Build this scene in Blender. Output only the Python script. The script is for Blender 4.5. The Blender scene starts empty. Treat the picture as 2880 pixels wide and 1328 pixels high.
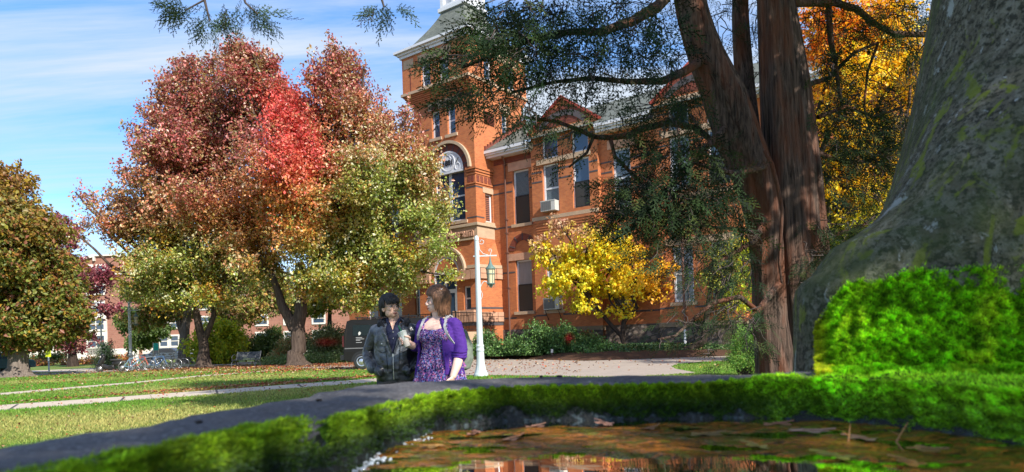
import bpy, math, random
import numpy as np
from mathutils import Vector, Matrix, Euler, noise as mnoise

random.seed(7)
RNG = np.random.default_rng(11)
SC = bpy.context.scene
COL = SC.collection
R = math.radians
PI = math.pi

# ------------------------------------------------------------------ camera geometry
ROLL = R(1.9)
FPX = 1900.0
CAMZ = 1.15
CR = np.array([math.cos(ROLL), 0, -math.sin(ROLL)])
CU = np.array([math.sin(ROLL), 0, math.cos(ROLL)])


def ray(px, py):
    cx = (px - 1440) / FPX
    cy = (955 - py) / FPX
    return np.array([0, 1.0, 0]) + cx * CR + cy * CU


def at(px, py, D):
    """world point seen at photo pixel (px, py), D metres ahead"""
    return np.array([0, 0, CAMZ]) + ray(px, py) * D


def gr(px, py, z=0.0):
    """point of the horizontal plane z seen at that pixel"""
    d = ray(px, py)
    t = (z - CAMZ) / d[2]
    return np.array([0, 0, CAMZ]) + d * t


# ------------------------------------------------------------------ object helpers
def link(o, parent=None):
    COL.objects.link(o)
    if parent is not None:
        o.parent = parent
    return o


def tag(o, label=None, cat=None, group=None, kind=None):
    if label: o['label'] = label
    if cat: o['category'] = cat
    if group: o['group'] = group
    if kind: o['kind'] = kind
    return o


def thing(name, label, cat, loc=(0, 0, 0), rz=0.0, group=None):
    o = bpy.data.objects.new(name, None)
    o.empty_display_size = 0.2
    link(o)
    o.location = loc
    o.rotation_euler = (0, 0, rz)
    return tag(o, label, cat, group)


def copy_tree(o, parent=None):
    c = o.copy()
    COL.objects.link(c)
    if parent is not None:
        c.parent = parent
    for ch in list(o.children):
        copy_tree(ch, c)
    return c


def np_mesh(name, V, F, mat, parent=None, col=None, smooth=False):
    """V (n,3); F (m,k) equal sized faces; col (n,3) linear vertex colours"""
    V = np.ascontiguousarray(V, dtype=np.float32)
    F = np.ascontiguousarray(F, dtype=np.int32)
    me = bpy.data.meshes.new(name)
    n, m, k = len(V), len(F), F.shape[1]
    me.vertices.add(n)
    me.vertices.foreach_set('co', V.ravel())
    me.loops.add(m * k)
    me.loops.foreach_set('vertex_index', F.ravel())
    me.polygons.add(m)
    me.polygons.foreach_set('loop_start', np.arange(0, m * k, k, dtype=np.int32))
    me.polygons.foreach_set('loop_total', np.full(m, k, dtype=np.int32))
    if smooth:
        me.polygons.foreach_set('use_smooth', np.ones(m, dtype=bool))
    me.update(calc_edges=True)
    if col is not None:
        a = me.color_attributes.new('col', 'FLOAT_COLOR', 'POINT')
        c4 = np.ones((n, 4), dtype=np.float32)
        c4[:, :3] = col
        a.data.foreach_set('color', c4.ravel())
    me.materials.append(mat)
    o = bpy.data.objects.new(name, me)
    return link(o, parent)


class MB:
    """collects simple solids and links them as one mesh object"""

    def __init__(self):
        self.v = []
        self.f = []
        self.s = []
        self.g = []

    def add(self, verts, faces, smooth=False):
        b = len(self.v)
        self.v += [tuple(p) for p in verts]
        self.f += [tuple(i + b for i in f) for f in faces]
        self.s += [smooth] * len(faces)
        self.g.append((b, len(self.v), len(self.f) - len(faces), len(self.f)))
        return self

    def box(self, x0, x1, y0, y1, z0, z1):
        v = [(x, y, z) for z in (z0, z1) for y in (y0, y1) for x in (x0, x1)]
        return self.add(v, [(0, 2, 3, 1), (4, 5, 7, 6), (0, 1, 5, 4), (2, 6, 7, 3), (0, 4, 6, 2), (1, 3, 7, 5)])

    def obox(self, c, s, M=None, euler=None):
        """box of size s centred at c, turned by euler"""
        if euler is not None: M = Euler(euler).to_matrix()
        v = []
        for z in (-.5, .5):
            for y in (-.5, .5):
                for x in (-.5, .5):
                    p = Vector((x * s[0], y * s[1], z * s[2]))
                    if M is not None: p = M @ p
                    v.append((p.x + c[0], p.y + c[1], p.z + c[2]))
        return self.add(v, [(0, 2, 3, 1), (4, 5, 7, 6), (0, 1, 5, 4), (2, 6, 7, 3), (0, 4, 6, 2), (1, 3, 7, 5)])

    def quad(self, a, b, c, d):
        return self.add([a, b, c, d], [(0, 1, 2, 3)])

    def prism(self, pts, y0, y1):
        """polygon in x,z extruded along y"""
        n = len(pts)
        v = [(p[0], y0, p[1]) for p in pts] + [(p[0], y1, p[1]) for p in pts]
        f = [tuple(range(n)), tuple(range(2 * n - 1, n - 1, -1))]
        f += [(i, n + i, n + (i + 1) % n, (i + 1) % n) for i in range(n)]
        return self.add(v, f)

    def prism_z(self, pts, z0, z1):
        n = len(pts)
        v = [(p[0], p[1], z0) for p in pts] + [(p[0], p[1], z1) for p in pts]
        f = [tuple(range(n - 1, -1, -1)), tuple(range(n, 2 * n))]
        f += [(i, (i + 1) % n, n + (i + 1) % n, n + i) for i in range(n)]
        return self.add(v, f)

    def rings(self, rings, cap=True, smooth=True, closed=True):
        n = len(rings[0])
        v = [p for r in rings for p in r]
        f = []
        for i in range(len(rings) - 1):
            for j in range(n if closed else n - 1):
                a, b = i * n + j, i * n + (j + 1) % n
                f.append((a, b, b + n, a + n))
        self.add(v, f, smooth)
        if cap and closed:
            k = len(rings) - 1
            self.add(rings[0], [tuple(range(n - 1, -1, -1))], False)
            self.add(rings[k], [tuple(range(n))], False)
        return self

    def tube(self, pts, rad, seg=8, cap=True, flute=None):
        """round bar through the points; rad number or list"""
        P = [Vector(p) for p in pts]
        n = len(P)
        rad = [rad] * n if not hasattr(rad, '__len__') else list(rad)
        up = None
        rings = []
        for i in range(n):
            t = (P[min(i + 1, n - 1)] - P[max(i - 1, 0)])
            t = t.normalized() if t.length > 1e-9 else Vector((0, 0, 1))
            if up is None:
                up = Vector((0, 0, 1)) if abs(t.z) < .9 else Vector((1, 0, 0))
            a = (up - t * up.dot(t))
            a = a.normalized() if a.length > 1e-6 else t.orthogonal().normalized()
            up = a
            b = t.cross(a)
            ring = []
            for j in range(seg):
                w = 2 * PI * j / seg
                r = rad[i] * (1 if flute is None else flute(j, i, w))
                q = P[i] + (a * math.cos(w) + b * math.sin(w)) * r
                ring.append(tuple(q))
            rings.append(ring)
        return self.rings(rings, cap)

    def lathe(self, prof, c=(0, 0, 0), seg=24, flute=None):
        """prof: list of (r, z) turned round the z axis at c"""
        rings = []
        for i, (r, z) in enumerate(prof):
            rings.append([(c[0] + r * (1 if flute is None else flute(j, i)) * math.cos(2 * PI * j / seg),
                           c[1] + r * (1 if flute is None else flute(j, i)) * math.sin(2 * PI * j / seg), c[2] + z) for j in range(seg)])
        return self.rings(rings)

    def ell(self, c, r, M=None, nu=16, nv=10):
        rings = []
        for i in range(nv + 1):
            ph = -PI / 2 + PI * (i + .001) / (nv + .002)
            ring = []
            for j in range(nu):
                w = 2 * PI * j / nu
                p = Vector((r[0] * math.cos(ph) * math.cos(w), r[1] * math.cos(ph) * math.sin(w), r[2] * math.sin(ph)))
                if M is not None: p = M @ p
                ring.append((c[0] + p.x, c[1] + p.y, c[2] + p.z))
            rings.append(ring)
        return self.rings(rings)

    def build_each(self, name, mat, parent=None):
        """every add() becomes a part of its own"""
        o = None
        for (v0, v1, f0, f1) in self.g:
            m = MB()
            m.v = self.v[v0:v1]; m.f = [tuple(i - v0 for i in f) for f in self.f[f0:f1]]; m.s = self.s[f0:f1]
            o = m.build(name, mat, parent)
        return o

    def build(self, name, mat, parent=None):
        me = bpy.data.meshes.new(name)
        me.from_pydata(self.v, [], self.f)
        me.polygons.foreach_set('use_smooth', self.s)
        me.materials.append(mat)
        me.update()
        return link(bpy.data.objects.new(name, me), parent)


def text_mesh(name, body, size, extrude, offset, align, mat, parent):
    cu = bpy.data.curves.new(name, 'FONT')
    cu.body = body; cu.size = size; cu.extrude = extrude; cu.offset = offset; cu.align_x = align
    if align == 'CENTER': cu.align_y = 'CENTER'
    o = bpy.data.objects.new(name, cu)
    COL.objects.link(o)
    bpy.context.view_layer.update()
    me = bpy.data.meshes.new_from_object(o.evaluated_get(bpy.context.evaluated_depsgraph_get()))
    bpy.data.objects.remove(o)
    me.materials.clear(); me.materials.append(mat)
    return link(bpy.data.objects.new(name, me), parent)


def remesh(o, voxel, smooth=3, disp=None):
    """one continuous skin round all the solids in the mesh"""
    m = o.modifiers.new('r', 'REMESH')
    m.mode = 'VOXEL'
    m.voxel_size = voxel
    m.use_smooth_shade = True
    if smooth:
        s = o.modifiers.new('s', 'SMOOTH')
        s.iterations = smooth
        s.factor = .5
    bpy.context.view_layer.update()
    dg = bpy.context.evaluated_depsgraph_get()
    me = bpy.data.meshes.new_from_object(o.evaluated_get(dg))
    o.modifiers.clear()
    old = o.data
    mats = list(old.materials)
    o.data = me
    me.materials.clear()
    for mm in mats: me.materials.append(mm)
    if disp is not None:
        n = len(me.vertices)
        co = np.empty(n * 3, dtype=np.float32)
        me.vertices.foreach_get('co', co)
        no = np.empty(n * 3, dtype=np.float32)
        me.vertices.foreach_get('normal', no)
        co = co.reshape(-1, 3); no = no.reshape(-1, 3)
        co = co + no * disp(co)[:, None]
        me.vertices.foreach_set('co', co.astype(np.float32).ravel())
    me.polygons.foreach_set('use_smooth', np.ones(len(me.polygons), dtype=bool))
    me.update()
    return o


# ------------------------------------------------------------------ materials
def srgb(r, g, b):
    return tuple(((c / 255) / 12.92 if c / 255 <= .04045 else ((c / 255 + .055) / 1.055) ** 2.4) for c in (r, g, b))


class N:
    """small wrapper for building node trees"""

    def __init__(self, name):
        self.m = bpy.data.materials.new(name)
        self.m.use_nodes = True
        self.nt = self.m.node_tree
        self.nt.nodes.clear()
        self.out = self.nt.nodes.new('ShaderNodeOutputMaterial')

    def n(self, t, **kw):
        nd = self.nt.nodes.new('ShaderNode' + t)
        for k, v in kw.items():
            if k in nd.inputs.keys():
                self.set(nd.inputs[k], v)
            else:
                setattr(nd, k, v)
        return nd

    def set(self, sock, v):
        if isinstance(v, bpy.types.NodeSocket):
            self.nt.links.new(v, sock)
        elif isinstance(v, (tuple, list)) and len(v) == 3 and sock.type == 'RGBA':
            sock.default_value = (*v, 1)
        else:
            sock.default_value = v

    def obj(self):
        return self.n('TexCoord').outputs['Object']

    def mapping(self, vec, scale=(1, 1, 1), rot=(0, 0, 0), loc=(0, 0, 0)):
        nd = self.n('Mapping')
        self.set(nd.inputs['Vector'], vec)
        nd.inputs['Scale'].default_value = scale
        nd.inputs['Rotation'].default_value = rot
        nd.inputs['Location'].default_value = loc
        return nd.outputs[0]

    def noise(self, scale, vec=None, detail=4, rough=.55, dist=0.0):
        nd = self.n('TexNoise')
        nd.inputs['Scale'].default_value = scale
        nd.inputs['Detail'].default_value = detail
        nd.inputs['Roughness'].default_value = rough
        nd.inputs['Distortion'].default_value = dist
        self.set(nd.inputs['Vector'], vec if vec is not None else self.obj())
        return nd.outputs['Fac']

    def ramp(self, fac, stops):
        nd = self.n('ValToRGB')
        e = nd.color_ramp.elements
        while len(e) < len(stops): e.new(0.5)
        for el, (p, c) in zip(e, stops):
            el.position = p
            el.color = (*c, 1) if hasattr(c, '__len__') else (c, c, c, 1)
        self.set(nd.inputs[0], fac)
        return nd.outputs[0]

    def mix(self, fac, a, b, mode='MIX'):
        nd = self.n('Mix')
        nd.data_type = 'RGBA'
        nd.blend_type = mode
        self.set(nd.inputs[0], fac)
        self.set(nd.inputs[6], a)
        self.set(nd.inputs[7], b)
        return nd.outputs[2]

    def math(self, op, a, b=0.0, c=None):
        nd = self.n('Math')
        nd.operation = op
        self.set(nd.inputs[0], a)
        self.set(nd.inputs[1], b)
        if c is not None: self.set(nd.inputs[2], c)
        return nd.outputs[0]

    def bump(self, h, strength=.5, dist=.02):
        nd = self.n('Bump')
        nd.inputs['Strength'].default_value = strength
        nd.inputs['Distance'].default_value = dist
        self.set(nd.inputs['Height'], h)
        return nd.outputs[0]

    def pbsdf(self, color, rough=.6, bump=None, spec=.5, metal=0.0, **kw):
        nd = self.n('BsdfPrincipled')
        self.set(nd.inputs['Base Color'], color)
        self.set(nd.inputs['Roughness'], rough)
        self.set(nd.inputs['Specular IOR Level'], spec)
        self.set(nd.inputs['Metallic'], metal)
        if bump is not None: self.set(nd.inputs['Normal'], bump)
        for k, v in kw.items(): self.set(nd.inputs[k], v)
        return nd.outputs[0]

    def done(self, shader):
        self.nt.links.new(shader, self.out.inputs[0])
        return self.m


def plain(name, color, rough=.6, var=.15, scale=8.0, bump=0.0, bscale=None, metal=0.0, spec=.5):
    k = N(name)
    f = k.noise(scale)
    c = k.mix(f, tuple(x * (1 - var) for x in color), tuple(min(1, x * (1 + var)) for x in color))
    b = k.bump(k.noise(bscale or scale * 4), bump, .01) if bump else None
    return k.done(k.pbsdf(c, rough, b, spec, metal))


def leafmat(name, rough=.45, trans=.35, spec=.4, gain=1.0):
    k = N(name)
    a = k.n('Attribute', attribute_name='col').outputs['Color']
    p = k.pbsdf(a, rough, spec=spec)
    t = k.n('BsdfTranslucent')
    bright = k.mix(1.0, a, (gain * 1.25, gain * 1.2, gain * .8), 'MULTIPLY')
    k.set(t.inputs['Color'], bright)
    mx = k.n('MixShader')
    mx.inputs[0].default_value = trans
    k.nt.links.new(p, mx.inputs[1])
    k.nt.links.new(t.outputs[0], mx.inputs[2])
    return k.done(mx.outputs[0])


def brickmat(name, c1, c2, mortar, scale_h=.075, w=.22, band=None, stain=.25, warm=None):
    k = N(name)
    o = k.obj()
    sp = k.n('SeparateXYZ'); k.set(sp.inputs[0], o)
    u = k.math('ADD', sp.outputs[0], sp.outputs[1])
    cb = k.n('CombineXYZ'); k.set(cb.inputs[0], u); k.set(cb.inputs[1], sp.outputs[2])
    b = k.n('TexBrick')
    k.set(b.inputs['Vector'], cb.outputs[0])
    b.inputs['Scale'].default_value = 1.0
    b.inputs['Brick Width'].default_value = w
    b.inputs['Row Height'].default_value = scale_h
    b.inputs['Mortar Size'].default_value = .006
    b.inputs['Bias'].default_value = -.1
    k.set(b.inputs['Color1'], c1); k.set(b.inputs['Color2'], c2); k.set(b.inputs['Mortar'], mortar)
    st = k.noise(.45, o, 5, .6)
    col = k.mix(k.math('MULTIPLY', k.ramp(st, [(.35, 0.0), (.7, 1.0)]), stain), b.outputs['Color'], warm or tuple(x * .55 for x in c1))
    f2 = k.noise(2.5, k.mapping(o, (1, 1, .35)), 4)
    col = k.mix(k.math('MULTIPLY', k.ramp(f2, [(.45, 0.0), (.75, 1.0)]), .25), col, tuple(min(1, x * 1.5) for x in c2))
    bp = k.bump(b.outputs['Fac'], -.3, .01)
    return k.done(k.pbsdf(col, .8, bp, .3))


M = {}
M['brick'] = brickmat('orange_brick', (.50, .165, .055), (.36, .105, .04), (.33, .18, .11))
M['brick_dark'] = brickmat('dark_red_brick', (.20, .045, .025), (.13, .03, .02), (.16, .09, .07))
M['brick_far'] = brickmat('brown_brick', (.30, .14, .10), (.25, .11, .08), (.35, .25, .2), .25, .7)
M['slate'] = brickmat('slate_roof', (.13, .145, .125), (.08, .09, .08), (.035, .04, .035), .20, .34, stain=.4, warm=(.15, .16, .14))
M['sandstone'] = plain('sandstone', (.42, .30, .20), .85, .3, 2.5, .4, 14)
M['rough_stone'] = plain('rock_faced_stone', (.46, .26, .17), .9, .45, 2.2, 1.0, 5)
M['dark_band'] = plain('dark_band_brick', (.07, .06, .065), .8, .3, 3)
k = N('fieldstone')
o = k.obj()
vn = k.n('TexVoronoi'); vn.inputs['Scale'].default_value = 2.6; k.set(vn.inputs['Vector'], k.mapping(o, (1, 1, 1.5)))
sc_ = k.n('SeparateColor'); k.set(sc_.inputs[0], vn.outputs['Color'])
c = k.ramp(sc_.outputs[0], [(0.0, (.10, .085, .075)), (.3, (.26, .19, .14)), (.55, (.34, .29, .25)), (.8, (.17, .12, .10)), (1.0, (.40, .33, .28))])
c = k.mix(k.ramp(vn.outputs['Distance'], [(.30, 0.0), (.50, 1.0)]), c, (.07, .06, .055))
c = k.mix(k.math('MULTIPLY', k.noise(9, o, 5, .7), .6), c, (.13, .10, .085))
M['fieldstone'] = k.done(k.pbsdf(c, .9, k.bump(k.noise(6, o, 5), .8, .05), .2))
M['white'] = plain('white_paint', (.60, .62, .66), .45, .06, 5)
M['cream'] = plain('cream_stone', (.40, .31, .21), .8, .2, 4)
M['white_stone'] = plain('white_limestone', (.62, .58, .52), .8, .1, 2)
M['red_trim'] = plain('red_roof_trim', (.34, .05, .03), .6, .2, 4)
M['pipe'] = plain('brown_pipe', (.13, .06, .045), .5, .2, 3)
M['black_iron'] = plain('black_iron', (.02, .02, .022), .4, .3, 20, metal=.3)
M['ac_grey'] = plain('ac_metal', (.48, .48, .46), .5, .1, 8)
M['grille'] = plain('ac_grille', (.13, .13, .13), .6, .2, 40)
k = N('window_glass')
M['glass'] = k.done(k.pbsdf(k.mix(k.noise(1.2), (.015, .03, .06), (.05, .09, .15)), .06, spec=.9))  # blue tint in the base colour stands in for reflected sky
k = N('glass_with_blinds')
sp = k.n('SeparateXYZ'); k.set(sp.inputs[0], k.obj())
w = k.math('SINE', k.math('MULTIPLY', sp.outputs[2], 85.0))
M['blind'] = k.done(k.pbsdf(k.mix(k.math('GREATER_THAN', w, -.2), (.03, .05, .06), (.16, .21, .25)), .15, spec=.7))
k = N('curtained_glass')
f = k.noise(3.0, k.mapping(k.obj(), (6, 6, .3)))
M['curtain'] = k.done(k.pbsdf(k.mix(f, (.20, .18, .19), (.36, .34, .34)), .2, spec=.7))
k = N('window_screen')
M['screen'] = k.done(k.pbsdf(k.mix(k.noise(30), (.018, .018, .018), (.05, .045, .04)), .5))
k = N('louvre_wood')
sp = k.n('SeparateXYZ'); k.set(sp.inputs[0], k.obj())
w = k.math('SINE', k.math('MULTIPLY', sp.outputs[2], 50.0))
M['louvre'] = k.done(k.pbsdf(k.mix(k.math('GREATER_THAN', w, 0.0), (.03, .012, .01), (.26, .09, .05)), .7))


# ------------------------------------------------------------------ world, sun, camera
SUN_EL, SUN_AZ = R(37), R(37)      # azimuth measured from behind the camera towards its right
sun_dir = Vector((math.sin(SUN_AZ) * math.cos(SUN_EL), -math.cos(SUN_AZ) * math.cos(SUN_EL), math.sin(SUN_EL)))


def build_world():
    w = bpy.data.worlds.new('World')
    SC.world = w
    w.use_nodes = True
    nt = w.node_tree
    nt.nodes.clear()
    L = nt.links.new
    nn = nt.nodes.new
    out = nn('ShaderNodeOutputWorld')
    bg = nn('ShaderNodeBackground')
    bg.inputs[1].default_value = .15
    sky = nn('ShaderNodeTexSky')
    sky.sky_type = 'NISHITA'
    sky.sun_disc = False
    sky.sun_elevation = SUN_EL
    sky.sun_rotation = math.atan2(sun_dir.x, sun_dir.y)
    sky.air_density = 1.0
    sky.dust_density = .4
    sky.ozone_density = 2.2
    tc = nn('ShaderNodeTexCoord')
    sep = nn('ShaderNodeSeparateXYZ')
    L(tc.outputs['Generated'], sep.inputs[0])

    def mth(op, a, b):
        m = nn('ShaderNodeMath'); m.operation = op
        for i, v in enumerate((a, b)):
            if isinstance(v, (int, float)): m.inputs[i].default_value = v
            else: L(v, m.inputs[i])
        return m.outputs[0]
    zz = mth('ADD', mth('MAXIMUM', sep.outputs[2], 0.0), .14)
    u = mth('DIVIDE', sep.outputs[0], zz)
    v = mth('DIVIDE', sep.outputs[1], zz)
    cb = nn('ShaderNodeCombineXYZ')
    L(u, cb.inputs[0]); L(v, cb.inputs[1])
    mp = nn('ShaderNodeMapping')
    L(cb.outputs[0], mp.inputs[0])
    mp.inputs['Rotation'].default_value = (0, 0, R(-14))
    mp.inputs['Scale'].default_value = (.55, 1.7, 1)
    mp.inputs['Location'].default_value = (.35, .2, 0)
    n1 = nn('ShaderNodeTexNoise')
    n1.inputs['Scale'].default_value = .9
    n1.inputs['Detail'].default_value = 10
    n1.inputs['Roughness'].default_value = .62
    n1.inputs['Distortion'].default_value = .7
    L(mp.outputs[0], n1.inputs['Vector'])
    rp = nn('ShaderNodeValToRGB')
    rp.color_ramp.elements[0].position = .34
    rp.color_ramp.elements[0].color = (.02, .02, .02, 1)
    rp.color_ramp.elements[1].position = .62
    rp.color_ramp.elements[1].color = (.95, .95, .95, 1)
    L(n1.outputs['Fac'], rp.inputs[0])
    hs = nn('ShaderNodeHueSaturation')
    hs.inputs['Saturation'].default_value = 1.45
    hs.inputs['Value'].default_value = .85
    L(sky.outputs[0], hs.inputs['Color'])
    tn = nn('ShaderNodeMix'); tn.data_type = 'RGBA'; tn.blend_type = 'MULTIPLY'
    tn.inputs[0].default_value = 1.0
    L(hs.outputs[0], tn.inputs[6]); tn.inputs[7].default_value = (.95, .89, 1.0, 1)
    mx = nn('ShaderNodeMix'); mx.data_type = 'RGBA'
    L(rp.outputs[0], mx.inputs[0])
    L(tn.outputs[2], mx.inputs[6])
    mx.inputs[7].default_value = (2.3, 2.55, 2.85, 1)
    L(mx.outputs[2], bg.inputs[0])
    L(bg.outputs[0], out.inputs[0])
    d = bpy.data.lights.new('sun', 'SUN')
    d.energy = 3.5
    d.angle = R(.53)
    d.color = (1.0, .93, .82)
    s = bpy.data.objects.new('sun', d)
    COL.objects.link(s)
    s.rotation_euler = sun_dir.to_track_quat('Z', 'Y').to_euler()


def build_camera():
    cd = bpy.data.cameras.new('camera')
    c = bpy.data.objects.new('camera', cd)
    COL.objects.link(c)
    cd.sensor_width = 36
    cd.lens = FPX / 2880 * 36
    cd.shift_y = (955 - 664) / 2880
    cd.clip_start = .05
    cd.clip_end = 2000
    cd.dof.use_dof = True
    cd.dof.focus_distance = 14
    cd.dof.aperture_fstop = 5.0
    m = Matrix.Identity(4)
    for i in range(3):
        m[i][0] = CR[i]; m[i][1] = CU[i]; m[i][2] = (0, -1, 0)[i]
    m[2][3] = CAMZ
    c.matrix_world = m
    SC.camera = c
    SC.view_settings.view_transform = 'Standard'
    SC.view_settings.look = 'None'
    SC.view_settings.exposure = 1.2
    SC.view_settings.gamma = 1.0
    SC.cycles.max_bounces = 6
    SC.cycles.transparent_max_bounces = 12


build_world()
build_camera()
# ================================================================== GROUND
def strip(near, far, z, name, mat, kind='structure'):
    pts = list(near) + list(reversed(far))
    b = MB()
    n = len(near)
    v = [(p[0], p[1], z) for p in near] + [(p[0], p[1], z) for p in far]
    b.add(v, [(i, i + 1, n + i + 1, n + i) for i in range(n - 1)])
    o = b.build(name, mat)
    return tag(o, kind=kind)


k = N('lawn')
o_ = k.obj()
big = k.noise(.16, o_, 5, .6)
mid = k.noise(1.1, o_, 5, .65)
fine = k.noise(26, o_, 3, .7)
c = k.mix(k.ramp(big, [(.42, 0.0), (.66, 1.0)]), (.10, .22, .025), (.20, .23, .06))
c = k.mix(k.math('MULTIPLY', k.ramp(mid, [(.42, 0.0), (.68, 1.0)]), .6), c, (.30, .25, .10))
c = k.mix(k.math('MULTIPLY', k.ramp(fine, [(.35, 1.0), (.6, 0.0)]), .55), c, (.03, .06, .012))
M['lawn'] = k.done(k.pbsdf(c, .9, k.bump(fine, .8, .03), .2))

k = N('concrete_path')
o_ = k.obj()
c = k.mix(k.noise(1.3, o_, 6, .7), (.40, .33, .25), (.60, .52, .42))
c = k.mix(k.math('MULTIPLY', k.ramp(k.noise(60, o_, 2), [(.55, 0.0), (.75, 1.0)]), .4), c, (.22, .17, .12))
M['concrete'] = k.done(k.pbsdf(c, .85, k.bump(k.noise(90, o_), .15, .01), .3))

k = N('drive_paving')
o_ = k.obj()
b_ = k.n('TexBrick')
k.set(b_.inputs['Vector'], o_)
b_.inputs['Scale'].default_value = 1.0
b_.inputs['Brick Width'].default_value = .5
b_.inputs['Row Height'].default_value = .25
b_.inputs['Mortar Size'].default_value = .012
k.set(b_.inputs['Color1'], (.34, .28, .235)); k.set(b_.inputs['Color2'], (.27, .225, .19)); k.set(b_.inputs['Mortar'], (.2, .17, .14))
c = k.mix(k.math('MULTIPLY', k.noise(.9, o_, 6, .7), .7), b_.outputs[0], (.43, .37, .31))
M['drive'] = k.done(k.pbsdf(c, .85, None, .3))

k = N('mulch_bed')
o_ = k.obj()
c = k.mix(k.noise(7, o_, 6, .8), (.03, .018, .012), (.13, .07, .045))
M['mulch'] = k.done(k.pbsdf(c, .95, k.bump(k.noise(12, o_), 1.0, .05), .1))


def ground_sheet():
    b = MB()
    b.quad((-420, -60, 0), (420, -60, 0), (420, 600, 0), (-420, 600, 0))
    tag(b.build('lawn_ground', M['lawn']), kind='structure')
    G = lambda L: [gr(*p) for p in L]
    # the broad front pavement with its joints
    near = G([(-300, 1195), (0, 1156), (300, 1133), (620, 1109), (1053, 1075), (1240, 1065)])
    far = G([(-300, 1174), (0, 1140), (300, 1119), (620, 1096), (1053, 1065), (1240, 1056)])
    strip(near, far, .004, 'front_path', M['concrete'])
    j = MB()
    for (x0, y0, x1, y1) in ((22, 1155, 50, 1138), (338, 1130, 350, 1117), (612, 1109, 608, 1097), (850, 1090, 838, 1080)):
        a, c_ = gr(x0, y0), gr(x1, y1)
        d = np.array([.03, 0, 0])
        j.quad((*(a - d)[:2], .008), (*(a + d)[:2], .008), (*(c_ + d)[:2], .008), (*(c_ - d)[:2], .008))
    tag(j.build('path_joint_lines', M['dark_band']), kind='structure')
    # narrow path with a pale edge, under the maples
    near = G([(-200, 1128), (0, 1112), (373, 1079.5), (550, 1061), (700, 1049), (800, 1041)])
    far = G([(-200, 1122), (0, 1106), (373, 1075), (550, 1057.5), (700, 1046.5), (800, 1039)])
    strip(near, far, .004, 'narrow_path', M['concrete'])
    # road that the van stands on, running off to the far left
    near = G([(1100, 1040), (1000, 1038.5), (870, 1036), (700, 1035.2), (580, 1036), (450, 1040), (300, 1047), (150, 1054), (0, 1060), (-200, 1068)])
    far = G([(1100, 1016), (1000, 1017), (870, 1021), (740, 1027), (640, 1029), (500, 1031.5), (340, 1037), (170, 1049.5), (0, 1055), (-200, 1063)])
    strip(near, far, .004, 'campus_road', M['drive'])
    near = G([(300, 1042), (170, 1046.5), (0, 1048.5), (-200, 1052)])
    far = G([(300, 1034), (170, 1039.5), (0, 1045.5), (-200, 1049)])
    strip(near, far, .006, 'far_path', M['concrete'])
    near = G([(820, 1021.5), (700, 1025), (600, 1028), (500, 1029)])
    far = G([(830, 1010), (700, 1017), (600, 1024), (500, 1027)])
    strip(near, far, .006, 'upper_path', M['concrete'])
    # wide drive in front of the museum
    b = MB()
    P = [gr(*p) for p in ((1060, 1062), (1240, 1059), (1380, 1056), (1560, 1058), (1700, 1061), (1800, 1060), (1960, 1049), (1900, 1038),
                          (1888, 1031), (1910, 1024), (1980, 1018), (2090, 1013), (2240, 1008), (2420, 1002), (2440, 990), (2240, 996), (2085, 1001), (1990, 1003.5),
                          (1820, 1010), (1650, 1015.5), (1500, 1012), (1390, 1010), (1250, 1010), (1100, 1013), (1060, 1014))]
    b.add([(p[0], p[1], .009) for p in P], [tuple(range(len(P)))])
    tag(b.build('museum_drive', M['drive']), kind='structure')
    # planted bed rising towards the museum wall
    ed = [gr(*p)[:2] for p in ((1240, 1009), (1390, 1009), (1500, 1011.5), (1650, 1015), (1820, 1009.5), (1990, 1003), (2085, 1000.5), (2240, 995), (2440, 988))]
    ux = np.array([math.cos(R(-36.7)), math.sin(R(-36.7))])
    uy = np.array([-ux[1], ux[0]])
    rows = []
    for t, zz in ((0, .012), (.06, .10), (.35, .30), (.7, .42), (1.4, .5)):
        rows.append([(e[0] + uy[0] * 4.5 * t, e[1] + uy[1] * 4.5 * t, zz) for e in ed])
    b = MB()
    b.rings(rows, cap=False, smooth=True, closed=False)
    tag(b.build('mulch_bed_ground', M['mulch']), kind='structure')


ground_sheet()


def leaf_quads(C, D, Nn, L, W, fold=.25):
    """one folded leaf per row: centre C, length axis D, normal Nn, sizes L, W"""
    S = np.cross(D, Nn)
    S /= np.linalg.norm(S, axis=1, keepdims=True) + 1e-9
    Nn = np.cross(S, D)
    L = L[:, None]; W = W[:, None]
    a = C - D * L * .5
    t = C + D * L * .5 - Nn * L * .12
    l = C + S * W * .5 + Nn * W * fold
    r = C - S * W * .5 + Nn * W * fold
    n = len(C)
    V = np.stack([a, r, t, l], axis=1).reshape(-1, 3)
    i = np.arange(n)[:, None] * 4
    F = np.concatenate([i + np.array([[0, 1, 2]]), i + np.array([[0, 2, 3]])], axis=0)
    return V, F


def unit(n, rng=RNG):
    v = rng.normal(size=(n, 3))
    return v / np.linalg.norm(v, axis=1, keepdims=True)


def pick(pal, n, w=None, jit=.18):
    pal = np.array(pal)
    w = None if w is None else np.array(w) / sum(w)
    c = pal[RNG.choice(len(pal), n, p=w)]
    return c * (1 + RNG.uniform(-jit, jit, (n, 1))) * (1 + RNG.uniform(-.08, .08, (n, 3)))


M['leaf'] = leafmat('tree_leaf')
M['leaf_glossy'] = leafmat('glossy_maple_leaf', .38, .30, .6)
M['leaf_dull'] = leafmat('dull_leaf', .6, .25, .2)
M['grass_blade'] = leafmat('grass_blade', .6, .3, .2)


def in_poly(x, y, poly):
    poly = np.array(poly)[:, :2]
    ins = np.zeros(len(x), bool)
    j = len(poly) - 1
    for i in range(len(poly)):
        xi, yi = poly[i]; xj, yj = poly[j]
        c = ((yi > y) != (yj > y)) & (x < (xj - xi) * (y - yi) / (yj - yi + 1e-12) + xi)
        ins ^= c
        j = i
    return ins


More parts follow.
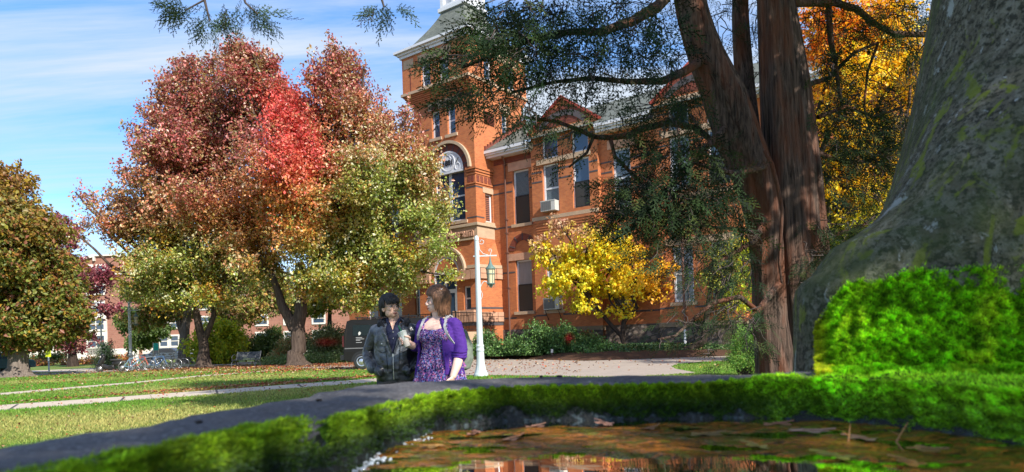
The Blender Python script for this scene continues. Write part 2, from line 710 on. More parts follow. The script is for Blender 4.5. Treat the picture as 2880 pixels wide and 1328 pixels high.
PATHS = [
    [gr(*p) for p in ((-300, 1195), (0, 1156), (300, 1133), (620, 1109), (1053, 1075), (1240, 1065), (1240, 1056), (1053, 1065), (620, 1096), (300, 1119), (0, 1140), (-300, 1174))],
    [gr(*p) for p in ((-200, 1128), (0, 1112), (373, 1079.5), (550, 1061), (700, 1049), (800, 1041), (800, 1039), (700, 1046.5), (550, 1057.5), (373, 1075), (0, 1106), (-200, 1122))],
    [gr(*p) for p in ((1100, 1040), (1000, 1038.5), (870, 1036), (700, 1035.2), (580, 1036), (450, 1040), (300, 1047), (150, 1054), (0, 1060), (0, 1040), (1100, 1010))],
    [gr(*p) for p in ((1060, 1062), (1240, 1059), (1380, 1056), (1560, 1058), (1700, 1061), (1800, 1060), (1960, 1049), (1900, 1038), (1888, 1031), (1910, 1024), (1980, 1018), (2090, 1013), (2240, 1008), (2240, 985), (1060, 985))],
]


def on_lawn(x, y):
    m = np.ones(len(x), bool)
    for p in PATHS: m &= ~in_poly(x, y, p)
    return m


def grass():
    # blades get sparser and larger with distance
    Cs = []
    for (n, y0, y1) in ((70000, 5, 11), (70000, 11, 19), (50000, 19, 32), (22000, 32, 46)):
        y = RNG.uniform(y0, y1, n)
        x = y * RNG.uniform(-.82, .35, n)
        s = np.full(n, .6 + .055 * (y0 + y1) / 2)
        m = on_lawn(x, y)
        Cs.append(np.stack([x[m], y[m], s[m]], 1))
    A = np.concatenate(Cs)
    n = len(A)
    h = RNG.uniform(.025, .05, n) * np.minimum(A[:, 2], 1.25)
    w = RNG.uniform(.006, .011, n) * A[:, 2]
    ang = RNG.uniform(0, 2 * PI, n)
    lean = RNG.normal(0, .5, (n, 2)) * h[:, None]
    base = np.stack([A[:, 0], A[:, 1], np.zeros(n)], 1)
    d = np.stack([np.cos(ang), np.sin(ang), np.zeros(n)], 1) * w[:, None]
    tip = base + np.stack([lean[:, 0], lean[:, 1], h], 1)
    V = np.stack([base - d, base + d, tip], 1).reshape(-1, 3)
    F = np.arange(3 * n).reshape(-1, 3)
    ph = np.sin(A[:, 0] * .55 + 1.3 * np.sin(A[:, 1] * .31)) + np.sin(A[:, 1] * .83 + A[:, 0] * .2) + RNG.normal(0, .5, n)
    dry = np.clip(ph * .32 + .22 + .25 * ((A[:, 1] < 17) & (A[:, 0] > -7)), 0, 1)[:, None]
    c = np.array([[.12, .27, .028]]) * (1 - dry) + np.array([[.42, .38, .13]]) * dry
    c = c * RNG.uniform(.55, 1.35, (n, 1))
    o = np_mesh('grass', V, F, M['grass_blade'], col=np.repeat(c, 3, axis=0))
    tag(o, 'short mown lawn grass in front of the trees', 'grass', kind='stuff')


grass()

TREE_A = gr(835, 1030)
TREE_B = gr(575, 1035)


def fallen():
    pts = []
    def blob(c, r, n, z=.03):
        a = RNG.uniform(0, 2 * PI, n); q = np.abs(RNG.normal(0, .5, n)) * r
        return np.stack([c[0] + np.cos(a) * q * 1.4, c[1] + np.sin(a) * q], 1)
    pts.append(blob(TREE_A, 7, 3800)); pts.append(blob(TREE_B, 7, 2600))
    pts.append(blob(TREE_A + np.array([2, -7, 0]), 7, 1300))
    y = RNG.uniform(8, 40, 2600); x = y * RNG.uniform(-.8, .1, 2600)
    pts.append(np.stack([x, y], 1))
    for q0, q1, n in (((0, 1138), (620, 1093), 700), ((620, 1093), (1053, 1062), 1100), ((400, 1113), (900, 1076), 400)):   # drift along the pavement edge
        t = RNG.uniform(0, 1, n)[:, None]
        a, b_ = gr(*q0)[:2], gr(*q1)[:2]
        p = a * (1 - t) + b_ * t
        p[:, 1] += np.abs(RNG.normal(0, .7, n)) + .05
        pts.append(p)
    q = blob(gr(1600, 1000), 6, 250); pts.append(q)
    y = RNG.uniform(22, 33, 500); x = y * RNG.uniform(-.05, .34, 500); y = y[:160]; x = x[:160]
    pts.append(np.stack([x, y], 1))
    P = np.concatenate(pts)
    n = len(P)
    C = np.stack([P[:, 0], P[:, 1], RNG.uniform(.012, .05, n)], 1)
    D = unit(n); D[:, 2] *= .3; D /= np.linalg.norm(D, axis=1, keepdims=True)
    Nn = unit(n) * .5 + np.array([0, 0, 1.0])
    s = RNG.uniform(.06, .12, n) * np.clip(P[:, 1] / 26, .55, 1.15)
    V, F = leaf_quads(C, D, Nn, s, s * .8)
    c = pick([(.36, .13, .05), (.24, .09, .045), (.45, .26, .14), (.40, .06, .04), (.55, .40, .26), (.5, .33, .05), (.14, .05, .03)], n, (4, 4, 3, 2, 2, 1, 3))
    o = np_mesh('fallen_leaves', V, F, M['leaf_dull'], col=np.repeat(c, 4, axis=0))
    tag(o, 'brown and orange fallen leaves strewn over the lawn and paths', 'fallen leaves', kind='stuff')
    for c_, nm, dx in ((TREE_A, 'mulch_ring', 0), (TREE_B, 'mulch_ring', 0)):
        b = MB()
        N_ = 40
        for (r0, z0) in ():
            pass
        ring = [(c_[0] + 3.1 * (1 + .16 * math.sin(3 * a) + .1 * math.sin(7 * a + 1)) * math.cos(a), c_[1] + 1.7 * (1 + .16 * math.sin(2 * a + 2)) * math.sin(a)) for a in [2 * PI * i / N_ for i in range(N_)]]
        b.add([(p[0], p[1], .006) for p in ring] + [(c_[0], c_[1], .10)], [(i, (i + 1) % N_, N_) for i in range(N_)], True)
        tag(b.build(nm, M['mulch']), kind='structure')


fallen()

# ================================================================== MUSEUM
M['sandstone_dark'] = plain('dark_sandstone', (.20, .15, .10), .85, .3, 2.5, .4, 14)  # darker sandstone tone for the water table
BRZ = R(-36.7)
BUX = (math.cos(BRZ), math.sin(BRZ)); BUY = (-math.sin(BRZ), math.cos(BRZ))
BO = (-2.36 + .42 * BUX[0], 44 + .42 * BUX[1])


def bl(x, y, z=0):
    """building coordinates to world"""
    return (BO[0] + x * BUX[0] + y * BUY[0], BO[1] + x * BUX[1] + y * BUY[1], z)


def wall_holes(b, u0, u1, z0, z1, holes, plane, axis='x', depth=.28, inward=1):
    """wall face in plane axis=plane with rectangular openings and their reveals"""
    us = sorted({u0, u1, *[h[0] for h in holes], *[h[1] for h in holes]})
    zs = sorted({z0, z1, *[h[2] for h in holes], *[h[3] for h in holes]})
    def P(u, z, d=0.0):
        return (u, plane + inward * d, z) if axis == 'x' else (plane + inward * d, u, z)
    for i in range(len(us) - 1):
        for j in range(len(zs) - 1):
            cu, cz = (us[i] + us[i + 1]) / 2, (zs[j] + zs[j + 1]) / 2
            if any(h[0] < cu < h[1] and h[2] < cz < h[3] for h in holes): continue
            b.quad(P(us[i], zs[j]), P(us[i + 1], zs[j]), P(us[i + 1], zs[j + 1]), P(us[i], zs[j + 1]))
    for (a, c, z_, t) in holes:
        b.quad(P(a, z_), P(a, t), P(a, t, depth), P(a, z_, depth))
        b.quad(P(c, z_), P(c, z_, depth), P(c, t, depth), P(c, t))
        b.quad(P(a, t), P(c, t), P(c, t, depth), P(a, t, depth))
        b.quad(P(a, z_), P(a, z_, depth), P(c, z_, depth), P(c, z_))


def window(bp, u0, u1, z0, z1, plane, axis='x', inward=1, style='sash', rec=.16, fw=.11, sill=True, mat=None, arch=False):
    """frame with a pane, maybe a dark screen below, and a stone sill; children of the building"""
    def B(b, ua, ub, d0, d1, za, zb):
        q0, q1 = plane + inward * d0, plane + inward * d1
        lo, hi = min(q0, q1), max(q0, q1)
        if axis == 'x': b.box(ua, ub, lo, hi, za, zb)
        else: b.box(lo, hi, ua, ub, za, zb)
    fr = MB()
    d0, d1 = rec, rec + .09
    B(fr, u0, u0 + fw, d0, d1, z0, z1); B(fr, u1 - fw, u1, d0, d1, z0, z1)
    B(fr, u0 + fw, u1 - fw, d0, d1, z1 - fw, z1); B(fr, u0 + fw, u1 - fw, d0, d1, z0, z0 + fw)
    zm = z0 + (z1 - z0) * .5
    if style in ('sash', 'curtain', 'blind'):
        B(fr, u0 + fw, u1 - fw, d0 + .015, d1 - .01, zm - .05, zm + .05)
    f = fr.build('window', M['white'], bp)
    g = MB()
    B(g, u0 + fw * .8, u1 - fw * .8, d0 + .045, d0 + .07, z0 + fw * .8, z1 - fw * .8)
    g.build('pane', M[{'blind': 'blind', 'curtain': 'curtain', 'louvre': 'louvre'}.get(style, 'glass')], f)
    if mat == 'screen':
        s = MB()
        B(s, u0 + fw, u1 - fw + .02, d0 - .03, d0 + .012, z0 + fw * .4, zm + .05)
        s.build('screen', M['screen'], f)
        t = MB()
        a_, b_, c_, e_ = u0 + fw - .02, u1 - fw + .04, z0 + fw * .3, zm + .09
        B(t, a_, a_ + .06, d0 - .045, d0 - .031, c_, e_); B(t, b_ - .06, b_, d0 - .045, d0 - .031, c_, e_)
        B(t, a_ + .06, b_ - .06, d0 - .045, d0 - .031, c_, c_ + .06); B(t, a_ + .06, b_ - .06, d0 - .045, d0 - .031, e_ - .06, e_)
        t.build('screen_frame', M['black_iron'], f)
    if sill:
        s = MB()
        B(s, u0 - .18, u1 + .18, -.10, rec + .04, z0 - .20, z0 - .002)
        s.build('sill', M['sandstone'], f)
    return f


def arch_ring(b, cx, cz, r0, r1, y0, y1, a0=0, a1=PI, n=28):
    rings = []
    for i in range(n + 1):
        a = a0 + (a1 - a0) * i / n
        c, s = math.cos(a), math.sin(a)
        rings.append([(cx + r0 * c, y0, cz + r0 * s), (cx + r1 * c, y0, cz + r1 * s), (cx + r1 * c, y1, cz + r1 * s), (cx + r0 * c, y1, cz + r0 * s)])
    b.rings(rings, smooth=False)


def ac_unit(bp_loc, w, h, label, braces=False):
    t = thing('air_conditioner', label, 'air conditioner', bl(*bp_loc), BRZ, 'window air conditioners on the museum')
    b = MB()
    b.box(-w / 2, w / 2, -.42, .25, 0, h)
    b.box(-w / 2 - .02, w / 2 + .02, -.44, -.40, h - .03, h + .02)
    b.build('casing', M['ac_grey'], t)
    g = MB()
    g.box(-w / 2 + .05, w / 2 * .45, -.428, -.421, .05, h - .06)
    for i in range(6):
        x = -w / 2 + .05 + (w * .72 - .05) * i / 5.
        g.box(x - .008, x + .008, -.437, -.428, .05, h - .06)
    g.build('grille', M['grille'], t)
    if braces:
        r = MB()
        for s in (-1, 1):
            r.tube([(s * w * .42, -.40, -.02), (s * w * .42, -.02, -.62)], .025, 6)
            r.tube([(s * w * .42, -.40, -.02), (s * w * .42, -.02, -.02)], .02, 6)
        r.build('bracket', M['black_iron'], t)
    return t


def museum():
    B0 = thing('museum_building', 'orange brick museum with a tall square tower dated 1881 and gabled wing', 'building', bl(0, 0), BRZ)
    XL, XR, DY = -5.33, 0.0, 5.4
    # ---------------- tower shaft
    tw = MB()
    fh = [(-3.67, -2.95, 14.94, 16.8), (-2.25, -1.55, 14.94, 16.8), (-3.63, -.93, 9.1, 12.45), (-1.32, -.72, 3.15, 4.75), (-3.95, -1.9, 1.9, 5.9)]
    wall_holes(tw, XL, XR, 1.2, 17.4, fh, 0.0)
    sh = [(3.05, 3.75, 14.95, 16.7), (.95, 1.72, 8.95, 10.85)]
    wall_holes(tw, 0.0, DY, 1.2, 17.4, sh, XR, 'y', inward=-1)
    tw.quad((XL, 0, 0), (XL, DY, 0), (XL, DY, 17.4), (XL, 0, 17.4))
    tw.quad((XL, DY, 0), (XR, DY, 0), (XR, DY, 17.4), (XL, DY, 17.4))
    # louvred opening surround, sign courses
    tw.build('tower_wall', M['brick'], B0)
    window(B0, -3.67, -2.95, 14.94, 16.8, 0); window(B0, -2.25, -1.55, 14.94, 16.8, 0)
    window(B0, 3.05, 3.75, 14.95, 16.7, XR, 'y', -1); window(B0, .95, 1.72, 8.95, 10.85, XR, 'y', -1, 'louvre')
    window(B0, -1.32, -.72, 3.15, 4.75, 0, fw=.09)
    f = window(B0, -3.63, -2.3, 9.1, 12.45, 0); window(B0, -2.3, -.93, 9.1, 12.45, 0)
    # upper belfry stage, corbelled out
    k0, k1 = 17.4, 18.15
    cb = MB()
    for i in range(7):
        o = .07 * (i + 1)
        z = k0 + (k1 - k0) * i / 7
        cb.box(XL - o, XR + o * .25, -o, DY + o, z, z + (k1 - k0) / 7 - .003)
    cb.build('corbel_table', M['brick'], B0)
    lg = MB()
    e = .55
    lg.box(XL - e - .06, XR + .2, -e - .06, DY + e + .06, 18.15, 18.33)
    lg.build('tower_ledge', M['sandstone'], B0)
    UL, UR, UF, UB = XL - .5, XR + .12, -.5, DY + .5
    up = MB()
    hh = [(-4.05, -3.2, 18.4, 20.0), (-2.45, -1.6, 18.4, 20.0)]
    wall_holes(up, UL, UR, 18.33, 20.75, hh, UF)
    hs = [(1.1, 1.95, 18.4, 20.0), (3.7, 4.55, 18.4, 20.0)]
    wall_holes(up, UF, UB, 18.33, 20.75, hs, UR, 'y', inward=-1)
    up.quad((UL, UF, 18.33), (UL, UB, 18.33), (UL, UB, 20.75), (UL, UF, 20.75))
    up.quad((UL, UB, 18.33), (UR, UB, 18.33), (UR, UB, 20.75), (UL, UB, 20.75))
    up.build('belfry_wall', M['brick'], B0)
    gv = MB()
    for x in (-5.05, -.85): gv.box(x - .04, x + .04, UF - .012, UF + .01, 18.4, 20.2)
    for y in (.35, 2.8, 5.2): gv.box(UR - .01, UR + .012, y - .04, y + .04, 18.4, 20.2)
    gv.build_each('wall_groove', M['brick_dark'], B0)
    pn = MB()
    pn.box(UL + .15, UL + 1.1, UF - .02, UF - .002, 20.0, 20.6)
    pn.box(-4.3, -1.3, UF - .02, UF - .002, 20.08, 20.6)
    pn.box(UR + .002, UR + .02, .9, 4.8, 20.08, 20.6)
    pn.build_each('stone_panel', M['sandstone'], B0)
    for h in hh: window(B0, *h, UF)
    for h in hs: window(B0, *h, UR, 'y', -1)
    # carved stone heads of the middle windows
    st = MB()
    for (a, c_, p) in ((-3.95, -2.68, 0), (-2.5, -1.25, 0)):
        st.box(a, c_, -.03, -.003, 16.85, 17.4)
    st.box(XR + .003, XR + .03, 2.8, 4.0, 16.72, 17.3)
    st.box(XR + .003, XR + .03, .7, 2.0, 10.86, 11.25)
    st.build_each('window_head', M['sandstone'], B0)
    tre = MB()
    for cx in (-3.31, -1.9):
        for (dx, dz, r) in ((-.16, 16.93, .16), (.16, 16.93, .16), (0, 17.1, .17)):
            tre.lathe([(r, -.02), (r, .02)], (0, 0, 0), 14)
            n = 14 * 2 + 28
            # turn the disc to face the front
            for i in range(len(tre.v) - 56, len(tre.v)):
                x, y, z = tre.v[i]
                tre.v[i] = (cx + dx + x, -.04 + z, dz + y)
    tre.build('trefoil', M['brick_dark'], B0)
    lv = MB()
    lv.box(XR + .003, XR + .02, 1.05, 2.15, 15.5, 16.35)
    lv.box(XL + .35, XL + 1.0, -.02, -.003, 14.3, 15.0)
    l_ = lv.build_each('louvre', M['louvre'], B0)
    lf = MB()
    for i in range(8): lf.obox((XR + .05, 1.6, 15.55 + i * .105), (.10, 1.1, .018), euler=(0, R(35), 0))
    lf.build_each('louvre_slats', M['brick_dark'], l_)
    pale = MB()
    # big 1881 arch
    ax, az = -2.33, 12.47
    ar = MB(); arch_ring(ar, ax, az, 1.86, 2.05, -.2, .01)
    ar.build('arch_hood', M['cream'], B0)
    ar = MB(); arch_ring(ar, ax, az, 1.37, 1.86, -.035, .01)
    v_ = ar.build('arch_bricks', M['brick_dark'], B0)
    vs = MB()
    for i in range(9):
        a = R(12 + 156 * i / 8)
        vs.obox((ax + 1.62 * math.cos(a), -.04, az + 1.62 * math.sin(a)), (.50, .03, .06), euler=(0, -a, 0))
    vs.build_each('arch_stripes', M['dark_band'], v_)
    ty = MB()
    ty.prism([(ax + 1.37 * math.cos(PI * i / 24), az + 1.37 * math.sin(PI * i / 24)) for i in range(25)], -.02, .05)
    arch_ring(ty, ax, az, 1.27, 1.37, -.06, -.02)
    arch_ring(ty, ax + .02, az + .62, .55, .60, -.05, -.02, 0, 2 * PI, 32)
    for s in (-1, 1): arch_ring(ty, ax + s * .86, az + .24, .20, .24, -.05, -.02, 0, 2 * PI, 24)
    arch_ring(ty, ax + .02, az + .88, .20, .24, -.05, -.02, 0, PI, 16)
    ty.box(ax - 1.35, ax + 1.35, -.05, .03, az - .12, az)
    tm = ty.build('tympanum', M['white'], B0)
    # branches carved beside the date
    br = MB()
    for s in (-1, 1):
        for i in range(4):
            br.obox((ax + .02 + s * (.76 + .04 * i), -.035, az + .52 + .08 * i), (.15, .03, .04), euler=(0, s * R(-35), 0))
    br.build_each('carved_branch', M['grille'], tm)
    t_ = text_mesh('date_numerals', '1881', .50, .02, .006, 'CENTER', M['black_iron'], tm)
    t_.location = (ax + .02, -.05, az + .58); t_.rotation_euler = (R(90), 0, 0)
    # moulded courses and panel band at 11.4 - 12.4
    bd = MB()
    for (z, h, o) in ((12.3, .14, .16), (12.14, .12, .10), (11.98, .10, .05), (11.35, .09, .07), (11.22, .07, .03)):
        bd.box(XL - o, -3.9, -o, -.002, z, z + h); bd.box(-.72, XR + o, -o, -.002, z, z + h)
        bd.box(XR + .002, XR + o, 0, 1.8, z, z + h)
    bd.build_each('brick_course', M['brick'], B0)
    pb = MB()
    for x in (-.62, -.32): pb.box(x, x + .2, -.03, -.002, 11.5, 11.9)
    for y in (.1, .5, .9, 1.3): pb.box(XR + .002, XR + .03, y, y + .28, 11.5, 11.9)
    pb.build_each('brick_panel', M['brick_dark'], B0)
    db = MB()
    for z in (11.12, 9.15):
        db.box(XL, -3.75, -.012, -.002, z, z + .09); db.box(-.8, XR + .012, -.012, -.002, z, z + .09)
        db.box(XR + .002, XR + .012, 0, .8, z, z + .09)
    db.box(-.7, XR, -.012, -.002, 15.6, 15.68); db.box(XL, -3.9, -.012, -.002, 15.6, 15.68)
    db.build_each('dark_course', M['dark_band'], B0)
    # inscribed stone band with MUSEUM lettering
    sb = MB()
    sb.box(XL - .03, XR + .04, -.04, 1.98, 7.85, 8.62)
    sbo = sb.build('inscription_band', M['sandstone'], B0)
    lb = MB()
    lb.box(XL - .16, XR + .17, -.17, 2.0, 8.625, 8.74)
    lb.box(XL - .10, XR + .11, -.10, 2.0, 8.742, 8.82)
    lb.box(XL - .14, XR - .25, -.13, .0, 7.74, 7.845)
    lb.build('band_moulding', M['cream'], B0)
    t_ = text_mesh('inscription', 'Museum', .78, .05, .02, 'LEFT', M['rough_stone'], sbo)
    t_.location = (-2.62, -.09, 7.98); t_.rotation_euler = (R(90), 0, 0); t_.scale = (.90, 1, 1)
    # batter of the tower foot on the wing side and stepped buttress
    bt = MB()
    bt.add([(XR + .004, .02, 6.1), (XR + .004, .02, 7.85), (XR + .004, 1.95, 7.85), (XR + .004, 2.0, 6.1),
            (XR + .10, -.02, 6.1), (XR + .05, 0, 7.85), (XR + .05, 1.97, 7.85), (XR + .55, 2.05, 6.1)],
           [(4, 7, 6, 5), (0, 4, 5, 1), (3, 2, 6, 7), (1, 5, 6, 2), (0, 3, 7, 4)])
    bt.build('buttress_slope', M['brick'], B0)
    bw = MB()
    # the lower buttress block, slightly deeper than the shaft
    bw.prism_z([(-1.0, -.45), (XR + .12, -.45), (XR + .55, 2.0), (-1.0, 2.0)], 0.0, 3.0)
    bw.prism_z([(-.62, -.10), (XR + .12, -.10), (XR + .55, 2.0), (-.62, 2.0)], 3.0, 6.1)
    bw.build('buttress', M['brick'], B0)
    rs = MB()
    def block_row(z0, z1, x0, x1, y, n):
        for i in range(n):
            a = x0 + (x1 - x0) * i / n
            j = random.uniform(.0, .06)
            rs.obox(((a + (x1 - x0) / n / 2), y - .06 - j / 2, (z0 + z1) / 2), ((x1 - x0) / n - .03, .2 + j, z1 - z0 - .03), euler=(R(random.uniform(-2, 2)), 0, R(random.uniform(-2, 2))))
    block_row(5.15, 5.8, -2.0, .08, -.12, 4); block_row(5.15, 5.8, XL, -4.1, -.12, 2)
    block_row(2.35, 2.8, -1.75, .1, -.5, 4); block_row(2.8, 3.15, -1.75, .1, -.5, 3)
    for (z0, z1) in ((5.15, 5.5), (5.5, 5.85), (2.35, 2.7), (2.7, 3.0)):
        for i in range(3):
            rs.obox((XR + .24 + .13 * i, .25 + .68 * i, (z0 + z1) / 2), (.16, .66, z1 - z0 - .03), euler=(0, 0, R(-10)))
    rs.build_each('rock_faced_course', M['rough_stone'], B0)
    cp = MB()
    cp.prism_z([(-.8, -.2), (XR + .2, -.2), (XR + .62, 2.0), (-.8, 2.0)], 5.87, 6.08)
    cp.build('buttress_cap', M['cream'], B0)
    dc = MB()
    dc.prism_z([(-1.8, -.60), (XR + .15, -.60), (XR + .57, 2.01), (-1.8, 2.01)], 2.12, 2.32)
    dc.prism_z([(-.64, -.13), (XR + .14, -.13), (XR + .57, 2.01), (-.64, 2.01)], 3.2, 3.32)
    dc.build_each('dark_course', M['dark_band'], B0)
    # entrance arch
    dx, dz = -2.75, 5.75
    ar = MB(); arch_ring(ar, dx, dz, 1.62, 1.76, -.22, .0)
    ar.build('arch_hood', M['cream'], B0)
    ar = MB(); arch_ring(ar, dx, dz, 1.12, 1.62, -.07, .01, n=12)
    ar.build('arch_stones', M['rough_stone'], B0)
    dr = MB()
    dr.prism([(dx + 1.1 * math.cos(PI * i / 20), dz + 1.1 * math.sin(PI * i / 20)) for i in range(21)], .05, .09)
    fan = dr.build('fanlight', M['glass'], B0)
    fb = MB()
    arch_ring(fb, dx, dz, .98, 1.12, -.02, .06)
    for a in (45, 90, 135): fb.obox((dx + .5 * math.cos(R(a)), .03, dz + .5 * math.sin(R(a))), (1.0, .05, .06), euler=(0, -R(a), 0))
    fb.box(dx - 1.15, dx + 1.15, -.02, .08, dz - .1, dz + .06)
    fb.build('fanlight_bars', M['white'], fan)
    df = MB()
    df.box(-3.95, -3.83, .03, .16, 1.9, 5.65); df.box(-2.02, -1.9, .03, .16, 1.9, 5.65); df.box(-3.0, -2.86, .03, .16, 1.9, 5.65)
    for x in (-3.83, -2.86):
        df.box(x, x + .84, .06, .14, 1.9, 2.9); df.box(x, x + .12, .06, .14, 2.9, 4.4); df.box(x + .72, x + .84, .06, .14, 2.9, 4.4); df.box(x, x + .84, .06, .14, 4.4, 4.65)
    d_ = df.build('entrance_door', M['white'], B0)
    dp = MB(); dp.box(-3.83, -2.02, .10, .13, 2.9, 5.65); dp.build('door_pane', M['glass'], d_)
    # cornice and bell roof with lantern
    cn = MB()
    for (z, h, o) in ((20.752, .18, .12), (20.934, .14, .24), (21.076, .16, .42)):
        cn.box(UL - o, UR + o, UF - o, UB + o, z, z + h)
    cn.build('cornice', M['white'], B0)
    rf = MB()
    cxm, cym = (UL + UR) / 2, (UF + UB) / 2
    hw, hd = (UR - UL) / 2, (UB - UF) / 2
    def prof(t): return (1 - t) ** 1.35
    rings = []
    for i in range(13):
        t = i / 12
        s = .33 + .64 * (1.0 - t) ** 1.25 if i else 1.05
        z = 21.24 + 3.1 * t
        rings.append([(cxm - hw * s, cym - hd * s, z), (cxm + hw * s, cym - hd * s, z), (cxm + hw * s, cym + hd * s, z), (cxm - hw * s, cym + hd * s, z)])
    rf.rings(rings, smooth=False)
    rf.build('tower_roof', M['slate'], B0)
    lt = MB()
    z0 = 24.2
    lt.box(cxm - 1.25, cxm + 1.25, cym - 1.25, cym + 1.25, z0, z0 + .25)
    lt.box(cxm - 1.12, cxm + 1.12, cym - 1.12, cym + 1.12, z0 + .252, z0 + .45)
    for sx in (-1, 1):
        for sy in (-1, 1):
            lt.box(cxm + sx * .98 - .14, cxm + sx * .98 + .14, cym + sy * .98 - .14, cym + sy * .98 + .14, z0 + .45, z0 + 3.0)
        lt.box(cxm - .1, cxm + .1, cym + sx * .98 - .1, cym + sx * .98 + .1, z0 + .45, z0 + 3.0)
        lt.box(cxm + sx * .98 - .1, cxm + sx * .98 + .1, cym - .1, cym + .1, z0 + .45, z0 + 3.0)
    lt.box(cxm - .85, cxm + .85, cym - .85, cym + .85, z0 + .46, z0 + 1.0)
    for (z, h, o) in ((3.0, .2, 1.25), (3.2, .15, 1.4)): lt.box(cxm - o, cxm + o, cym - o, cym + o, z0 + z + .001, z0 + z + h)
    lo = lt.build('roof_lantern', M['white'], B0)
    lg_ = MB(); lg_.box(cxm - .8, cxm + .8, cym - .8, cym + .8, z0 + 1.0, z0 + 2.99); lg_.build('lantern_glass', M['glass'], lo)
    lr = MB(); lr.rings([[(cxm + s * a, cym + s * b_, z) for a, b_ in ((-1, -1), (1, -1), (1, 1), (-1, 1))] for s, z in ((1.4, z0 + 3.35), (.9, z0 + 4.0), (.35, z0 + 5.2), (.03, z0 + 6.2))], smooth=False)
    lr.build('lantern_roof', M['slate'], B0)
    # ---------------- wing
    WY, GY = 1.8, 1.45
    def wing_part(x0, x1, y, ztop, holes, zb=0.0):
        b = MB()
        wall_holes(b, x0, x1, 1.8, ztop, [h for h in holes], y)
        return b
    w1 = wing_part(XR, 3.42, WY, 13.15, [(1.68, 2.95, 8.65, 12.15), (1.68, 2.95, 2.95, 6.3)])
    w1.build('wing_wall', M['brick'], B0)
    dk = MB(); dk.box(.15, 3.3, WY - .02, WY - .003, 12.75, 13.1)
    dk.build_each('brick_panel', M['brick_dark'], B0)
    hd_ = MB()
    hd_.box(1.35, 3.3, WY - .05, WY - .002, 12.15, 12.7); hd_.box(.95, 3.25, WY - .05, WY - .002, 6.3, 6.75)
    hd_.build_each('window_head', M['rough_stone'], B0)
    ar = MB(); arch_ring(ar, 2.3, 6.95, .62, 1.05, WY - .04, WY + .01, n=16); v_ = ar.build('arch_bricks', M['brick_dark'], B0)
    ar = MB()
    for i in range(5):
        a = R(15 + 37 * i); ar.obox((2.3 + .85 * math.cos(a), WY - .05, 6.95 + .85 * math.sin(a)), (.46, .03, .06), euler=(0, -a, 0))
    ar.build('arch_stripes', M['dark_band'], v_)
    window(B0, 1.68, 2.95, 8.65, 12.15, WY, style='blind', mat='screen')
    window(B0, 1.68, 2.95, 2.95, 6.3, WY, style='curtain', mat='screen')

    def bay(x0, x1):
        y = GY
        xs = [x0 + .83, x0 + 3.0]
        W = 1.18
        H = []
        for x in xs: H += [(x, x + W, 9.0, 12.0), (x, x + W, 12.35, 13.8), (x, x + W, 2.9, 6.0)]
        b = MB()
        wall_holes(b, x0, x1, 1.8, 14.15, H, y)
        for x in (x0, x1): b.quad((x, y, 0), (x, WY + .3, 0), (x, WY + .3, 14.15), (x, y, 14.15))
        xm = (x0 + x1) / 2
        b.add([(x0, y, 14.15), (x1, y, 14.15), (xm, y, 15.85)], [(0, 1, 2)])
        b.build('gable_wall', M['brick'], B0)
        for i, x in enumerate(xs):
            window(B0, x, x + W, 9.0, 12.0, y, style='blind' if i == 0 else 'sash', mat=None if i == 0 else 'screen', sill=False)
            window(B0, x, x + W, 12.35, 13.8, y, style='plain', sill=False)
            window(B0, x, x + W, 2.9, 6.0, y, style='curtain' if i else 'blind', mat='screen' if i else None)
        s = MB()
        s.box(x0 + .45, x1 - .45, y - .09, y - .003, 12.02, 12.33)
        s.box(x0 + .02, x1 - .02, y - .14, y - .003, 8.55, 8.78)
        s.box(x0 + .5, x1 - .5, y - .05, y - .003, 13.82, 14.1)
        s.box(x0 + .45, x1 - .45, y - .05, y - .003, 6.02, 6.4)
        s.build_each('window_head', M['sandstone'], B0)
        d = MB()
        for z in (11.55, 10.95, 2.55, 13.3):
            for (a, c_) in ((x0, xs[0] - .02), (xs[0] + W + .02, xs[1] - .02), (xs[1] + W + .02, x1)):
                d.box(a, c_, y - .012, y - .002, z, z + .1)
        d.build_each('dark_course', M['dark_band'], B0)
        a = MB(); arch_ring(a, xm, 12.75, 2.0, 2.35, y - .06, y + .01, R(42), R(138), 18)
        v = a.build('arch_bricks', M['dark_band'], B0)
        a = MB(); arch_ring(a, xm, 12.75, 2.35, 2.6, y - .03, y + .01, R(40), R(140), 18); a.build('arch_face', M['brick_dark'], B0)
        a = MB(); a.prism([(xm + 1.98 * math.cos(R(48 + 84 * i / 12)), 12.75 + 1.98 * math.sin(R(48 + 84 * i / 12))) for i in range(13)], y - .02, y - .002)
        a.build_each('brick_panel', M['brick_dark'], B0)
        c = MB()
        for i in range(5):
            o = .05 * (i + 1)
            c.box(x0 - o * .3 + .3, x1 + o * .3 - .3, y - o * .7, y - .002, 7.75 + .155 * i, 7.75 + .155 * (i + 1) - .004)
        c.build('corbel_table', M['brick'], B0)
        t = MB()
        for sgn in (-1, 1):
            xe = x0 - .15 if sgn < 0 else x1 + .15
            L = math.hypot(xm - xe, 1.85)
            ang = math.atan2(1.8, abs(xm - xe))
            t.obox(((xe + xm) / 2, y + .05, 15.03), (L + .1, .3, .16), euler=(0, -ang if sgn < 0 else ang, 0))
        t.build('gable_coping', M['red_trim'], B0)
        t = MB()
        t.lathe([(.05, -.35), (.2, -.3), (.28, 0), (.2, .25), (.1, .32)], (x0 - .05, y + .1, 13.35), 14)
        t.lathe([(.05, -.35), (.2, -.3), (.28, 0), (.2, .25), (.1, .32)], (x1 + .05, y + .1, 13.35), 14)
        t.build_each('kneeler_stone', M['sandstone'], B0)
        r = MB()
        r.add([(x0 - .1, y, 14.15), (xm, y, 15.9), (x1 + .1, y, 14.15), (x0 - .1, 7.5, 14.15), (xm, 7.5, 15.9), (x1 + .1, 7.5, 14.15)], [(0, 1, 4, 3), (1, 2, 5, 4)])
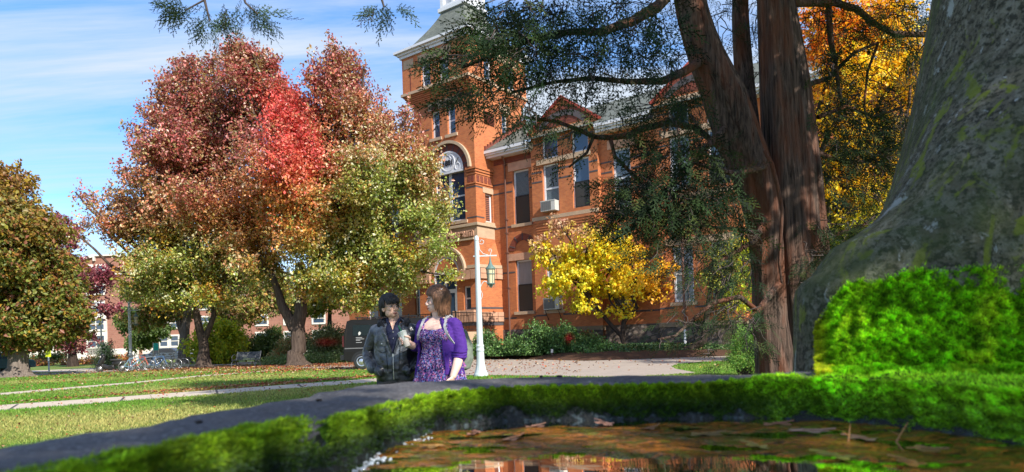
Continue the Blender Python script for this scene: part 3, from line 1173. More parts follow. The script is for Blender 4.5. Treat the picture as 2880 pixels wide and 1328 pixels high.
        r.build('gable_roof', M['slate'], B0)
        pl = MB()
        pl.box(x0 - .04, x1 + .04, y - .12, y + .3, 1.55, 1.81)
        pl.build_each('water_table', M['sandstone_dark'], B0)
        fs = MB()
        fs.box(x0, x1, y - .06, y + .3, -.2, 1.548)
        fs.build_each('foundation', M['fieldstone'], B0)
    bay(3.42, 8.2)
    w2 = wing_part(8.2, 11.85, WY, 13.15, [(9.0, 10.15, 8.65, 12.15), (9.0, 10.15, 2.95, 6.0)])
    w2.build('wing_wall', M['brick'], B0)
    window(B0, 9.0, 10.15, 8.65, 12.15, WY, style='blind'); window(B0, 9.0, 10.15, 2.95, 6.0, WY, style='sash')
    h2 = MB(); h2.box(8.7, 10.5, WY - .05, WY - .002, 12.15, 12.7); h2.build_each('window_head', M['rough_stone'], B0)
    bay(11.85, 16.65)
    w3 = wing_part(16.65, 27, WY, 13.15, [(17.6, 18.8, 8.65, 12.15), (17.6, 18.8, 2.95, 6.0), (21, 22.2, 8.65, 12.15), (21, 22.2, 2.95, 6.0)])
    w3.quad((27, WY, 0), (27, 12, 0), (27, 12, 13.15), (27, WY, 13.15))
    w3.build('wing_wall', M['brick'], B0)
    for x in (17.6, 21): window(B0, x, x + 1.2, 8.65, 12.15, WY); window(B0, x, x + 1.2, 2.95, 6.0, WY)
    d = MB()
    for z in (11.4, 10.8, 8.5, 2.5, 5.5):
        for (a, c_) in ((XR + .6 if z < 6 else XR + .02, 1.62), (3.0, 3.4), (8.22, 8.95), (10.2, 11.8)): d.box(a, c_, WY - .012, WY - .002, z, z + .1)
    d.build_each('dark_course', M['dark_band'], B0)
    fd = MB(); fd.box(XR + .5, 3.42, WY - .06, WY + .3, -.2, 1.8); fd.box(8.2, 11.85, WY - .06, WY + .3, -.2, 1.8); fd.box(16.65, 27, WY - .06, WY + .3, -.2, 1.8)
    fd.build_each('foundation', M['fieldstone'], B0)
    ev = MB()
    for (a, c_) in ((-.05, 3.38), (8.25, 11.8), (16.7, 27.3)):
        a_ = a
        ev.box(a_, c_, WY - .75, WY + .1, 13.3, 13.42); ev.box(a_ - .03 * 0, c_, WY - .85, WY + .1, 13.424, 13.62); ev.box(a_, c_, WY - .62, WY + .1, 13.15, 13.297)
    ev.build_each('eave', M['white'], B0)
    rr = MB()
    def slope(a, c_): rr.add([(a, WY - .86, 13.63), (c_, WY - .86, 13.63), (c_, 6.0, 16.6), (a, 6.0, 16.6), (a, 11, 16.6), (c_, 11, 16.6), (a, 16, 13.6), (c_, 16, 13.6)], [(0, 1, 2, 3), (3, 2, 5, 4), (4, 5, 7, 6)])
    slope(XR, 27.3); slope(-16, XL)
    rr.build('wing_roof', M['slate'], B0)
    stp = MB()
    for i in range(16):
        stp.box(XR + .002, XR + .12, 1.0 + .3 * i, 1.0 + .3 * (i + 1), 13.45 + .19 * i, 13.95 + .19 * i)
    stp.build('step_flashing', M['brick_dark'], B0)
    # left wing beyond the tower
    lw = MB()
    hl = [(x, x + 1.2, z, z + 3.1) for x in (-7.6, -10.2, -12.8) for z in (2.9, 8.8)]
    wall_holes(lw, -15, XL, 0, 13.15, hl, WY)
    lw.quad((-15, WY, 0), (-15, 14, 0), (-15, 14, 13.15), (-15, WY, 13.15))
    lw.build('wing_wall', M['brick'], B0)
    for h in hl: window(B0, *h, WY)
    # pipes
    p = MB()
    p.tube([(1.12, WY - .12, .4), (1.12, WY - .12, 12.9), (1.12, WY - .5, 13.3)], .065, 8)
    for z in (12.6, 9, 8.1, 6.8, 4.5): p.box(1.02, 1.22, WY - .2, WY - .003, z, z + .08)
    p.build('downpipe', M['pipe'], B0)
    p = MB()
    p.tube([(13.32, GY - .12, 1.5), (13.32, GY - .12, 13.8)], .065, 8)
    p2 = p.build('downpipe', M['pipe'], B0)
    p = MB(); p.tube([(13.32, GY - .13, 1.6), (13.45, GY - .5, .3)], .075, 8); p.build('pipe_foot', M['white'], p2)
    ac_unit((3.42 + .83 + .6, GY - .02, 9.02), 1.05, .62, 'grey air conditioner in the upper floor window left of the gable bay')
    ac_unit((3.42 + .83 + .62, GY - .02, 2.92), 1.15, .7, 'grey air conditioner on angled brackets in the ground floor window', True)
    ac_unit((9.0 + .55, WY - .02, 2.97), 1.0, .62, 'grey air conditioner behind the yellow leaved tree', True)
    # entrance terrace
    s = MB()
    s.box(-5.6, 1.6, -4.2, -.6, 0, 1.7)
    for i in range(6): s.box(-5.2, -2.6, -4.2 - .32 * (i + 1), -4.2 - .32 * i + .001, 0, 1.45 - .26 * i)
    tt = thing('entrance_terrace', 'low stone terrace with steps at the foot of the brick tower', 'terrace', bl(0, 0), BRZ)
    s.build('terrace_block', M['sandstone'], tt)
    rl = thing('railing', 'black iron railing along the terrace behind the lamp post', 'railing', bl(0, 0), BRZ)
    a = MB()
    y = -4.05
    a.box(-2.4, 1.5, y - .03, y + .03, 2.82, 2.87); a.box(-2.4, 1.5, y - .02, y + .02, 1.82, 1.86)
    a.box(1.44, 1.5, y, -.7, 2.82, 2.87); a.box(1.45, 1.49, y, -.7, 1.82, 1.86)
    a.build('handrail', M['black_iron'], rl)
    a = MB()
    for i in range(28): x = -2.35 + i * .14; a.box(x - .011, x + .011, y - .011, y + .011, 1.86, 2.82)
    for i in range(24): yy = y + .14 + i * .138; a.box(1.46, 1.48, yy - .01, yy + .01, 1.86, 2.82)
    a.build('balusters', M['black_iron'], rl)
    for x in (-2.4, -.45, 1.47):
        a = MB(); a.box(x - .035, x + .035, y - .035, y + .035, 1.7, 2.95); a.build('post', M['black_iron'], rl)


museum()


# ================================================================== FAR DORMITORY
def dorm():
    D = 92.0
    P0 = at(232, 1010, D)
    t = thing('brick_dormitory', 'distant brown brick dormitory with pale stone window bays beyond the left lawn', 'building', (P0[0], D, 0), R(1.5))
    s = D / FPX
    def X(px): return (px - 232) * s
    def Z(py): return CAMZ + (996 - py) * s
    b = MB()
    holes = []
    win = []
    # gabled bay
    gx0, gx1 = X(232), X(400)
    for (a, c) in ((262, 280), (297, 315)): win.append((X(a), X(c), Z(776), Z(754)))
    for (a, c) in ((268, 312),):
        for (u, v) in ((880, 855), (930, 900), (978, 948), (830, 808)): win.append((X(a), X(c), Z(u), Z(v)))
    b.box(gx0, gx1, -1.2, 12, 0, Z(742))
    b.prism([(gx0, Z(742)), (gx1, Z(742)), (X(352), Z(727)), (X(290), Z(727))], -1.2, 11.9)
    b.box(X(-260), gx0, 0, 12, 0, Z(800))
    b.box(gx1, X(1000), 0, 12, 0, Z(800))
    b.build('wall', M['brick_far'], t)
    q = MB()
    q.box(X(263), X(318), -1.45, -1.21, Z(1000), Z(862))
    q.box(gx0 - .1, gx1, -1.4, -1.21, Z(779), Z(776))
    q.box(X(-260), gx0, -.1, -.01, 0, Z(985)); q.box(gx1, X(1000), -.1, -.01, 0, Z(985))
    q.box(gx0 - .1, gx1 + .1, -1.45, -1.21, 0, Z(985))
    q.prism([(gx0 - .3, Z(744)), (X(290), Z(727) - .1), (X(290), Z(725) + .2), (gx0 - .3, Z(739))], -1.5, -1.1)
    q.prism([(X(290), Z(727)), (X(352), Z(727)), (X(352), Z(724)), (X(290), Z(724))], -1.5, -1.1)
    q.prism([(gx1 + .3, Z(744)), (gx1 + .3, Z(739)), (X(352), Z(725) + .2), (X(352), Z(727) - .1)], -1.5, -1.1)
    q.box(X(288), X(292), -1.6, -1.2, Z(740), Z(724))
    q.build('stone_trim', M['white_stone'], t)
    for (px0, px1) in ((0, 30), (60, 90), (120, 150), (185, 222), (450, 470), (480, 500), (560, 590), (640, 670), (720, 750), (800, 830), (880, 910)):
        for (u, v) in ((880, 855), (930, 905), (982, 955), (835, 812)):
            win.append((X(px0), X(px1), Z(u), Z(v)))
    for (x0, x1, z0, z1) in win:
        y = -1.2 if gx0 - .2 < x0 < gx1 else 0
        if y < 0 and z0 < Z(860) : y = -1.45
        f = MB()
        wd = .22
        f.box(x0 - wd, x0, y - .12, y - .003, z0 - wd, z1 + wd); f.box(x1, x1 + wd, y - .12, y - .003, z0 - wd, z1 + wd)
        f.box(x0, x1, y - .12, y - .003, z1, z1 + wd); f.box(x0, x1, y - .14, y - .003, z0 - wd, z0)
        nx = max(1, round((x1 - x0) / 1.0))
        for i in range(1, nx): xx = x0 + (x1 - x0) * i / nx; f.box(xx - .06, xx + .06, y - .09, y - .003, z0, z1)
        f.box(x0, x1, y - .08, y - .003, (z0 + z1) / 2 - .05, (z0 + z1) / 2 + .05)
        w_ = f.build('window', M['white_stone'], t)
        g = MB(); g.box(x0, x1, y - .05, y - .0031, z0, z1); g.build('pane', M['glass'], w_)
    r = MB()
    for (a, c) in ((X(-260), gx0), (gx1, X(1000))):
        r.add([(a, -.5, Z(800)), (c, -.5, Z(800)), (c, 6, Z(770)), (a, 6, Z(770)), (a, 12.5, Z(800)), (c, 12.5, Z(800))], [(0, 1, 2, 3), (3, 2, 5, 4)])
    r.build('roof', M['slate'], t)


dorm()
# ================================================================== TREES
def bark(name, c1, c2, sc=(14, 14, 1.6), bump=.9):
    k = N(name)
    o = k.obj()
    f = k.noise(1.0, k.mapping(o, sc), 6, .65, .3)
    big = k.noise(1.4, o, 3)
    c = k.mix(k.ramp(f, [(.35, 0.0), (.65, 1.0)]), c1, c2)
    c = k.mix(k.math('MULTIPLY', big, .4), c, tuple(x * .6 for x in c2))
    return k.done(k.pbsdf(c, .9, k.bump(f, bump, .06), .2))


M['bark'] = bark('maple_bark', (.03, .021, .017), (.13, .095, .075))
M['bark_pale'] = bark('pale_bark', (.09, .07, .06), (.24, .2, .17))
M['bark_dark'] = bark('dark_bark', (.016, .012, .010), (.07, .05, .04))


def limb(b, p0, p1, r0, r1, sag=0.0, wob=.06, n=7, seg=7, rnd=random):
    p0 = Vector(p0); p1 = Vector(p1)
    L = (p1 - p0).length
    pts = []
    ph = [rnd.uniform(0, 6.28) for _ in range(3)]
    for i in range(n):
        t = i / (n - 1)
        q = p0.lerp(p1, t)
        e = math.sin(PI * t) * L * wob
        q = q + Vector((math.sin(ph[0] + 5 * t), math.sin(ph[1] + 4 * t), math.sin(ph[2] + 6 * t) * .6)) * e
        q.z += sag * 4 * t * (1 - t)
        pts.append(q)
    b.tube(pts, [r0 + (r1 - r0) * (i / (n - 1)) for i in range(n)], seg, cap=False)
    return pts


LAST = {}


def crown_leaves(lobes, n_cl, per, size, colfn, up=.25, spray=.75, droop=.5, thin=.85, shell=.45, lw=.62, spk=.08, sub=9, body=.9):
    """leaf sprays filling ellipsoid lobes; lobes rows: cx cy cz rx ry rz weight"""
    Lb = np.array(lobes, float)
    if sub:      # each lobe breaks up into smaller leaf masses with gaps between them
        k_ = np.repeat(np.arange(len(Lb)), sub)
        us = unit(len(k_))
        f_ = RNG.uniform(.45, .82, len(k_))[:, None]
        g_ = RNG.uniform(.24, .42, len(k_))[:, None]
        S_ = np.concatenate([Lb[k_, :3] + us * f_ * Lb[k_, 3:6], Lb[k_, 3:6] * g_, Lb[k_, 6:7]], 1)
        Lb = np.concatenate([S_, Lb * np.array([1, 1, 1, .86, .86, .86, body])])
    w = Lb[:, 6] * (Lb[:, 3] * Lb[:, 4] * Lb[:, 5]) ** (2 / 3)
    idx = RNG.choice(len(Lb), n_cl, p=w / w.sum())
    u = unit(n_cl)
    r = RNG.uniform(shell ** 3, 1, n_cl) ** (1 / 3)
    far = RNG.uniform(size=n_cl) < spk
    r = np.where(far, r * RNG.uniform(1.0, 1.18, n_cl), r)
    LAST['far'] = far
    # lumpy outline
    lump = .96 + .16 * np.sin(u[:, 0] * 7 + idx * 1.7) * np.sin(u[:, 2] * 6 + idx) + .10 * np.sin(u[:, 1] * 9 + idx * 2.3)
    C = Lb[idx, :3] + u * (r * lump)[:, None] * Lb[idx, 3:6]
    ax = u * Lb[idx, 3:6]
    ax /= np.linalg.norm(ax, axis=1, keepdims=True)
    ax = ax * .8 + unit(n_cl) * .5 + np.array([0, 0, up]) * np.where(far, 2.2, 1)[:, None]
    ax /= np.linalg.norm(ax, axis=1, keepdims=True)
    sl = RNG.uniform(.5, 1.2, n_cl) * spray * np.where(far, 1.7, 1)
    t = RNG.uniform(-.5, .6, (n_cl, per))
    spread = ((1 - np.clip(t + .1, 0, 1)) * .30 * sl[:, None] + .05) * np.where(far, .5, 1)[:, None]
    P = C[:, None, :] + ax[:, None, :] * (t * sl[:, None])[:, :, None] + RNG.normal(size=(n_cl, per, 3)) * spread[:, :, None] * .8
    P = P.reshape(-1, 3)
    n = len(P)
    A = np.repeat(ax, per, axis=0)
    D = A * .5 + unit(n) * .8
    D[:, 2] -= droop
    D /= np.linalg.norm(D, axis=1, keepdims=True)
    Nn = unit(n) + np.array([0.1, -.5, .9]) * .7
    s = RNG.uniform(.55, 1.4, n) * size
    V, F = leaf_quads(P, D, Nn, s, s * lw)
    depth = np.repeat(r, per)
    col = colfn(P, depth, np.repeat(RNG.uniform(-1, 1, n_cl), per))
    return V, F, np.repeat(col, 4, axis=0), C, ax


def lobe_px(px, py, rx, ry, D, dy=None, w=1.0):
    """a crown lobe given in photo pixels at distance D"""
    c = at(px, py, D)
    k_ = D / FPX
    return (c[0], c[1], c[2], rx * k_, (dy if dy else (rx + ry) / 2 * k_), ry * k_, w)


def tree(name, label, cat, base, trunk, lobes, n_cl, per, size, colfn, group=None, barkm='bark', leafm='leaf', twigs=260, crown_name='crown', limbs=True, fork=None, **kw):
    """trunk: list of (offset xyz from base, radius)"""
    t = thing(name, label, cat, tuple(base), 0, group)
    off = np.array(base)
    lobesL = [(l[0] - off[0], l[1] - off[1], l[2] - off[2], *l[3:]) for l in lobes]
    b = MB()
    pts = [Vector(p) for p, r in trunk]
    rad = [r for p, r in trunk]
    # root flare
    ph = random.uniform(0, 6)
    b.tube(pts, rad, 18, cap=False, flute=lambda j, i, w: 1 + (.16 if i == 0 else .07) * math.sin(w * 5 + ph) + .04 * math.sin(w * 9 + i))
    top = pts[-1]
    b2 = MB()
    starts = [(top, rad[-1])]
    if fork:
        for f in fork:
            fp = [Vector(p) for p, r in f]
            b.tube(fp, [r for p, r in f], 12, cap=False)
            starts.append((fp[-1], f[-1][1]))
    V, F, c, C, ax = crown_leaves(lobesL, n_cl, per, size, colfn_shift(colfn, off), **kw)
    ends = []
    for l in lobesL:
        tgt = Vector(l[:3])
        s, r = min(starts, key=lambda q: (q[0] - tgt).length)
        q = limb(b2, s, tgt, min(r * .8, .05 + .03 * (tgt - s).length), .05, sag=-.03 * (tgt - s).length, seg=6)
        ends += [(p, .05) for p in q[3:]]
    if twigs:
        E = np.array([list(e[0]) for e in ends])
        pf = 1 + 4.0 * LAST['far']
        sel = RNG.choice(len(C), min(twigs, len(C)), replace=False, p=pf / pf.sum())
        for i in sel:
            d = np.linalg.norm(E - C[i], axis=1)
            j = int(np.argmin(d))
            limb(b2, E[j], C[i] + ax[i] * .2, .035, .008, sag=.05, wob=.08, n=5, seg=4)
    b.build('trunk', M[barkm], t)
    b2.build('branches', M[barkm], t)
    np_mesh(crown_name, V, F, M[leafm], t, c)
    return t


def colfn_shift(fn, off):
    return lambda P, d, r: fn(P + off, d, r)


def pixx(P):
    """photo-like horizontal coordinate, used only to lay out the leaf colours of one crown"""
    return 1440 + (P[:, 0] / P[:, 1]) * FPX


def mixc(a, b, t):
    return a * (1 - t[:, None]) + b * t[:, None]


def sm(x, a, b):
    t = np.clip((x - a) / (b - a), 0, 1)
    return t * t * (3 - 2 * t)


def maple_col(P, d, r):
    n = len(P)
    def pick(pal, n, w=None, jit=.2):
        # most leaves of a spray share one tint
        pal = np.array(pal, float)
        w_ = np.ones(len(pal)) / len(pal) if w is None else np.array(w) / sum(w)
        h_ = np.modf(np.abs(np.sin(r * 917.3 + len(pal) * 3.1 + pal[0, 0] * 50)) * 43.7)[0]
        a_ = np.minimum(np.searchsorted(np.cumsum(w_), h_), len(pal) - 1)
        b_ = RNG.choice(len(pal), n, p=w_)
        i_ = np.where(RNG.uniform(size=n) < .62, a_, b_)
        return pal[i_] * (1 + RNG.uniform(-jit, jit, (n, 1))) * (1 + .22 * np.sin(r * 331)[:, None])
    kd = 39.8 / P[:, 1]
    x = P[:, 0] * kd; z = 1.15 + (P[:, 2] - 1.15) * kd
    purple = pick([(.40, .095, .085), (.24, .065, .055), (.50, .17, .14), (.32, .17, .07), (.36, .28, .12), (.66, .42, .34)], n, (4, 3.4, 1.8, 3, 1.6, .8))
    russet = pick([(.56, .18, .09), (.38, .15, .06), (.58, .34, .17), (.36, .32, .09), (.74, .58, .42)], n, (4, 3, 3, 3, 1.5))
    green = pick([(.26, .34, .06), (.15, .23, .04), (.38, .45, .10), (.46, .30, .07), (.72, .74, .48)], n, (5, 3, 4, 1.5, 1.8))  # palest tints here and above paint sky glints into the leaf colour
    gold = pick([(.55, .34, .02), (.50, .22, .02), (.42, .40, .03), (.48, .12, .02)], n, (4, 3, 3, 2))
    red = pick([(.72, .09, .08), (.58, .07, .06), (.80, .24, .16), (.50, .05, .05)], n, (4, 3, 2, 2))
    nz = .9 * np.sin(x * .9 + z * .5) + .7 * np.sin(z * 1.3 - x * .4) + 1.3 * r + RNG.normal(0, .9, n)
    xc = (x + 12.7)
    # line between russet and green drops to the left
    h = z + .9 * nz
    lo = 7.0 + 4.2 * sm(xc, -1.5, 3.5)
    c = mixc(green, russet, sm(h, lo - 1.5, lo + 2.2))
    c = mixc(c, purple, sm(h, lo + 2.4, lo + 5.0))
    inner = sm(np.sin(x * 1.1 + 2) * np.sin(z * 1.4 + x * .3) + .5 * r, .35, .9) * sm(11.0 - h, 0, 4) * .8
    c = mixc(c, gold, inner * (RNG.uniform(size=n) < .85))
    low = sm(4.8 - h * .8, 0, 2.0) * .55
    c = mixc(c, gold, low * (RNG.uniform(size=n) < .5))
    rd = np.exp(-(((x + 12.7 - .1 - .12 * (z - 13)) / 2.0) ** 2 + ((z - 13.4) / 3.3) ** 2) + .42 * nz)
    c = mixc(c, red, np.clip(rd * 1.9 - .35 + .45 * r * (rd > .12), 0, .92))
    r2 = np.exp(-(((x + 12.7 + .6) / 3.6) ** 2 + ((z - 9.0) / 2.3) ** 2))
    c = mixc(c, pick([(.74, .27, .07), (.62, .18, .05), (.66, .36, .08)], n), np.clip(r2 * 1.1, 0, 1) * (RNG.uniform(size=n) < .65))
    return c


def maples():
    D = TREE_A[1]
    A = []
    for (px, py, rx, ry, dy, w) in (
            (860, 520, 220, 190, 6, .45), (900, 380, 110, 130, 4, .4), (672, 128, 12, 34, .6, .5), (640, 160, 12, 30, .6, .4), (715, 165, 12, 30, .6, .4), (760, 200, 12, 30, .6, .4), (945, 130, 10, 28, .5, .4), (975, 165, 10, 26, .5, .35), (1025, 190, 12, 26, .5, .35), (885, 185, 10, 26, .5, .35), (1075, 270, 12, 30, .6, .3), (1150, 315, 12, 28, .6, .3),
            (705, 260, 100, 90, 3.5, 1.2), (690, 190, 50, 52, 2.2, 1.0), (665, 150, 26, 34, 1.2, .7), (738, 185, 34, 34, 1.5, .8), (780, 290, 50, 60, 2.2, 1),
            (860, 370, 95, 95, 4, 1.3), (950, 280, 72, 80, 2.6, .9), (948, 195, 34, 50, 1.5, .8), (990, 215, 34, 50, 1.5, .7), (945, 150, 16, 26, 1.0, .4), (1010, 190, 18, 26, 1.0, .3), (890, 240, 28, 40, 1.4, .5), (1030, 340, 80, 80, 3.4, 1),
            (1110, 420, 85, 75, 3.2, .9), (1150, 350, 34, 36, 1.6, .5), (1185, 500, 75, 70, 2.8, .9), (1060, 520, 130, 100, 5, 1.1), (830, 510, 150, 110, 5.5, 1.2),
            (1190, 620, 85, 60, 2.8, .9), (1010, 660, 140, 80, 5, 1.1), (860, 680, 120, 75, 5.0, 1.0), (1120, 730, 100, 50, 3, .8), (1262, 570, 34, 40, 1.5, .5), (1240, 700, 50, 34, 1.6, .4), (1255, 775, 50, 18, 1.3, .4),
            (990, 770, 110, 55, 4.2, 1), (880, 795, 70, 40, 3.5, .7), (1000, 838, 80, 34, 3, .8), (730, 760, 70, 50, 4.0, .7), (1130, 800, 60, 30, 2, .5), (1080, 850, 50, 22, 2, .4)):
        A.append(lobe_px(px, py, rx, ry, D - random.uniform(-1, 1.5), dy, w))
    base = TREE_A
    # trunk and fork follow the photo at the trunk's own distance
    def T(px, py, r, dd=0.0):
        q = at(px, py, D + dd) - base
        return ((q[0], q[1], q[2]), r)
    trunk = [((0, 0, -.1), .95), ((-.03, 0, .25), .58), ((-.08, 0, .8), .46), T(840, 985, .41), T(838, 940, .40), T(834, 915, .42), T(845, 880, .36), T(846, 820, .32), T(842, 740, .26)]
    forks = [[T(829, 925, .38), T(812, 893, .32), T(793, 860, .27), T(782, 820, .22), T(760, 760, .18)],
             [T(846, 830, .24), T(880, 760, .2), T(930, 690, .16)]]
    tree('maple_tree', 'large maple with red, purple and green autumn leaves, trunk forked low, left of the man', 'tree', base, trunk, A, 8600, 22, .175, maple_col, 'autumn maples on the lawn', leafm='leaf_glossy', fork=forks, twigs=650, up=.45, spray=.95, spk=.2, shell=.08)
    D = TREE_B[1]
    Bl = []
    for (px, py, rx, ry, dy, w) in (
            (540, 540, 170, 190, 5, .4), (535, 180, 10, 26, .5, .4), (500, 190, 12, 26, .5, .4), (480, 215, 10, 26, .5, .35), (600, 165, 12, 30, .6, .4), (440, 290, 14, 22, .6, .3), (212, 540, 14, 10, .5, .2),
            (560, 280, 90, 75, 3, 1.1), (590, 200, 40, 36, 2, .7), (520, 210, 34, 34, 1.6, .6), (480, 260, 38, 44, 2, .7), (480, 350, 70, 60, 3, .9), (620, 350, 110, 90, 4, 1.1), (455, 430, 70, 50, 3, .8), (385, 372, 36, 16, 1.2, .35), (400, 420, 30, 18, 1.2, .3),
            (560, 450, 140, 100, 5, 1.2), (445, 520, 90, 60, 3.6, .9), (380, 570, 60, 40, 3, .7), (300, 585, 66, 20, 2, .4), (236, 555, 34, 16, 1.2, .35), (275, 632, 60, 20, 2, .4), (222, 664, 30, 12, 1.2, .25), (350, 650, 60, 34, 2.5, .7),
            (600, 600, 150, 90, 5, 1.2), (450, 640, 120, 70, 4.5, 1.1), (410, 730, 60, 46, 3.2, .8), (500, 760, 120, 70, 4.5, 1.1), (620, 730, 110, 75, 4.5, 1.0), (395, 815, 50, 34, 2.4, .7), (470, 840, 75, 34, 3, .7), (590, 830, 60, 34, 2.6, .6), (690, 680, 80, 80, 4, .9)):
        Bl.append(lobe_px(px, py, rx, ry, D - random.uniform(-1, 2.5), dy, w))
    base = TREE_B
    trunk = [((0, 0, -.1), .82), ((-.02, 0, .22), .46), ((.0, 0, .8), .35), T2(575, 985, .30, base), T2(572, 960, .29, base), T2(562, 930, .24, base), T2(556, 900, .22, base), T2(548, 850, .2, base)]
    forks = [[T2(574, 955, .22, base), T2(588, 925, .18, base), T2(598, 897, .16, base), T2(610, 850, .14, base)]]
    tree('maple_tree', 'broad maple with russet leaves and a dark V shaped trunk, left of the bench', 'tree', base, trunk, Bl, 6400, 22, .175, maple_col, 'autumn maples on the lawn', leafm='leaf_glossy', fork=forks, twigs=480, up=.4, spray=.95, spk=.2, shell=.08)


def T2(px, py, r, base):
    q = at(px, py, base[1]) - np.array(base)
    return ((q[0], q[1], q[2]), r)


maples()


def palette_col(pal, w=None, by_depth=None):
    def f(P, d, r):
        c = pick(pal, len(P), w)
        if by_depth is not None:
            c2 = pick(by_depth, len(P))
            c = mixc(c, c2, sm(.8 - d, 0, .3))
        return c * (1 + .25 * r[:, None])
    return f


def left_tree():
    base = gr(50, 1060)
    D = base[1]
    G = [(.16, .19, .035), (.10, .14, .03), (.30, .22, .04), (.40, .24, .03), (.24, .09, .05), (.22, .24, .05), (.34, .15, .05)]
    def colf(P, d, r):
        c = pick(G, len(P), (5, 4, 2, 1.5, 2, 4, 2))
        rust = pick([(.34, .16, .05), (.26, .10, .05), (.45, .30, .04)], len(P))
        t = sm(P[:, 2] + r * 1.5 + np.sin(P[:, 0] * 1.5) , 6, 11)
        return mixc(c, rust, t * .65)
    L = []
    for (px, py, rx, ry, dy, w) in ((-10, 520, 70, 70, 3, 1), (40, 600, 70, 60, 3, 1), (10, 690, 120, 80, 4, 1.2), (110, 650, 60, 55, 2.5, .8), (110, 760, 90, 70, 4, 1), (-20, 800, 110, 80, 4, 1),
                                     (160, 830, 75, 60, 3, .8), (60, 880, 110, 70, 4.5, 1.1), (150, 930, 80, 45, 3, .9), (40, 960, 80, 40, 3.5, .8), (-80, 640, 90, 120, 4, 1), (-80, 900, 80, 80, 4, .8), (190, 900, 50, 40, 2, .5)):
        L.append(lobe_px(px, py, rx, ry, D - random.uniform(-1, 2), dy, w))
    tr = [((0, 0, -.1), 1.0), ((0, 0, .25), .72), T2(52, 1035, .5, base), T2(53, 1000, .45, base), T2(50, 950, .36, base), T2(45, 880, .3, base), T2(30, 780, .2, base)]
    tree('maple_tree', 'green and rust coloured tree with a thick pale trunk, cut by the left frame edge', 'tree', base, tr, L, 3300, 22, .22, colf, None, 'bark_pale', twigs=200, spk=.2, shell=.08)
    # purple one behind
    b2 = at(205, 1018, 62); b2[2] = 0
    L = [lobe_px(*q[:4], 62 - random.uniform(-1, 1), *q[4:]) for q in ((165, 640, 50, 40, 2.5, .9), (200, 720, 40, 40, 2, .7), (195, 680, 45, 40, 2, .6), (270, 800, 80, 32, 3, .8), (250, 870, 75, 40, 3, .7), (300, 770, 60, 26, 2, .6), (230, 960, 70, 30, 3, .7), (150, 760, 80, 60, 3, .8), (30, 790, 60, 40, 3, .6), (215, 765, 50, 40, 2, .7))]
    tr = [((0, 0, -.1), .5), ((0, 0, 1), .35), ((-.3, 0, 4), .25), ((-.6, 0, 8), .15)]
    tree('plum_tree', 'dark pink and purple leaved tree in front of the far dormitory', 'tree', b2, tr, L, 620, 20, .27,
         palette_col([(.30, .06, .09), (.22, .05, .075), (.40, .14, .15), (.16, .035, .05)]), None, 'bark_dark', twigs=120)


left_tree()


def mid_trees():
    # pale trunked tree behind the bicycles
    base = at(518, 1012, 58); base[2] = 0
    L = [lobe_px(*q[:4], 58 - random.uniform(-1, 1), *q[4:]) for q in ((470, 880, 80, 35, 3, 1), (400, 900, 60, 30, 2.5, .8), (560, 800, 90, 60, 4, 1), (450, 820, 90, 50, 4, .9), (690, 880, 80, 40, 3, .9), (760, 820, 60, 60, 3, .7), (640, 850, 50, 40, 2.5, .7))]
    tr = [((0, 0, -.1), .75), ((0, 0, .6), .5), T2(518, 960, .4, base), T2(520, 925, .36, base), T2(528, 880, .28, base), T2(540, 820, .2, base)]
    fk = [[T2(519, 950, .3, base), T2(505, 915, .24, base), T2(497, 880, .2, base), T2(480, 830, .15, base)]]
    tree('oak_tree', 'pale grey forked trunk with thin yellow green foliage, behind the bicycles', 'tree', base, tr, L, 1300, 18, .27,
         palette_col([(.22, .25, .05), (.14, .19, .04), (.42, .28, .07), (.36, .36, .09), (.40, .22, .12)]), None, 'bark_pale', fork=fk, twigs=120)
    # background tree mass between the maples and the museum
    for (px, D, lob, pal, lab) in (
            (650, 74, ((620, 820, 90, 60), (700, 780, 90, 70), (760, 850, 80, 50), (660, 880, 70, 40)), [(.16, .20, .05), (.10, .14, .035), (.40, .30, .14), (.44, .24, .16)], 'green and tan tree far behind the bench, seen through the maples'),
            (930, 70, ((900, 800, 80, 60), (960, 850, 70, 40), (860, 860, 70, 40), (980, 780, 70, 60)), [(.26, .28, .06), (.42, .34, .06), (.14, .20, .04)], 'yellow green tree behind the black van, under the big maple'),
            (360, 78, ((400, 960, 30, 30), (370, 900, 40, 40), (440, 930, 40, 30)), [(.07, .12, .03), (.12, .18, .04)], 'small dark green tree beside the dormitory wall')):
        base = at(px, 1010, D); base[2] = 0
        L = [lobe_px(*q, D, 3.0, 1) for q in lob]
        h = max(.8, L[0][2] - 1)
        tree('background_tree', lab, 'tree', base, [((0, 0, -.1), .3), ((0, 0, h * .5), .22), ((.1, 0, h * .8), .15)], L, 620, 18, .3, palette_col(pal), None, 'bark_dark', twigs=40)


mid_trees()


def bush(name, label, lob, D, n, per, size, pal, group=None, w=None, leafm='leaf', zbase=0.0, cat='bush', extra=None, **kw):
    px = sum(q[0] for q in lob) / len(lob)
    base = at(px, 1000, D); base[2] = zbase
    t = thing(name, label, cat, tuple(base), 0, group)
    L = [lobe_px(*q[:4], D + (q[5] if len(q) > 5 else 0), (q[4] if len(q) > 4 else None), 1) for q in lob]
    L = [(l[0] - base[0], l[1] - base[1], l[2] - base[2], *l[3:]) for l in L]
    V, F, c, C, ax = crown_leaves(L, n, per, size, colfn_shift(extra or palette_col(pal, w), base), shell=.25, spk=.03, sub=5, **kw)
    V[:, 2] = np.maximum(V[:, 2], .015)
    np_mesh('foliage', V, F, M[leafm], t, c)
    b = MB()
    E = C[RNG.choice(len(C), min(46, len(C)), replace=False)]
    for e in E:
        limb(b, (e[0] * .35, e[1] * .25, -.05), e, .03, .008, wob=.05, n=4, seg=4)
    b.build('stems', M['bark_dark'], t)
    return t


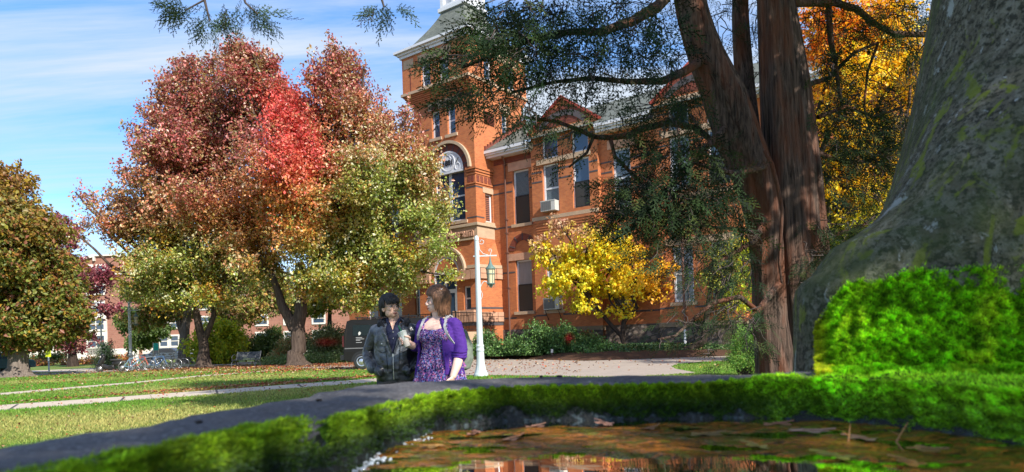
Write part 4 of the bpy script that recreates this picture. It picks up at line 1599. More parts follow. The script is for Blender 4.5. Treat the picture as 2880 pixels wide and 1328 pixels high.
def shrubs():
    bush('yellow_bush', 'rounded bright yellow green bush between the dark trunk and the bench', ((560, 975, 40, 50, 1.6), (610, 950, 55, 60, 1.6), (650, 960, 45, 55, 1.5), (600, 995, 70, 40, 1.4), (650, 985, 40, 40, 1.3)), 52, 620, 20, .20,
         [(.50, .52, .03), (.36, .48, .03), (.62, .55, .04), (.20, .30, .03)], w=(4, 4, 2, 1.5))
    bush('green_shrub', 'wide dark green shrub behind the bench back', ((710, 965, 50, 32, 1.5), (760, 960, 55, 38, 1.5), (800, 980, 45, 34, 1.5), (735, 990, 40, 22, 1.3)), 55, 520, 18, .17,
         [(.08, .15, .035), (.05, .10, .025), (.14, .22, .05), (.2, .26, .06)])
    bush('mixed_shrub', 'pale green and orange tinted shrub just left of the big maple trunk', ((815, 975, 24, 30, 1.2), (800, 1000, 30, 20, 1.1)), 50, 150, 18, .17,
         [(.36, .38, .18), (.5, .28, .12), (.2, .24, .08)])
    bush('burning_bush', 'shrub with a bright red patch beside the rear of the van', ((920, 955, 70, 45, 1.8), (960, 985, 55, 45, 1.5), (890, 985, 50, 40, 1.5), (945, 960, 60, 30, 1.4)), 46, 760, 18, .15,
         None, extra=lambda P, d, r: mixc(pick([(.14, .20, .07), (.26, .32, .14), (.34, .38, .2), (.08, .12, .04)], len(P)), pick([(.60, .08, .06), (.7, .2, .12)], len(P)),
                                           np.clip(1.6 * np.exp(-((P[:, 0] - at(930, 962, 46)[0]) / .75) ** 2 - ((P[:, 2] - at(930, 962, 46)[2]) / .26) ** 2) - .15, 0, 1) * 1.0))
    bush('ground_ivy', 'low bank of pale green ivy between the road and the shrubs behind the maple', ((800, 1018, 60, 8, 1.3), (880, 1013, 70, 9, 1.3), (950, 1009, 60, 9, 1.2), (760, 1024, 40, 5, 1)), 44, 420, 18, .12, [(.22, .32, .10), (.12, .22, .06), (.32, .42, .2)])
    bush('conifer_shrub', 'small dark green conifer behind the black scooter', ((295, 1025, 32, 22, .8), (297, 1000, 22, 22, .6), (298, 980, 12, 16, .4)), 45, 260, 20, .12, [(.05, .10, .045), (.09, .15, .07), (.03, .06, .03)], up=.7, lw=.3)
    bush('flower_bed', 'low bed of orange and red shrubs along the dormitory wall', ((200, 1020, 40, 9, 1.2), (260, 1018, 50, 10, 1.2), (100, 1024, 60, 10, 1.3), (20, 1026, 60, 11, 1.3), (340, 1012, 50, 8, 1.2)), 72, 460, 16, .2, [(.42, .14, .06), (.5, .30, .06), (.16, .16, .05), (.3, .10, .07)])
    bush('dark_hedge', 'dark green hedge far behind the left lawn', ((10, 1005, 40, 14, 1.3), (110, 1008, 40, 10, 1.3), (165, 1005, 20, 12, 1.3)), 76, 260, 16, .2, [(.05, .09, .025), (.10, .15, .04)])
    # foundation planting in front of the museum wing
    pal = [(.075, .17, .045), (.04, .10, .028), (.12, .24, .06), (.17, .30, .09)]
    F_ = ((1355, 965, 62, 42, 1.1, 41.0), (1440, 975, 70, 42, 1.1, 39.8), (1520, 955, 72, 58, 1.2, 38.6), (1590, 945, 50, 45, 1.1, 38.2), (1650, 965, 50, 48, 1.1, 37.6), (1700, 985, 45, 32, 1.0, 36.0))
    labs = ('dark green shrub directly behind the lamp post base', 'green shrub just right of the lamp post, below the curtained window',
            'tallest rounded green shrub in front of the wing, below the air conditioner on brackets', 'green shrub with small bright leaves, left of the red twig cluster',
            'dark green shrub tinged red on one side, left of the yellow tree', 'low spreading green shrub at the foot of the yellow leaved tree')
    for (px, py, rx, ry, dy, D), lb in zip(F_, labs):
        ex = None
        if px == 1590:
            ex = lambda P, d, r: mixc(pick(pal, len(P)), pick([(.62, .05, .04), (.5, .04, .04)], len(P)), np.clip(1.5 * np.exp(-((P[:, 0] - at(1604, 953, 37)[0]) / .26) ** 2 - ((P[:, 2] - at(1604, 953, 37)[2]) / .3) ** 2) - .2, 0, 1))
        if px == 1650:
            ex = lambda P, d, r: mixc(pick(pal, len(P)), pick([(.30, .10, .04), (.22, .06, .03)], len(P)), sm(P[:, 2], .9, 1.8) * (RNG.uniform(size=len(P)) < .55))
        bush('foundation_shrub', lb, ((px, py, rx * .8, ry * .8, dy), (px - rx * .5, py + ry * .45, rx * .7, ry * .6, dy), (px + rx * .5, py + ry * .45, rx * .7, ry * .6, dy), (px, py + ry * .7, rx, ry * .4, dy)), D, 420, 18, .13, pal,
             'foundation shrubs along the museum wing', extra=ex, zbase=.2, up=.2, spray=.5)
    # ivy carpet in the bed
    ed = [gr(*p)[:2] for p in ((1400, 1008), (1500, 1010), (1650, 1012.5), (1820, 1007), (1990, 1001), (2085, 998.5), (2240, 993), (2400, 986))]
    n = 30000
    s = RNG.uniform(0, len(ed) - 1.001, n); i = s.astype(int); f = (s - i)[:, None]
    E = np.array(ed)
    p = E[i] * (1 - f) + E[i + 1] * f
    q = RNG.uniform(.0, 1, n)
    q = np.where((s < 2.4), q * .7 + .3, q)
    p = p + np.array(BUY)[None, :] * (q * 5.0)[:, None]
    z = np.interp(q, [0, .08, .4, .8, 1], [.04, .17, .38, .50, .56]) + RNG.uniform(.0, .16, n)
    C = np.stack([p[:, 0], p[:, 1], z], 1)
    D_ = unit(n); D_[:, 2] *= .4
    sz = RNG.uniform(.08, .16, n)
    V, F = leaf_quads(C, D_ / np.linalg.norm(D_, axis=1, keepdims=True), unit(n) * .6 + np.array([0, -.3, .8]), sz, sz * .9)
    o = np_mesh('ground_ivy', V, F, M['leaf'], col=np.repeat(pick([(.06, .13, .04), (.035, .075, .025), (.12, .2, .07), (.2, .26, .1), (.3, .2, .08)], n, (5, 4, 3, 1, .4)), 4, axis=0))
    tag(o, 'dark ivy carpeting the raised bed below the museum wall', 'ivy', kind='stuff')
    # bright feathery shrub left of the cedar trunk
    bush('juniper_shrub', 'bright light green feathery shrub against the left side of the cedar trunk', ((2098, 1000, 30, 40, .4), (2080, 955, 24, 40, .35), (2120, 960, 26, 40, .35), (2128, 1020, 34, 30, .45), (2070, 1010, 16, 26, .3)), 17.5, 620, 30, .055,
         [(.16, .36, .05), (.10, .26, .05), (.26, .48, .10), (.34, .46, .10)], up=.6, lw=.25, spray=.3)


shrubs()


def yellow_tree():
    base = bl(7.6, -1.4); base = np.array([base[0], base[1], .3])
    D = base[1]
    L = []
    for (px, py, rx, ry, dy, w) in ((1560, 720, 70, 50, 1.5, 1), (1510, 690, 40, 36, 1.0, .7), (1650, 690, 90, 60, 2, 1.1), (1620, 790, 90, 55, 2, 1.1), (1560, 810, 50, 42, 1.4, .8), (1740, 720, 90, 60, 2, 1), (1790, 800, 100, 55, 2, 1.2),
                                     (1860, 830, 55, 38, 1.4, .9), (1720, 800, 80, 45, 1.8, 1), (1580, 640, 50, 36, 1.2, .4), (1680, 640, 60, 30, 1.2, .5), (1740, 880, 60, 22, 1, .35), (1880, 760, 40, 40, 1.2, .6), (1640, 850, 50, 30, 1.3, .6)):
        L.append(lobe_px(px, py, rx, ry, D - random.uniform(-.4, .8), dy, w))
    def cf(P, d, r):
        x = pixx(P)
        y = pick([(.84, .66, .02), (.78, .72, .03), (.84, .56, .02), (.64, .66, .05)], len(P))
        o = pick([(.82, .42, .03), (.80, .50, .03), (.74, .34, .03)], len(P))
        gsh = pick([(.42, .52, .05), (.60, .60, .05), (.30, .40, .05)], len(P))
        pk = pick([(.50, .28, .18), (.6, .42, .26), (.36, .18, .12)], len(P))
        c = mixc(y, o, sm(x + r * 60, 1720, 1880) * .85)
        c = mixc(c, gsh, sm(1660 - x + r * 70, 0, 160) * sm(4.8 - P[:, 2] + r, 0, 2.2) * .8)
        c = mixc(c, pk, sm(P[:, 2] + r * .9 + (1620 - x) * .004, 6.0, 7.6))
        return c
    def T(px, py, r, dd=0):
        q = at(px, py, D + dd) - base
        return ((q[0], q[1], q[2]), r)
    tr = [((0, 0, -.3), .26), T(1752, 975, .17), T(1750, 950, .15), T(1755, 905, .14), T(1765, 890, .13), T(1790, 865, .12), T(1778, 830, .10), T(1790, 780, .07)]
    fk = [[T(1748, 945, .13), T(1715, 910, .12), T(1690, 880, .11), T(1668, 850, .10), T(1640, 800, .08), T(1640, 740, .05)],
          [T(1765, 885, .09), T(1735, 850, .08), T(1700, 790, .06)], [T(1668, 850, .07), T(1620, 800, .05), T(1580, 760, .035)]]
    tree('redbud_tree', 'small spreading tree with bright yellow leaves in front of the museum wing', 'tree', base, tr, L, 980, 18, .165, cf, None, 'bark_dark', fork=fk, twigs=200, up=0.0, spray=.5, droop=.6, lw=.85, shell=.3)
    # slim tree at the wing's right
    b = bl(14.0, -.9); base2 = np.array([b[0], b[1], .4]); D2 = base2[1]
    def T_(px, py, r):
        q = at(px, py, D2) - base2
        return ((q[0], q[1], q[2]), r)
    L = [lobe_px(*q[:4], D2, *q[4:]) for q in ((2020, 720, 50, 40, 1.2, .6), (2070, 780, 50, 50, 1.2, .8), (2000, 780, 40, 40, 1, .6), (2090, 700, 50, 40, 1.2, .7), (2060, 860, 40, 40, 1, .5))]
    tr = [((0, 0, -.3), .24), T_(1980, 960, .18), T_(1985, 910, .17), T_(1992, 860, .12), T_(2000, 800, .1), T_(2005, 730, .06)]
    fk = [[T_(1984, 900, .1), T_(2010, 850, .08), T_(2030, 790, .06)]]
    tree('slim_tree', 'slim dark trunked tree with sparse green yellow leaves near the wing corner', 'tree', base2, tr, L, 240, 14, .14,
         palette_col([(.25, .30, .06), (.5, .46, .06), (.12, .2, .05)]), None, 'bark_dark', fork=fk, twigs=60, spray=.5)
    # big yellow and orange maple behind the cedar
    D3 = 25.0
    base3 = at(2500, 1000, D3); base3[2] = 0
    L = []
    for (px, py, rx, ry, dy, w) in ((2330, 100, 110, 100, 2.2, 1), (2480, 60, 120, 90, 2.2, 1), (2580, 180, 90, 120, 2, 1), (2400, 230, 110, 90, 2.2, 1), (2360, 400, 100, 100, 2.2, .9), (2500, 380, 110, 110, 2, .9),
                                     (2330, 560, 100, 70, 2, 1), (2440, 560, 90, 90, 2, 1), (2400, 660, 100, 60, 2, 1), (2300, 700, 90, 60, 2, .8), (2160, 700, 80, 60, 1.8, .6), (2120, 820, 60, 50, 1.4, .5), (2340, 780, 120, 60, 2, .8)):
        L.append(lobe_px(px, py, rx, ry, D3 - random.uniform(-1, 1), dy, w))
    def cf3(P, d, r):
        x = pixx(P)
        o = pick([(.90, .38, .03), (.85, .27, .03), (.90, .50, .03), (.7, .2, .04)], len(P))
        y = pick([(.92, .64, .02), (.85, .70, .04), (.92, .55, .02)], len(P))
        g_ = pick([(.50, .58, .04), (.66, .64, .03), (.36, .48, .04)], len(P))
        c = mixc(y, o, sm(P[:, 2] + r * 1.2 - (x - 2300) * .014, 8.4, 11.5))
        c = mixc(c, g_, sm(6.2 - P[:, 2] + r, 0, 2.2))
        return c
    def T3(px, py, r, dd=0):
        q = at(px, py, D3 + dd) - base3
        return ((q[0], q[1], q[2]), r)
    tr = [((0, 0, -.1), .5), T3(2500, 900, .36), T3(2490, 760, .32), T3(2460, 680, .3), T3(2400, 620, .26), T3(2330, 550, .2), T3(2290, 470, .14)]
    tree('orange_maple', 'tree glowing orange and yellow behind the cedar, leaning limb beside the stone column', 'tree', base3, tr, L, 1600, 18, .17, cf3, None, 'bark_dark', twigs=260, shell=.3)
    # backdrop trees right of the museum
    for (px, D, lob, pal, lab, nm) in ((2250, 60, ((2200, 500, 110, 160), (2330, 600, 110, 120), (2150, 750, 100, 110), (2300, 850, 140, 80)), [(.5, .46, .05), (.36, .4, .05), (.66, .5, .05)], 'pale yellow tree far behind the cedar trunk', 'background_tree'),
                                       (2620, 45, ((2560, 420, 60, 200), (2540, 620, 80, 160), (2600, 200, 60, 120)), [(.10, .19, .05), (.16, .26, .07), (.07, .13, .04)], 'green tree beside the stone column, behind the orange maple', 'background_tree')):
        base = at(px, 1000, D); base[2] = 0
        L = [lobe_px(*q, D, 3.0, 1) for q in lob]
        tree(nm, lab, 'tree', base, [((0, 0, -.1), .4), ((0, 0, 3), .3), ((.1, 0, 6), .2)], L, 1100, 18, .3, palette_col(pal), None, 'bark_dark', twigs=60)


yellow_tree()
# ================================================================== CEDAR
k = N('cedar_bark')
o = k.obj()
f1 = k.noise(1.0, k.mapping(o, (34, 34, 2.0)), 6, .7, .5)
f2 = k.noise(1.6, k.mapping(o, (3, 3, .7)), 4)
c = k.mix(k.ramp(f1, [(.36, 0.0), (.62, 1.0)]), (.014, .010, .009), (.17, .115, .09))
c = k.mix(k.math('MULTIPLY', k.ramp(f2, [(.46, 0.0), (.64, 1.0)]), .7), c, (.20, .065, .03))
M['cedar_bark'] = k.done(k.pbsdf(c, .9, k.bump(f1, 1.0, .05), .2))
M['cedar_twig'] = plain('cedar_twig', (.06, .045, .04), .9, .4, 30)
M['cedar_leaf'] = leafmat('cedar_leaf', .7, .12, .15)


def spray_template():
    segs = []

    def seg(a, ang, L, w):
        d = np.array([math.cos(ang), math.sin(ang), 0])
        s = np.array([-d[1], d[0], 0])
        e = a + d * L
        m = a + d * L * .45
        w = w * 1.25
        segs.append((a - s * w * .25, m - s * w * .5, e, m + s * w * .5))
        return e
    p = np.zeros(3)
    ang = 0.0
    rnd = random.Random(3)
    for i in range(8):
        q = seg(p, ang, .15, .032)
        for sgn in ((1,) if i % 2 else (-1,)):
            L = .44 * (1 - i / 10.5)
            a2 = ang + sgn * rnd.uniform(.6, .85)
            x = p + (q - p) * .5
            for j in range(3):
                y = seg(x, a2, L / 3 * 1.15, .030)
                for s2 in (1, -1):
                    seg(x + (y - x) * .4, a2 + s2 * rnd.uniform(.5, .75), L * .34 * (1 - j * .18), .027)
                x = y - (y - x) * .06
                a2 -= sgn * rnd.uniform(-.02, .16)
        p = q - (q - p) * .05
        ang += rnd.uniform(-.12, .12)
    A = np.array(segs)          # (k,4,3)
    A[:, :, 2] += (A[:, :, 0] ** 2) * -.12 + np.abs(A[:, :, 1]) * -.10
    return A


TPL = spray_template()


def sprays(C, D, size, wid=1.0):
    """instances of the spray template at C, pointing along D"""
    n = len(C)
    D = D / np.linalg.norm(D, axis=1, keepdims=True)
    S = np.cross(D, unit(n)); S /= np.linalg.norm(S, axis=1, keepdims=True)
    U = np.cross(D, S)
    T = TPL.reshape(-1, 3)
    V = C[:, None, :] + (T[None, :, 0:1] * D[:, None, :] + T[None, :, 1:2] * S[:, None, :] + T[None, :, 2:3] * U[:, None, :]) * size[:, None, None]
    V = V.reshape(-1, 3)
    m = len(V) // 4
    F = np.arange(4 * m).reshape(-1, 4)
    return V, F


def cedar():
    D0 = 7.0
    base = at(2235, 1040, D0); base[2] = 0
    t = thing('cedar_tree', 'old cedar with several reddish shaggy trunks and dark drooping foliage, beside the stone column', 'tree', tuple(base))

    def path(L, D):
        out = []
        for row in L:
            px, py, r = row[:3]
            d = D + (row[3] if len(row) > 3 else 0)
            q = at(px, py, d) - base
            out.append((Vector(q), r * d / FPX))
        return out

    def stem(rows, D, seed, seg=64):
        P = path(rows, D)
        # resample smoothly
        pts = []; rad = []
        nn = len(P)
        for i in range(nn - 1):
            p0 = P[max(i - 1, 0)][0]; p1 = P[i][0]; p2 = P[i + 1][0]; p3 = P[min(i + 2, nn - 1)][0]
            for j in range(7):
                u = j / 7
                q = .5 * ((2 * p1) + (-p0 + p2) * u + (2 * p0 - 5 * p1 + 4 * p2 - p3) * u * u + (-p0 + 3 * p1 - 3 * p2 + p3) * u ** 3)
                pts.append(q); rad.append(P[i][1] * (1 - u) + P[i + 1][1] * u)
        pts.append(P[-1][0]); rad.append(P[-1][1])
        rr = random.Random(seed)
        ks = [(rr.randint(3, 6), rr.uniform(0, 6), .07), (rr.randint(9, 13), rr.uniform(0, 6), .035), (rr.randint(17, 25), rr.uniform(0, 6), .022)]

        def fl(j, i, w):
            z = i * .05
            v = 1
            for n_, ph, a in ks: v += a * math.sin(n_ * w + ph + z * 1.3 + .6 * math.sin(z * 2 + ph))
            v += .05 * mnoise.noise(Vector((math.cos(w) * 6 + seed * 9, math.sin(w) * 6, z * 1.2)))
            v += .035 * mnoise.noise(Vector((math.cos(w) * 16, math.sin(w) * 16 + seed, z * 2)))
            return v
        b = MB()
        b.tube(pts, rad, seg, cap=False, flute=fl)
        return b
    S1 = [(2205, 1262, 86), (2190, 1120, 60), (2182, 1030, 50), (2166, 900, 43), (2160, 760, 43), (2150, 640, 47), (2124, 512, 55), (2082, 400, 60), (2040, 280, 60), (1985, 150, 48), (1946, 20, 42), (1920, -160, 36), (1890, -500, 26), (1850, -900, 14)]
    S2 = [(2275, 1262, 132, .15), (2268, 1120, 100, .15), (2262, 1030, 88, .15), (2254, 900, 80, .15), (2246, 760, 77, .15), (2224, 512, 78, .15), (2203, 256, 66, .15), (2177, 0, 47, .15), (2160, -200, 40, .15), (2150, -600, 30, .15), (2150, -1000, 18, .15)]
    S3 = [(2150, 560, 34, .3), (2114, 430, 32, .5), (2098, 270, 26, .7), (2086, 120, 23, .8), (2082, 0, 22, .8), (2090, -200, 24, .3), (2080, -600, 16, .3)]
    for i, (S, sd) in enumerate(((S1, 1), (S2, 2), (S3, 3))):
        stem(S, D0, sd).build('trunk', M['cedar_bark'], t)
    S4 = [(2140, 1262, 30, -.3), (2150, 1100, 22, -.32)]
    vb = MB()
    for rows in ([(2150, 425, 4, -.35), (2170, 460, 6, -.40), (2185, 520, 6, -.36), (2200, 590, 5, -.34), (2196, 660, 5, -.32), (2192, 740, 4, -.32), (2200, 800, 3, -.32)],
                 [(2140, 655, 6, -.3), (2080, 645, 5, -.45), (2010, 640, 4, -.6), (1920, 628, 3, -.8)],
                 [(2150, 470, 10, -.2), (2110, 480, 9, -.4), (2060, 488, 8, -.6), (1990, 470, 6, -.8), (1930, 450, 5, -1.0)],
                 [(2150, 455, 10, 0), (2100, 440, 8, .3), (2040, 430, 8, .5), (1960, 360, 8, .4), (1880, 345, 9, .2), (1803, 364, 9, 0), (1770, 381, 9, -.1), (1716, 388, 8, -.2), (1669, 385, 7, -.3), (1631, 366, 6, -.4), (1560, 340, 5, -.5), (1470, 330, 4, -.6)],
                 [(1920, -60, 18, 0), (1850, 20, 16, -.3), (1780, 60, 13, -.6), (1690, 90, 11, -.9), (1600, 90, 9, -1.2), (1500, 110, 7, -1.5), (1400, 150, 5, -1.7), (1300, 190, 4, -1.9)],
                 [(1990, 160, 14, 0), (1930, 200, 12, -.3), (1860, 230, 10, -.6), (1760, 230, 8, -.8), (1660, 220, 7, -1), (1560, 230, 5, -1.2), (1440, 260, 4, -1.3)],
                 [(2060, 340, 10, 0), (2000, 400, 9, -.3), (1930, 480, 8, -.5), (1850, 560, 7, -.7), (1780, 640, 5, -.8), (1720, 680, 3, -.9)],
                 [(1716, 388, 6, -.2), (1730, 440, 5, -.3), (1790, 500, 4, -.3), (1830, 560, 3, -.3)],
                 [(1669, 385, 5, -.3), (1650, 430, 4, -.3), (1600, 470, 3, -.3)],
                 [(2190, 800, 9, -.35), (2160, 835, 9, -.5), (2130, 875, 8, -.6), (2080, 835, 7, -.8), (2010, 850, 6, -1), (1960, 890, 5, -1.2), (1900, 945, 4, -1.3), (1850, 955, 3, -1.4)],
                 [(2130, 875, 5, -.6), (2110, 890, 4, -.7), (2095, 905, 3, -.7)],
                 [(2160, 600, 8, -.1), (2120, 680, 7, -.4), (2050, 720, 5, -.5), (1980, 760, 4, -.6)],
                 [(2220, 10, 12, .2), (2350, 8, 10, .4), (2412, 26, 9, .6), (2457, 64, 8, .7), (2514, 96, 8, .8), (2620, 98, 7, 1.0)],
                 [(2329, -60, 9, .4), (2330, 20, 9, .4), (2336, 115, 8, .4), (2349, 166, 6, .5), (2360, 260, 5, .5), (2380, 330, 4, .6)],
                 [(2300, 430, 8, .3), (2345, 448, 6, .5), (2386, 457, 6, .6), (2444, 454, 5, .7), (2476, 428, 5, .8), (2530, 415, 4, .9)],
                 [(2270, 240, 7, .3), (2330, 220, 6, .6), (2400, 150, 5, .7), (2470, 120, 4, .7)],
                 [(2470, 120, 4, .7), (2440, 200, 4, .7), (2430, 300, 3, .6), (2450, 380, 3, .6)],
                 [(2285, 330, 5, .3), (2290, 400, 4, .2), (2288, 440, 4, .2)],
                 [(2300, 640, 8, .3), (2350, 660, 6, .5), (2420, 640, 5, .6), (2470, 600, 4, .7)],
                 [(2560, 240, 4, .8), (2556, 300, 4, .8), (2540, 360, 3, .8), (2530, 430, 3, .8)],
                 [(2300, 330, 7, .2), (2380, 300, 5, .3), (2460, 330, 4, .4), (2540, 300, 3, .4)]):
        P = path(rows, D0)
        b = MB()
        b.tube([p for p, r in P], [max(r, .006) for p, r in P], 9, cap=False, flute=lambda j, i, w: 1 + .12 * math.sin(3 * w + i))
        vb.v and None
        n0 = len(vb.v)
        vb.add(b.v, b.f, True)
    vb.build('branches', M['cedar_bark'], t)

    # foliage clumps: px, py, rx, ry, distance, how many sprays, size, direction in the picture
    K = [
        (1450, 40, 90, 60, 5.2, 120, .24, (-.5, -.8)), (1560, 50, 110, 70, 5.4, 150, .24, (-.3, -.9)), (1700, 60, 110, 70, 5.6, 130, .24, (-.2, -.9)), (1830, 70, 90, 90, 6.0, 110, .24, (-.3, -.9)),
        (1370, 110, 50, 45, 5.0, 60, .22, (-.8, -.5)), (1430, 130, 90, 60, 5.1, 160, .23, (-.5, -.8)), (1540, 170, 90, 80, 5.3, 130, .24, (-.2, -.9)), (1660, 180, 90, 90, 5.5, 95, .24, (-.2, -.9)),
        (1270, 165, 60, 22, 4.9, 40, .20, (-1, -.3)), (1215, 190, 36, 14, 4.9, 16, .18, (-1, -.3)), (1330, 190, 60, 40, 5.0, 66, .2, (-.8, -.6)),
        (1330, 270, 80, 36, 5.0, 70, .2, (-1, -.2)), (1280, 280, 40, 22, 4.95, 30, .17, (-1, -.2)), (1410, 290, 70, 40, 5.1, 76, .2, (-.5, -.8)), (1480, 320, 60, 40, 5.2, 46, .2, (-.2, -1)),
        (1500, 250, 90, 60, 5.3, 70, .22, (-.4, -.8)), (1620, 290, 90, 60, 5.5, 60, .22, (-.3, -.9)), (1760, 160, 90, 100, 5.8, 90, .24, (-.2, -.9)), (1880, 180, 70, 110, 6.2, 90, .24, (-.2, -.9)),
        (1530, 360, 60, 30, 5.5, 40, .2, (-.9, -.4)), (1590, 400, 70, 40, 5.6, 56, .2, (-.7, -.7)), (1560, 450, 40, 40, 5.6, 32, .18, (-.5, -.8)), (1640, 450, 50, 60, 5.7, 36, .2, (-.3, -.9)),
        (1700, 330, 70, 50, 5.8, 50, .22, (-.3, -.8)), (1780, 300, 80, 70, 5.9, 80, .22, (-.3, -.8)), (1860, 350, 80, 70, 6.0, 90, .22, (-.4, -.8)), (1950, 330, 60, 70, 6.3, 70, .22, (-.5, -.7)),
        (1780, 420, 70, 50, 5.9, 60, .2, (-.4, -.8)), (1880, 440, 90, 50, 6.0, 110, .22, (-.4, -.8)), (1980, 440, 70, 50, 6.2, 70, .22, (-.5, -.7)), (2040, 480, 50, 60, 6.3, 40, .2, (-.4, -.8)),
        (1790, 530, 80, 50, 6.0, 150, .2, (-.5, -.8)), (1880, 560, 100, 60, 6.0, 230, .22, (-.3, -.9)), (1980, 570, 80, 70, 6.1, 190, .22, (-.3, -.9)), (2050, 590, 50, 60, 6.2, 90, .2, (-.2, -.9)),
        (1790, 620, 80, 40, 5.9, 90, .2, (-.6, -.7)), (1900, 640, 80, 45, 6.0, 110, .2, (-.4, -.9)), (1740, 600, 40, 40, 5.9, 40, .18, (-.7, -.6)), (1720, 540, 30, 40, 5.9, 20, .18, (-.7, -.6)),
        (1840, 720, 80, 34, 5.7, 60, .18, (-.9, -.4)), (1930, 730, 70, 50, 5.9, 60, .18, (-.5, -.8)), (2000, 700, 70, 60, 6.0, 60, .18, (-.4, -.8)), (2070, 680, 60, 70, 6.2, 50, .18, (-.3, -.9)),
        (1950, 810, 60, 50, 5.8, 26, .16, (-.5, -.8)), (2030, 800, 60, 60, 5.9, 40, .16, (-.4, -.8)), (2090, 780, 50, 60, 6.0, 44, .16, (-.3, -.9)),
        (2060, 900, 60, 34, 5.7, 70, .15, (-.4, -.8)), (2120, 930, 40, 50, 6.0, 70, .15, (-.2, -.9)), (1990, 930, 50, 40, 5.7, 32, .15, (-.5, -.8)), (2010, 1010, 40, 24, 5.5, 9, .13, (-.6, -.7)), (1890, 920, 60, 36, 5.6, 24, .14, (-.6, -.7)), (1840, 960, 50, 24, 5.6, 16, .14, (-.7, -.5)),
        (2125, 60, 26, 110, 7.9, 60, .2, (.1, -1)), (2030, 60, 36, 90, 7.8, 60, .2, (-.1, -1)), (2130, 220, 20, 60, 7.9, 24, .18, (0, -1)),
        (2310, 60, 80, 80, 7.4, 60, .2, (.3, -.9)), (2420, 100, 90, 80, 7.6, 54, .2, (.3, -.9)), (2530, 60, 70, 80, 7.8, 46, .2, (.3, -.9)), (2590, 160, 50, 90, 7.8, 60, .2, (.1, -1)),
        (2330, 190, 70, 60, 7.4, 56, .2, (.2, -.9)), (2430, 240, 80, 70, 7.6, 40, .2, (.2, -.9)), (2350, 330, 90, 50, 7.4, 56, .2, (.3, -.9)), (2450, 370, 100, 55, 7.6, 130, .2, (.3, -.9)), (2540, 330, 50, 70, 7.7, 60, .2, (.1, -1)),
        (2370, 440, 80, 40, 7.4, 80, .2, (.2, -.9)), (2480, 470, 80, 50, 7.5, 84, .2, (.2, -.9)), (2350, 520, 60, 50, 7.4, 40, .18, (.2, -.9)), (2460, 560, 60, 40, 7.5, 44, .18, (.2, -.9)),
        (2320, 660, 60, 40, 7.0, 50, .18, (.3, -.8)), (2410, 640, 60, 50, 7.2, 50, .18, (.3, -.8)), (2290, 740, 40, 40, 6.8, 40, .16, (.4, -.6)), (2370, 720, 50, 40, 7.2, 36, .18, (.4, -.6)), (2260, 790, 50, 26, 6.6, 26, .14, (.6, .4)),
    ]
    Cs, Ds, Ss = [], [], []
    tw = MB()
    for (px, py, rx, ry, D, n, sz, (dx, dy)) in K:
        n = int(n * (.22 if (1480 < px < 1790 and 230 < py < 560) else (.55 if px < 1360 else (2.0 if px > 2280 else (.7 if py > 650 else (.85 if py > 440 or px > 1850 else .62))))))
        u = RNG.normal(0, .55, (n, 3))
        u = u / np.maximum(1, np.linalg.norm(u, axis=1, keepdims=True))
        X = px + u[:, 0] * rx * 1.25
        Y = py + u[:, 1] * ry * 1.25
        DD = D + u[:, 2] * .55
        cen = at(px, py, D)
        for i in range(n):
            q = at(X[i], Y[i], DD[i])
            Cs.append(q - base)
            d = np.array([dx * .7 + u[i, 0] * .6, -.15 + u[i, 2] * .5, dy * .55 - u[i, 1] * .3]) + RNG.normal(0, .35, 3)
            Ds.append(d)
            Ss.append(sz * RNG.uniform(.7, 1.15))
            if i % 5 == 0:
                a = cen - base
                limb(tw, a * .5 + (q - base) * .5 - d * .12 + np.array([0, 0, .04]), q - base, .006, .003, wob=.1, n=4, seg=4)
    # the twigs that hang into the sky at the upper left, from branches above the frame
    for (px, py, rx, ry, n, dx, dy) in ((510, 30, 40, 20, 7, -.4, -.9), (500, 20, 30, 16, 5, -.8, .1), (640, 20, 26, 20, 5, -.2, -.9), (730, 20, 34, 18, 6, -.2, -.9), (740, 55, 20, 14, 3, .3, -.8), (620, 60, 20, 20, 4, .5, -.8), (520, 30, 40, 22, 7, -.9, -.3), (560, 55, 30, 20, 5, -.3, -.9), (600, 40, 26, 26, 6, .2, -1), (600, 88, 14, 16, 3, .1, -1), (690, 25, 30, 18, 5, .2, -.8), (720, 50, 34, 20, 6, .5, -.7), (770, 42, 14, 8, 2, 1, .15), (660, 62, 10, 10, 1, -.8, -.6),
                                         (1050, 18, 18, 12, 4, -.6, -.6), (1085, 18, 22, 16, 5, .1, -1), (1118, 24, 14, 10, 3, .8, -.5), (1080, 48, 8, 8, 1, 0, -1), (480, 22, 12, 8, 2, -1, .1)):
        for i in range(int(n * 1.8)):
            q = at(px + RNG.normal(0, .5) * rx, py + RNG.normal(0, .5) * ry, 4.6 + RNG.normal(0, .12))
            Cs.append(q - base)
            Ds.append(np.array([dx, RNG.normal(0, .3), dy]) + RNG.normal(0, .25, 3)); Ss.append(RNG.uniform(.12, .17))
    for rows in ([(560, -200, 9, -2.4), (570, -80, 6, -2.4), (575, 0, 4, -2.4), (590, 60, 2.5, -2.4)], [(640, -150, 7, -2.4), (680, -30, 5, -2.4), (690, 8, 3, -2.4), (725, 40, 2, -2.4)], [(1000, -160, 8, -2.4), (1060, -50, 5, -2.4), (1080, 20, 2.5, -2.4)], [(575, 0, 3, -2.4), (520, 30, 2, -2.4)],
                 [(1920, -400, 26, .3), (1500, -420, 22, -1), (1000, -300, 14, -2), (640, -150, 9, -2.4), (560, -200, 7, -2.4)], [(1500, -420, 14, -1), (1200, -300, 10, -2), (1000, -160, 8, -2.4)]):
        P = path(rows, D0)
        tw.tube([p for p, r in P], [r for p, r in P], 6, cap=False)
    tw.build('twigs', M['cedar_twig'], t)
    C = np.array(Cs); Dv = np.array(Ds); S = np.array(Ss)
    V, F = sprays(C, Dv, S)
    kk = len(TPL) * 4
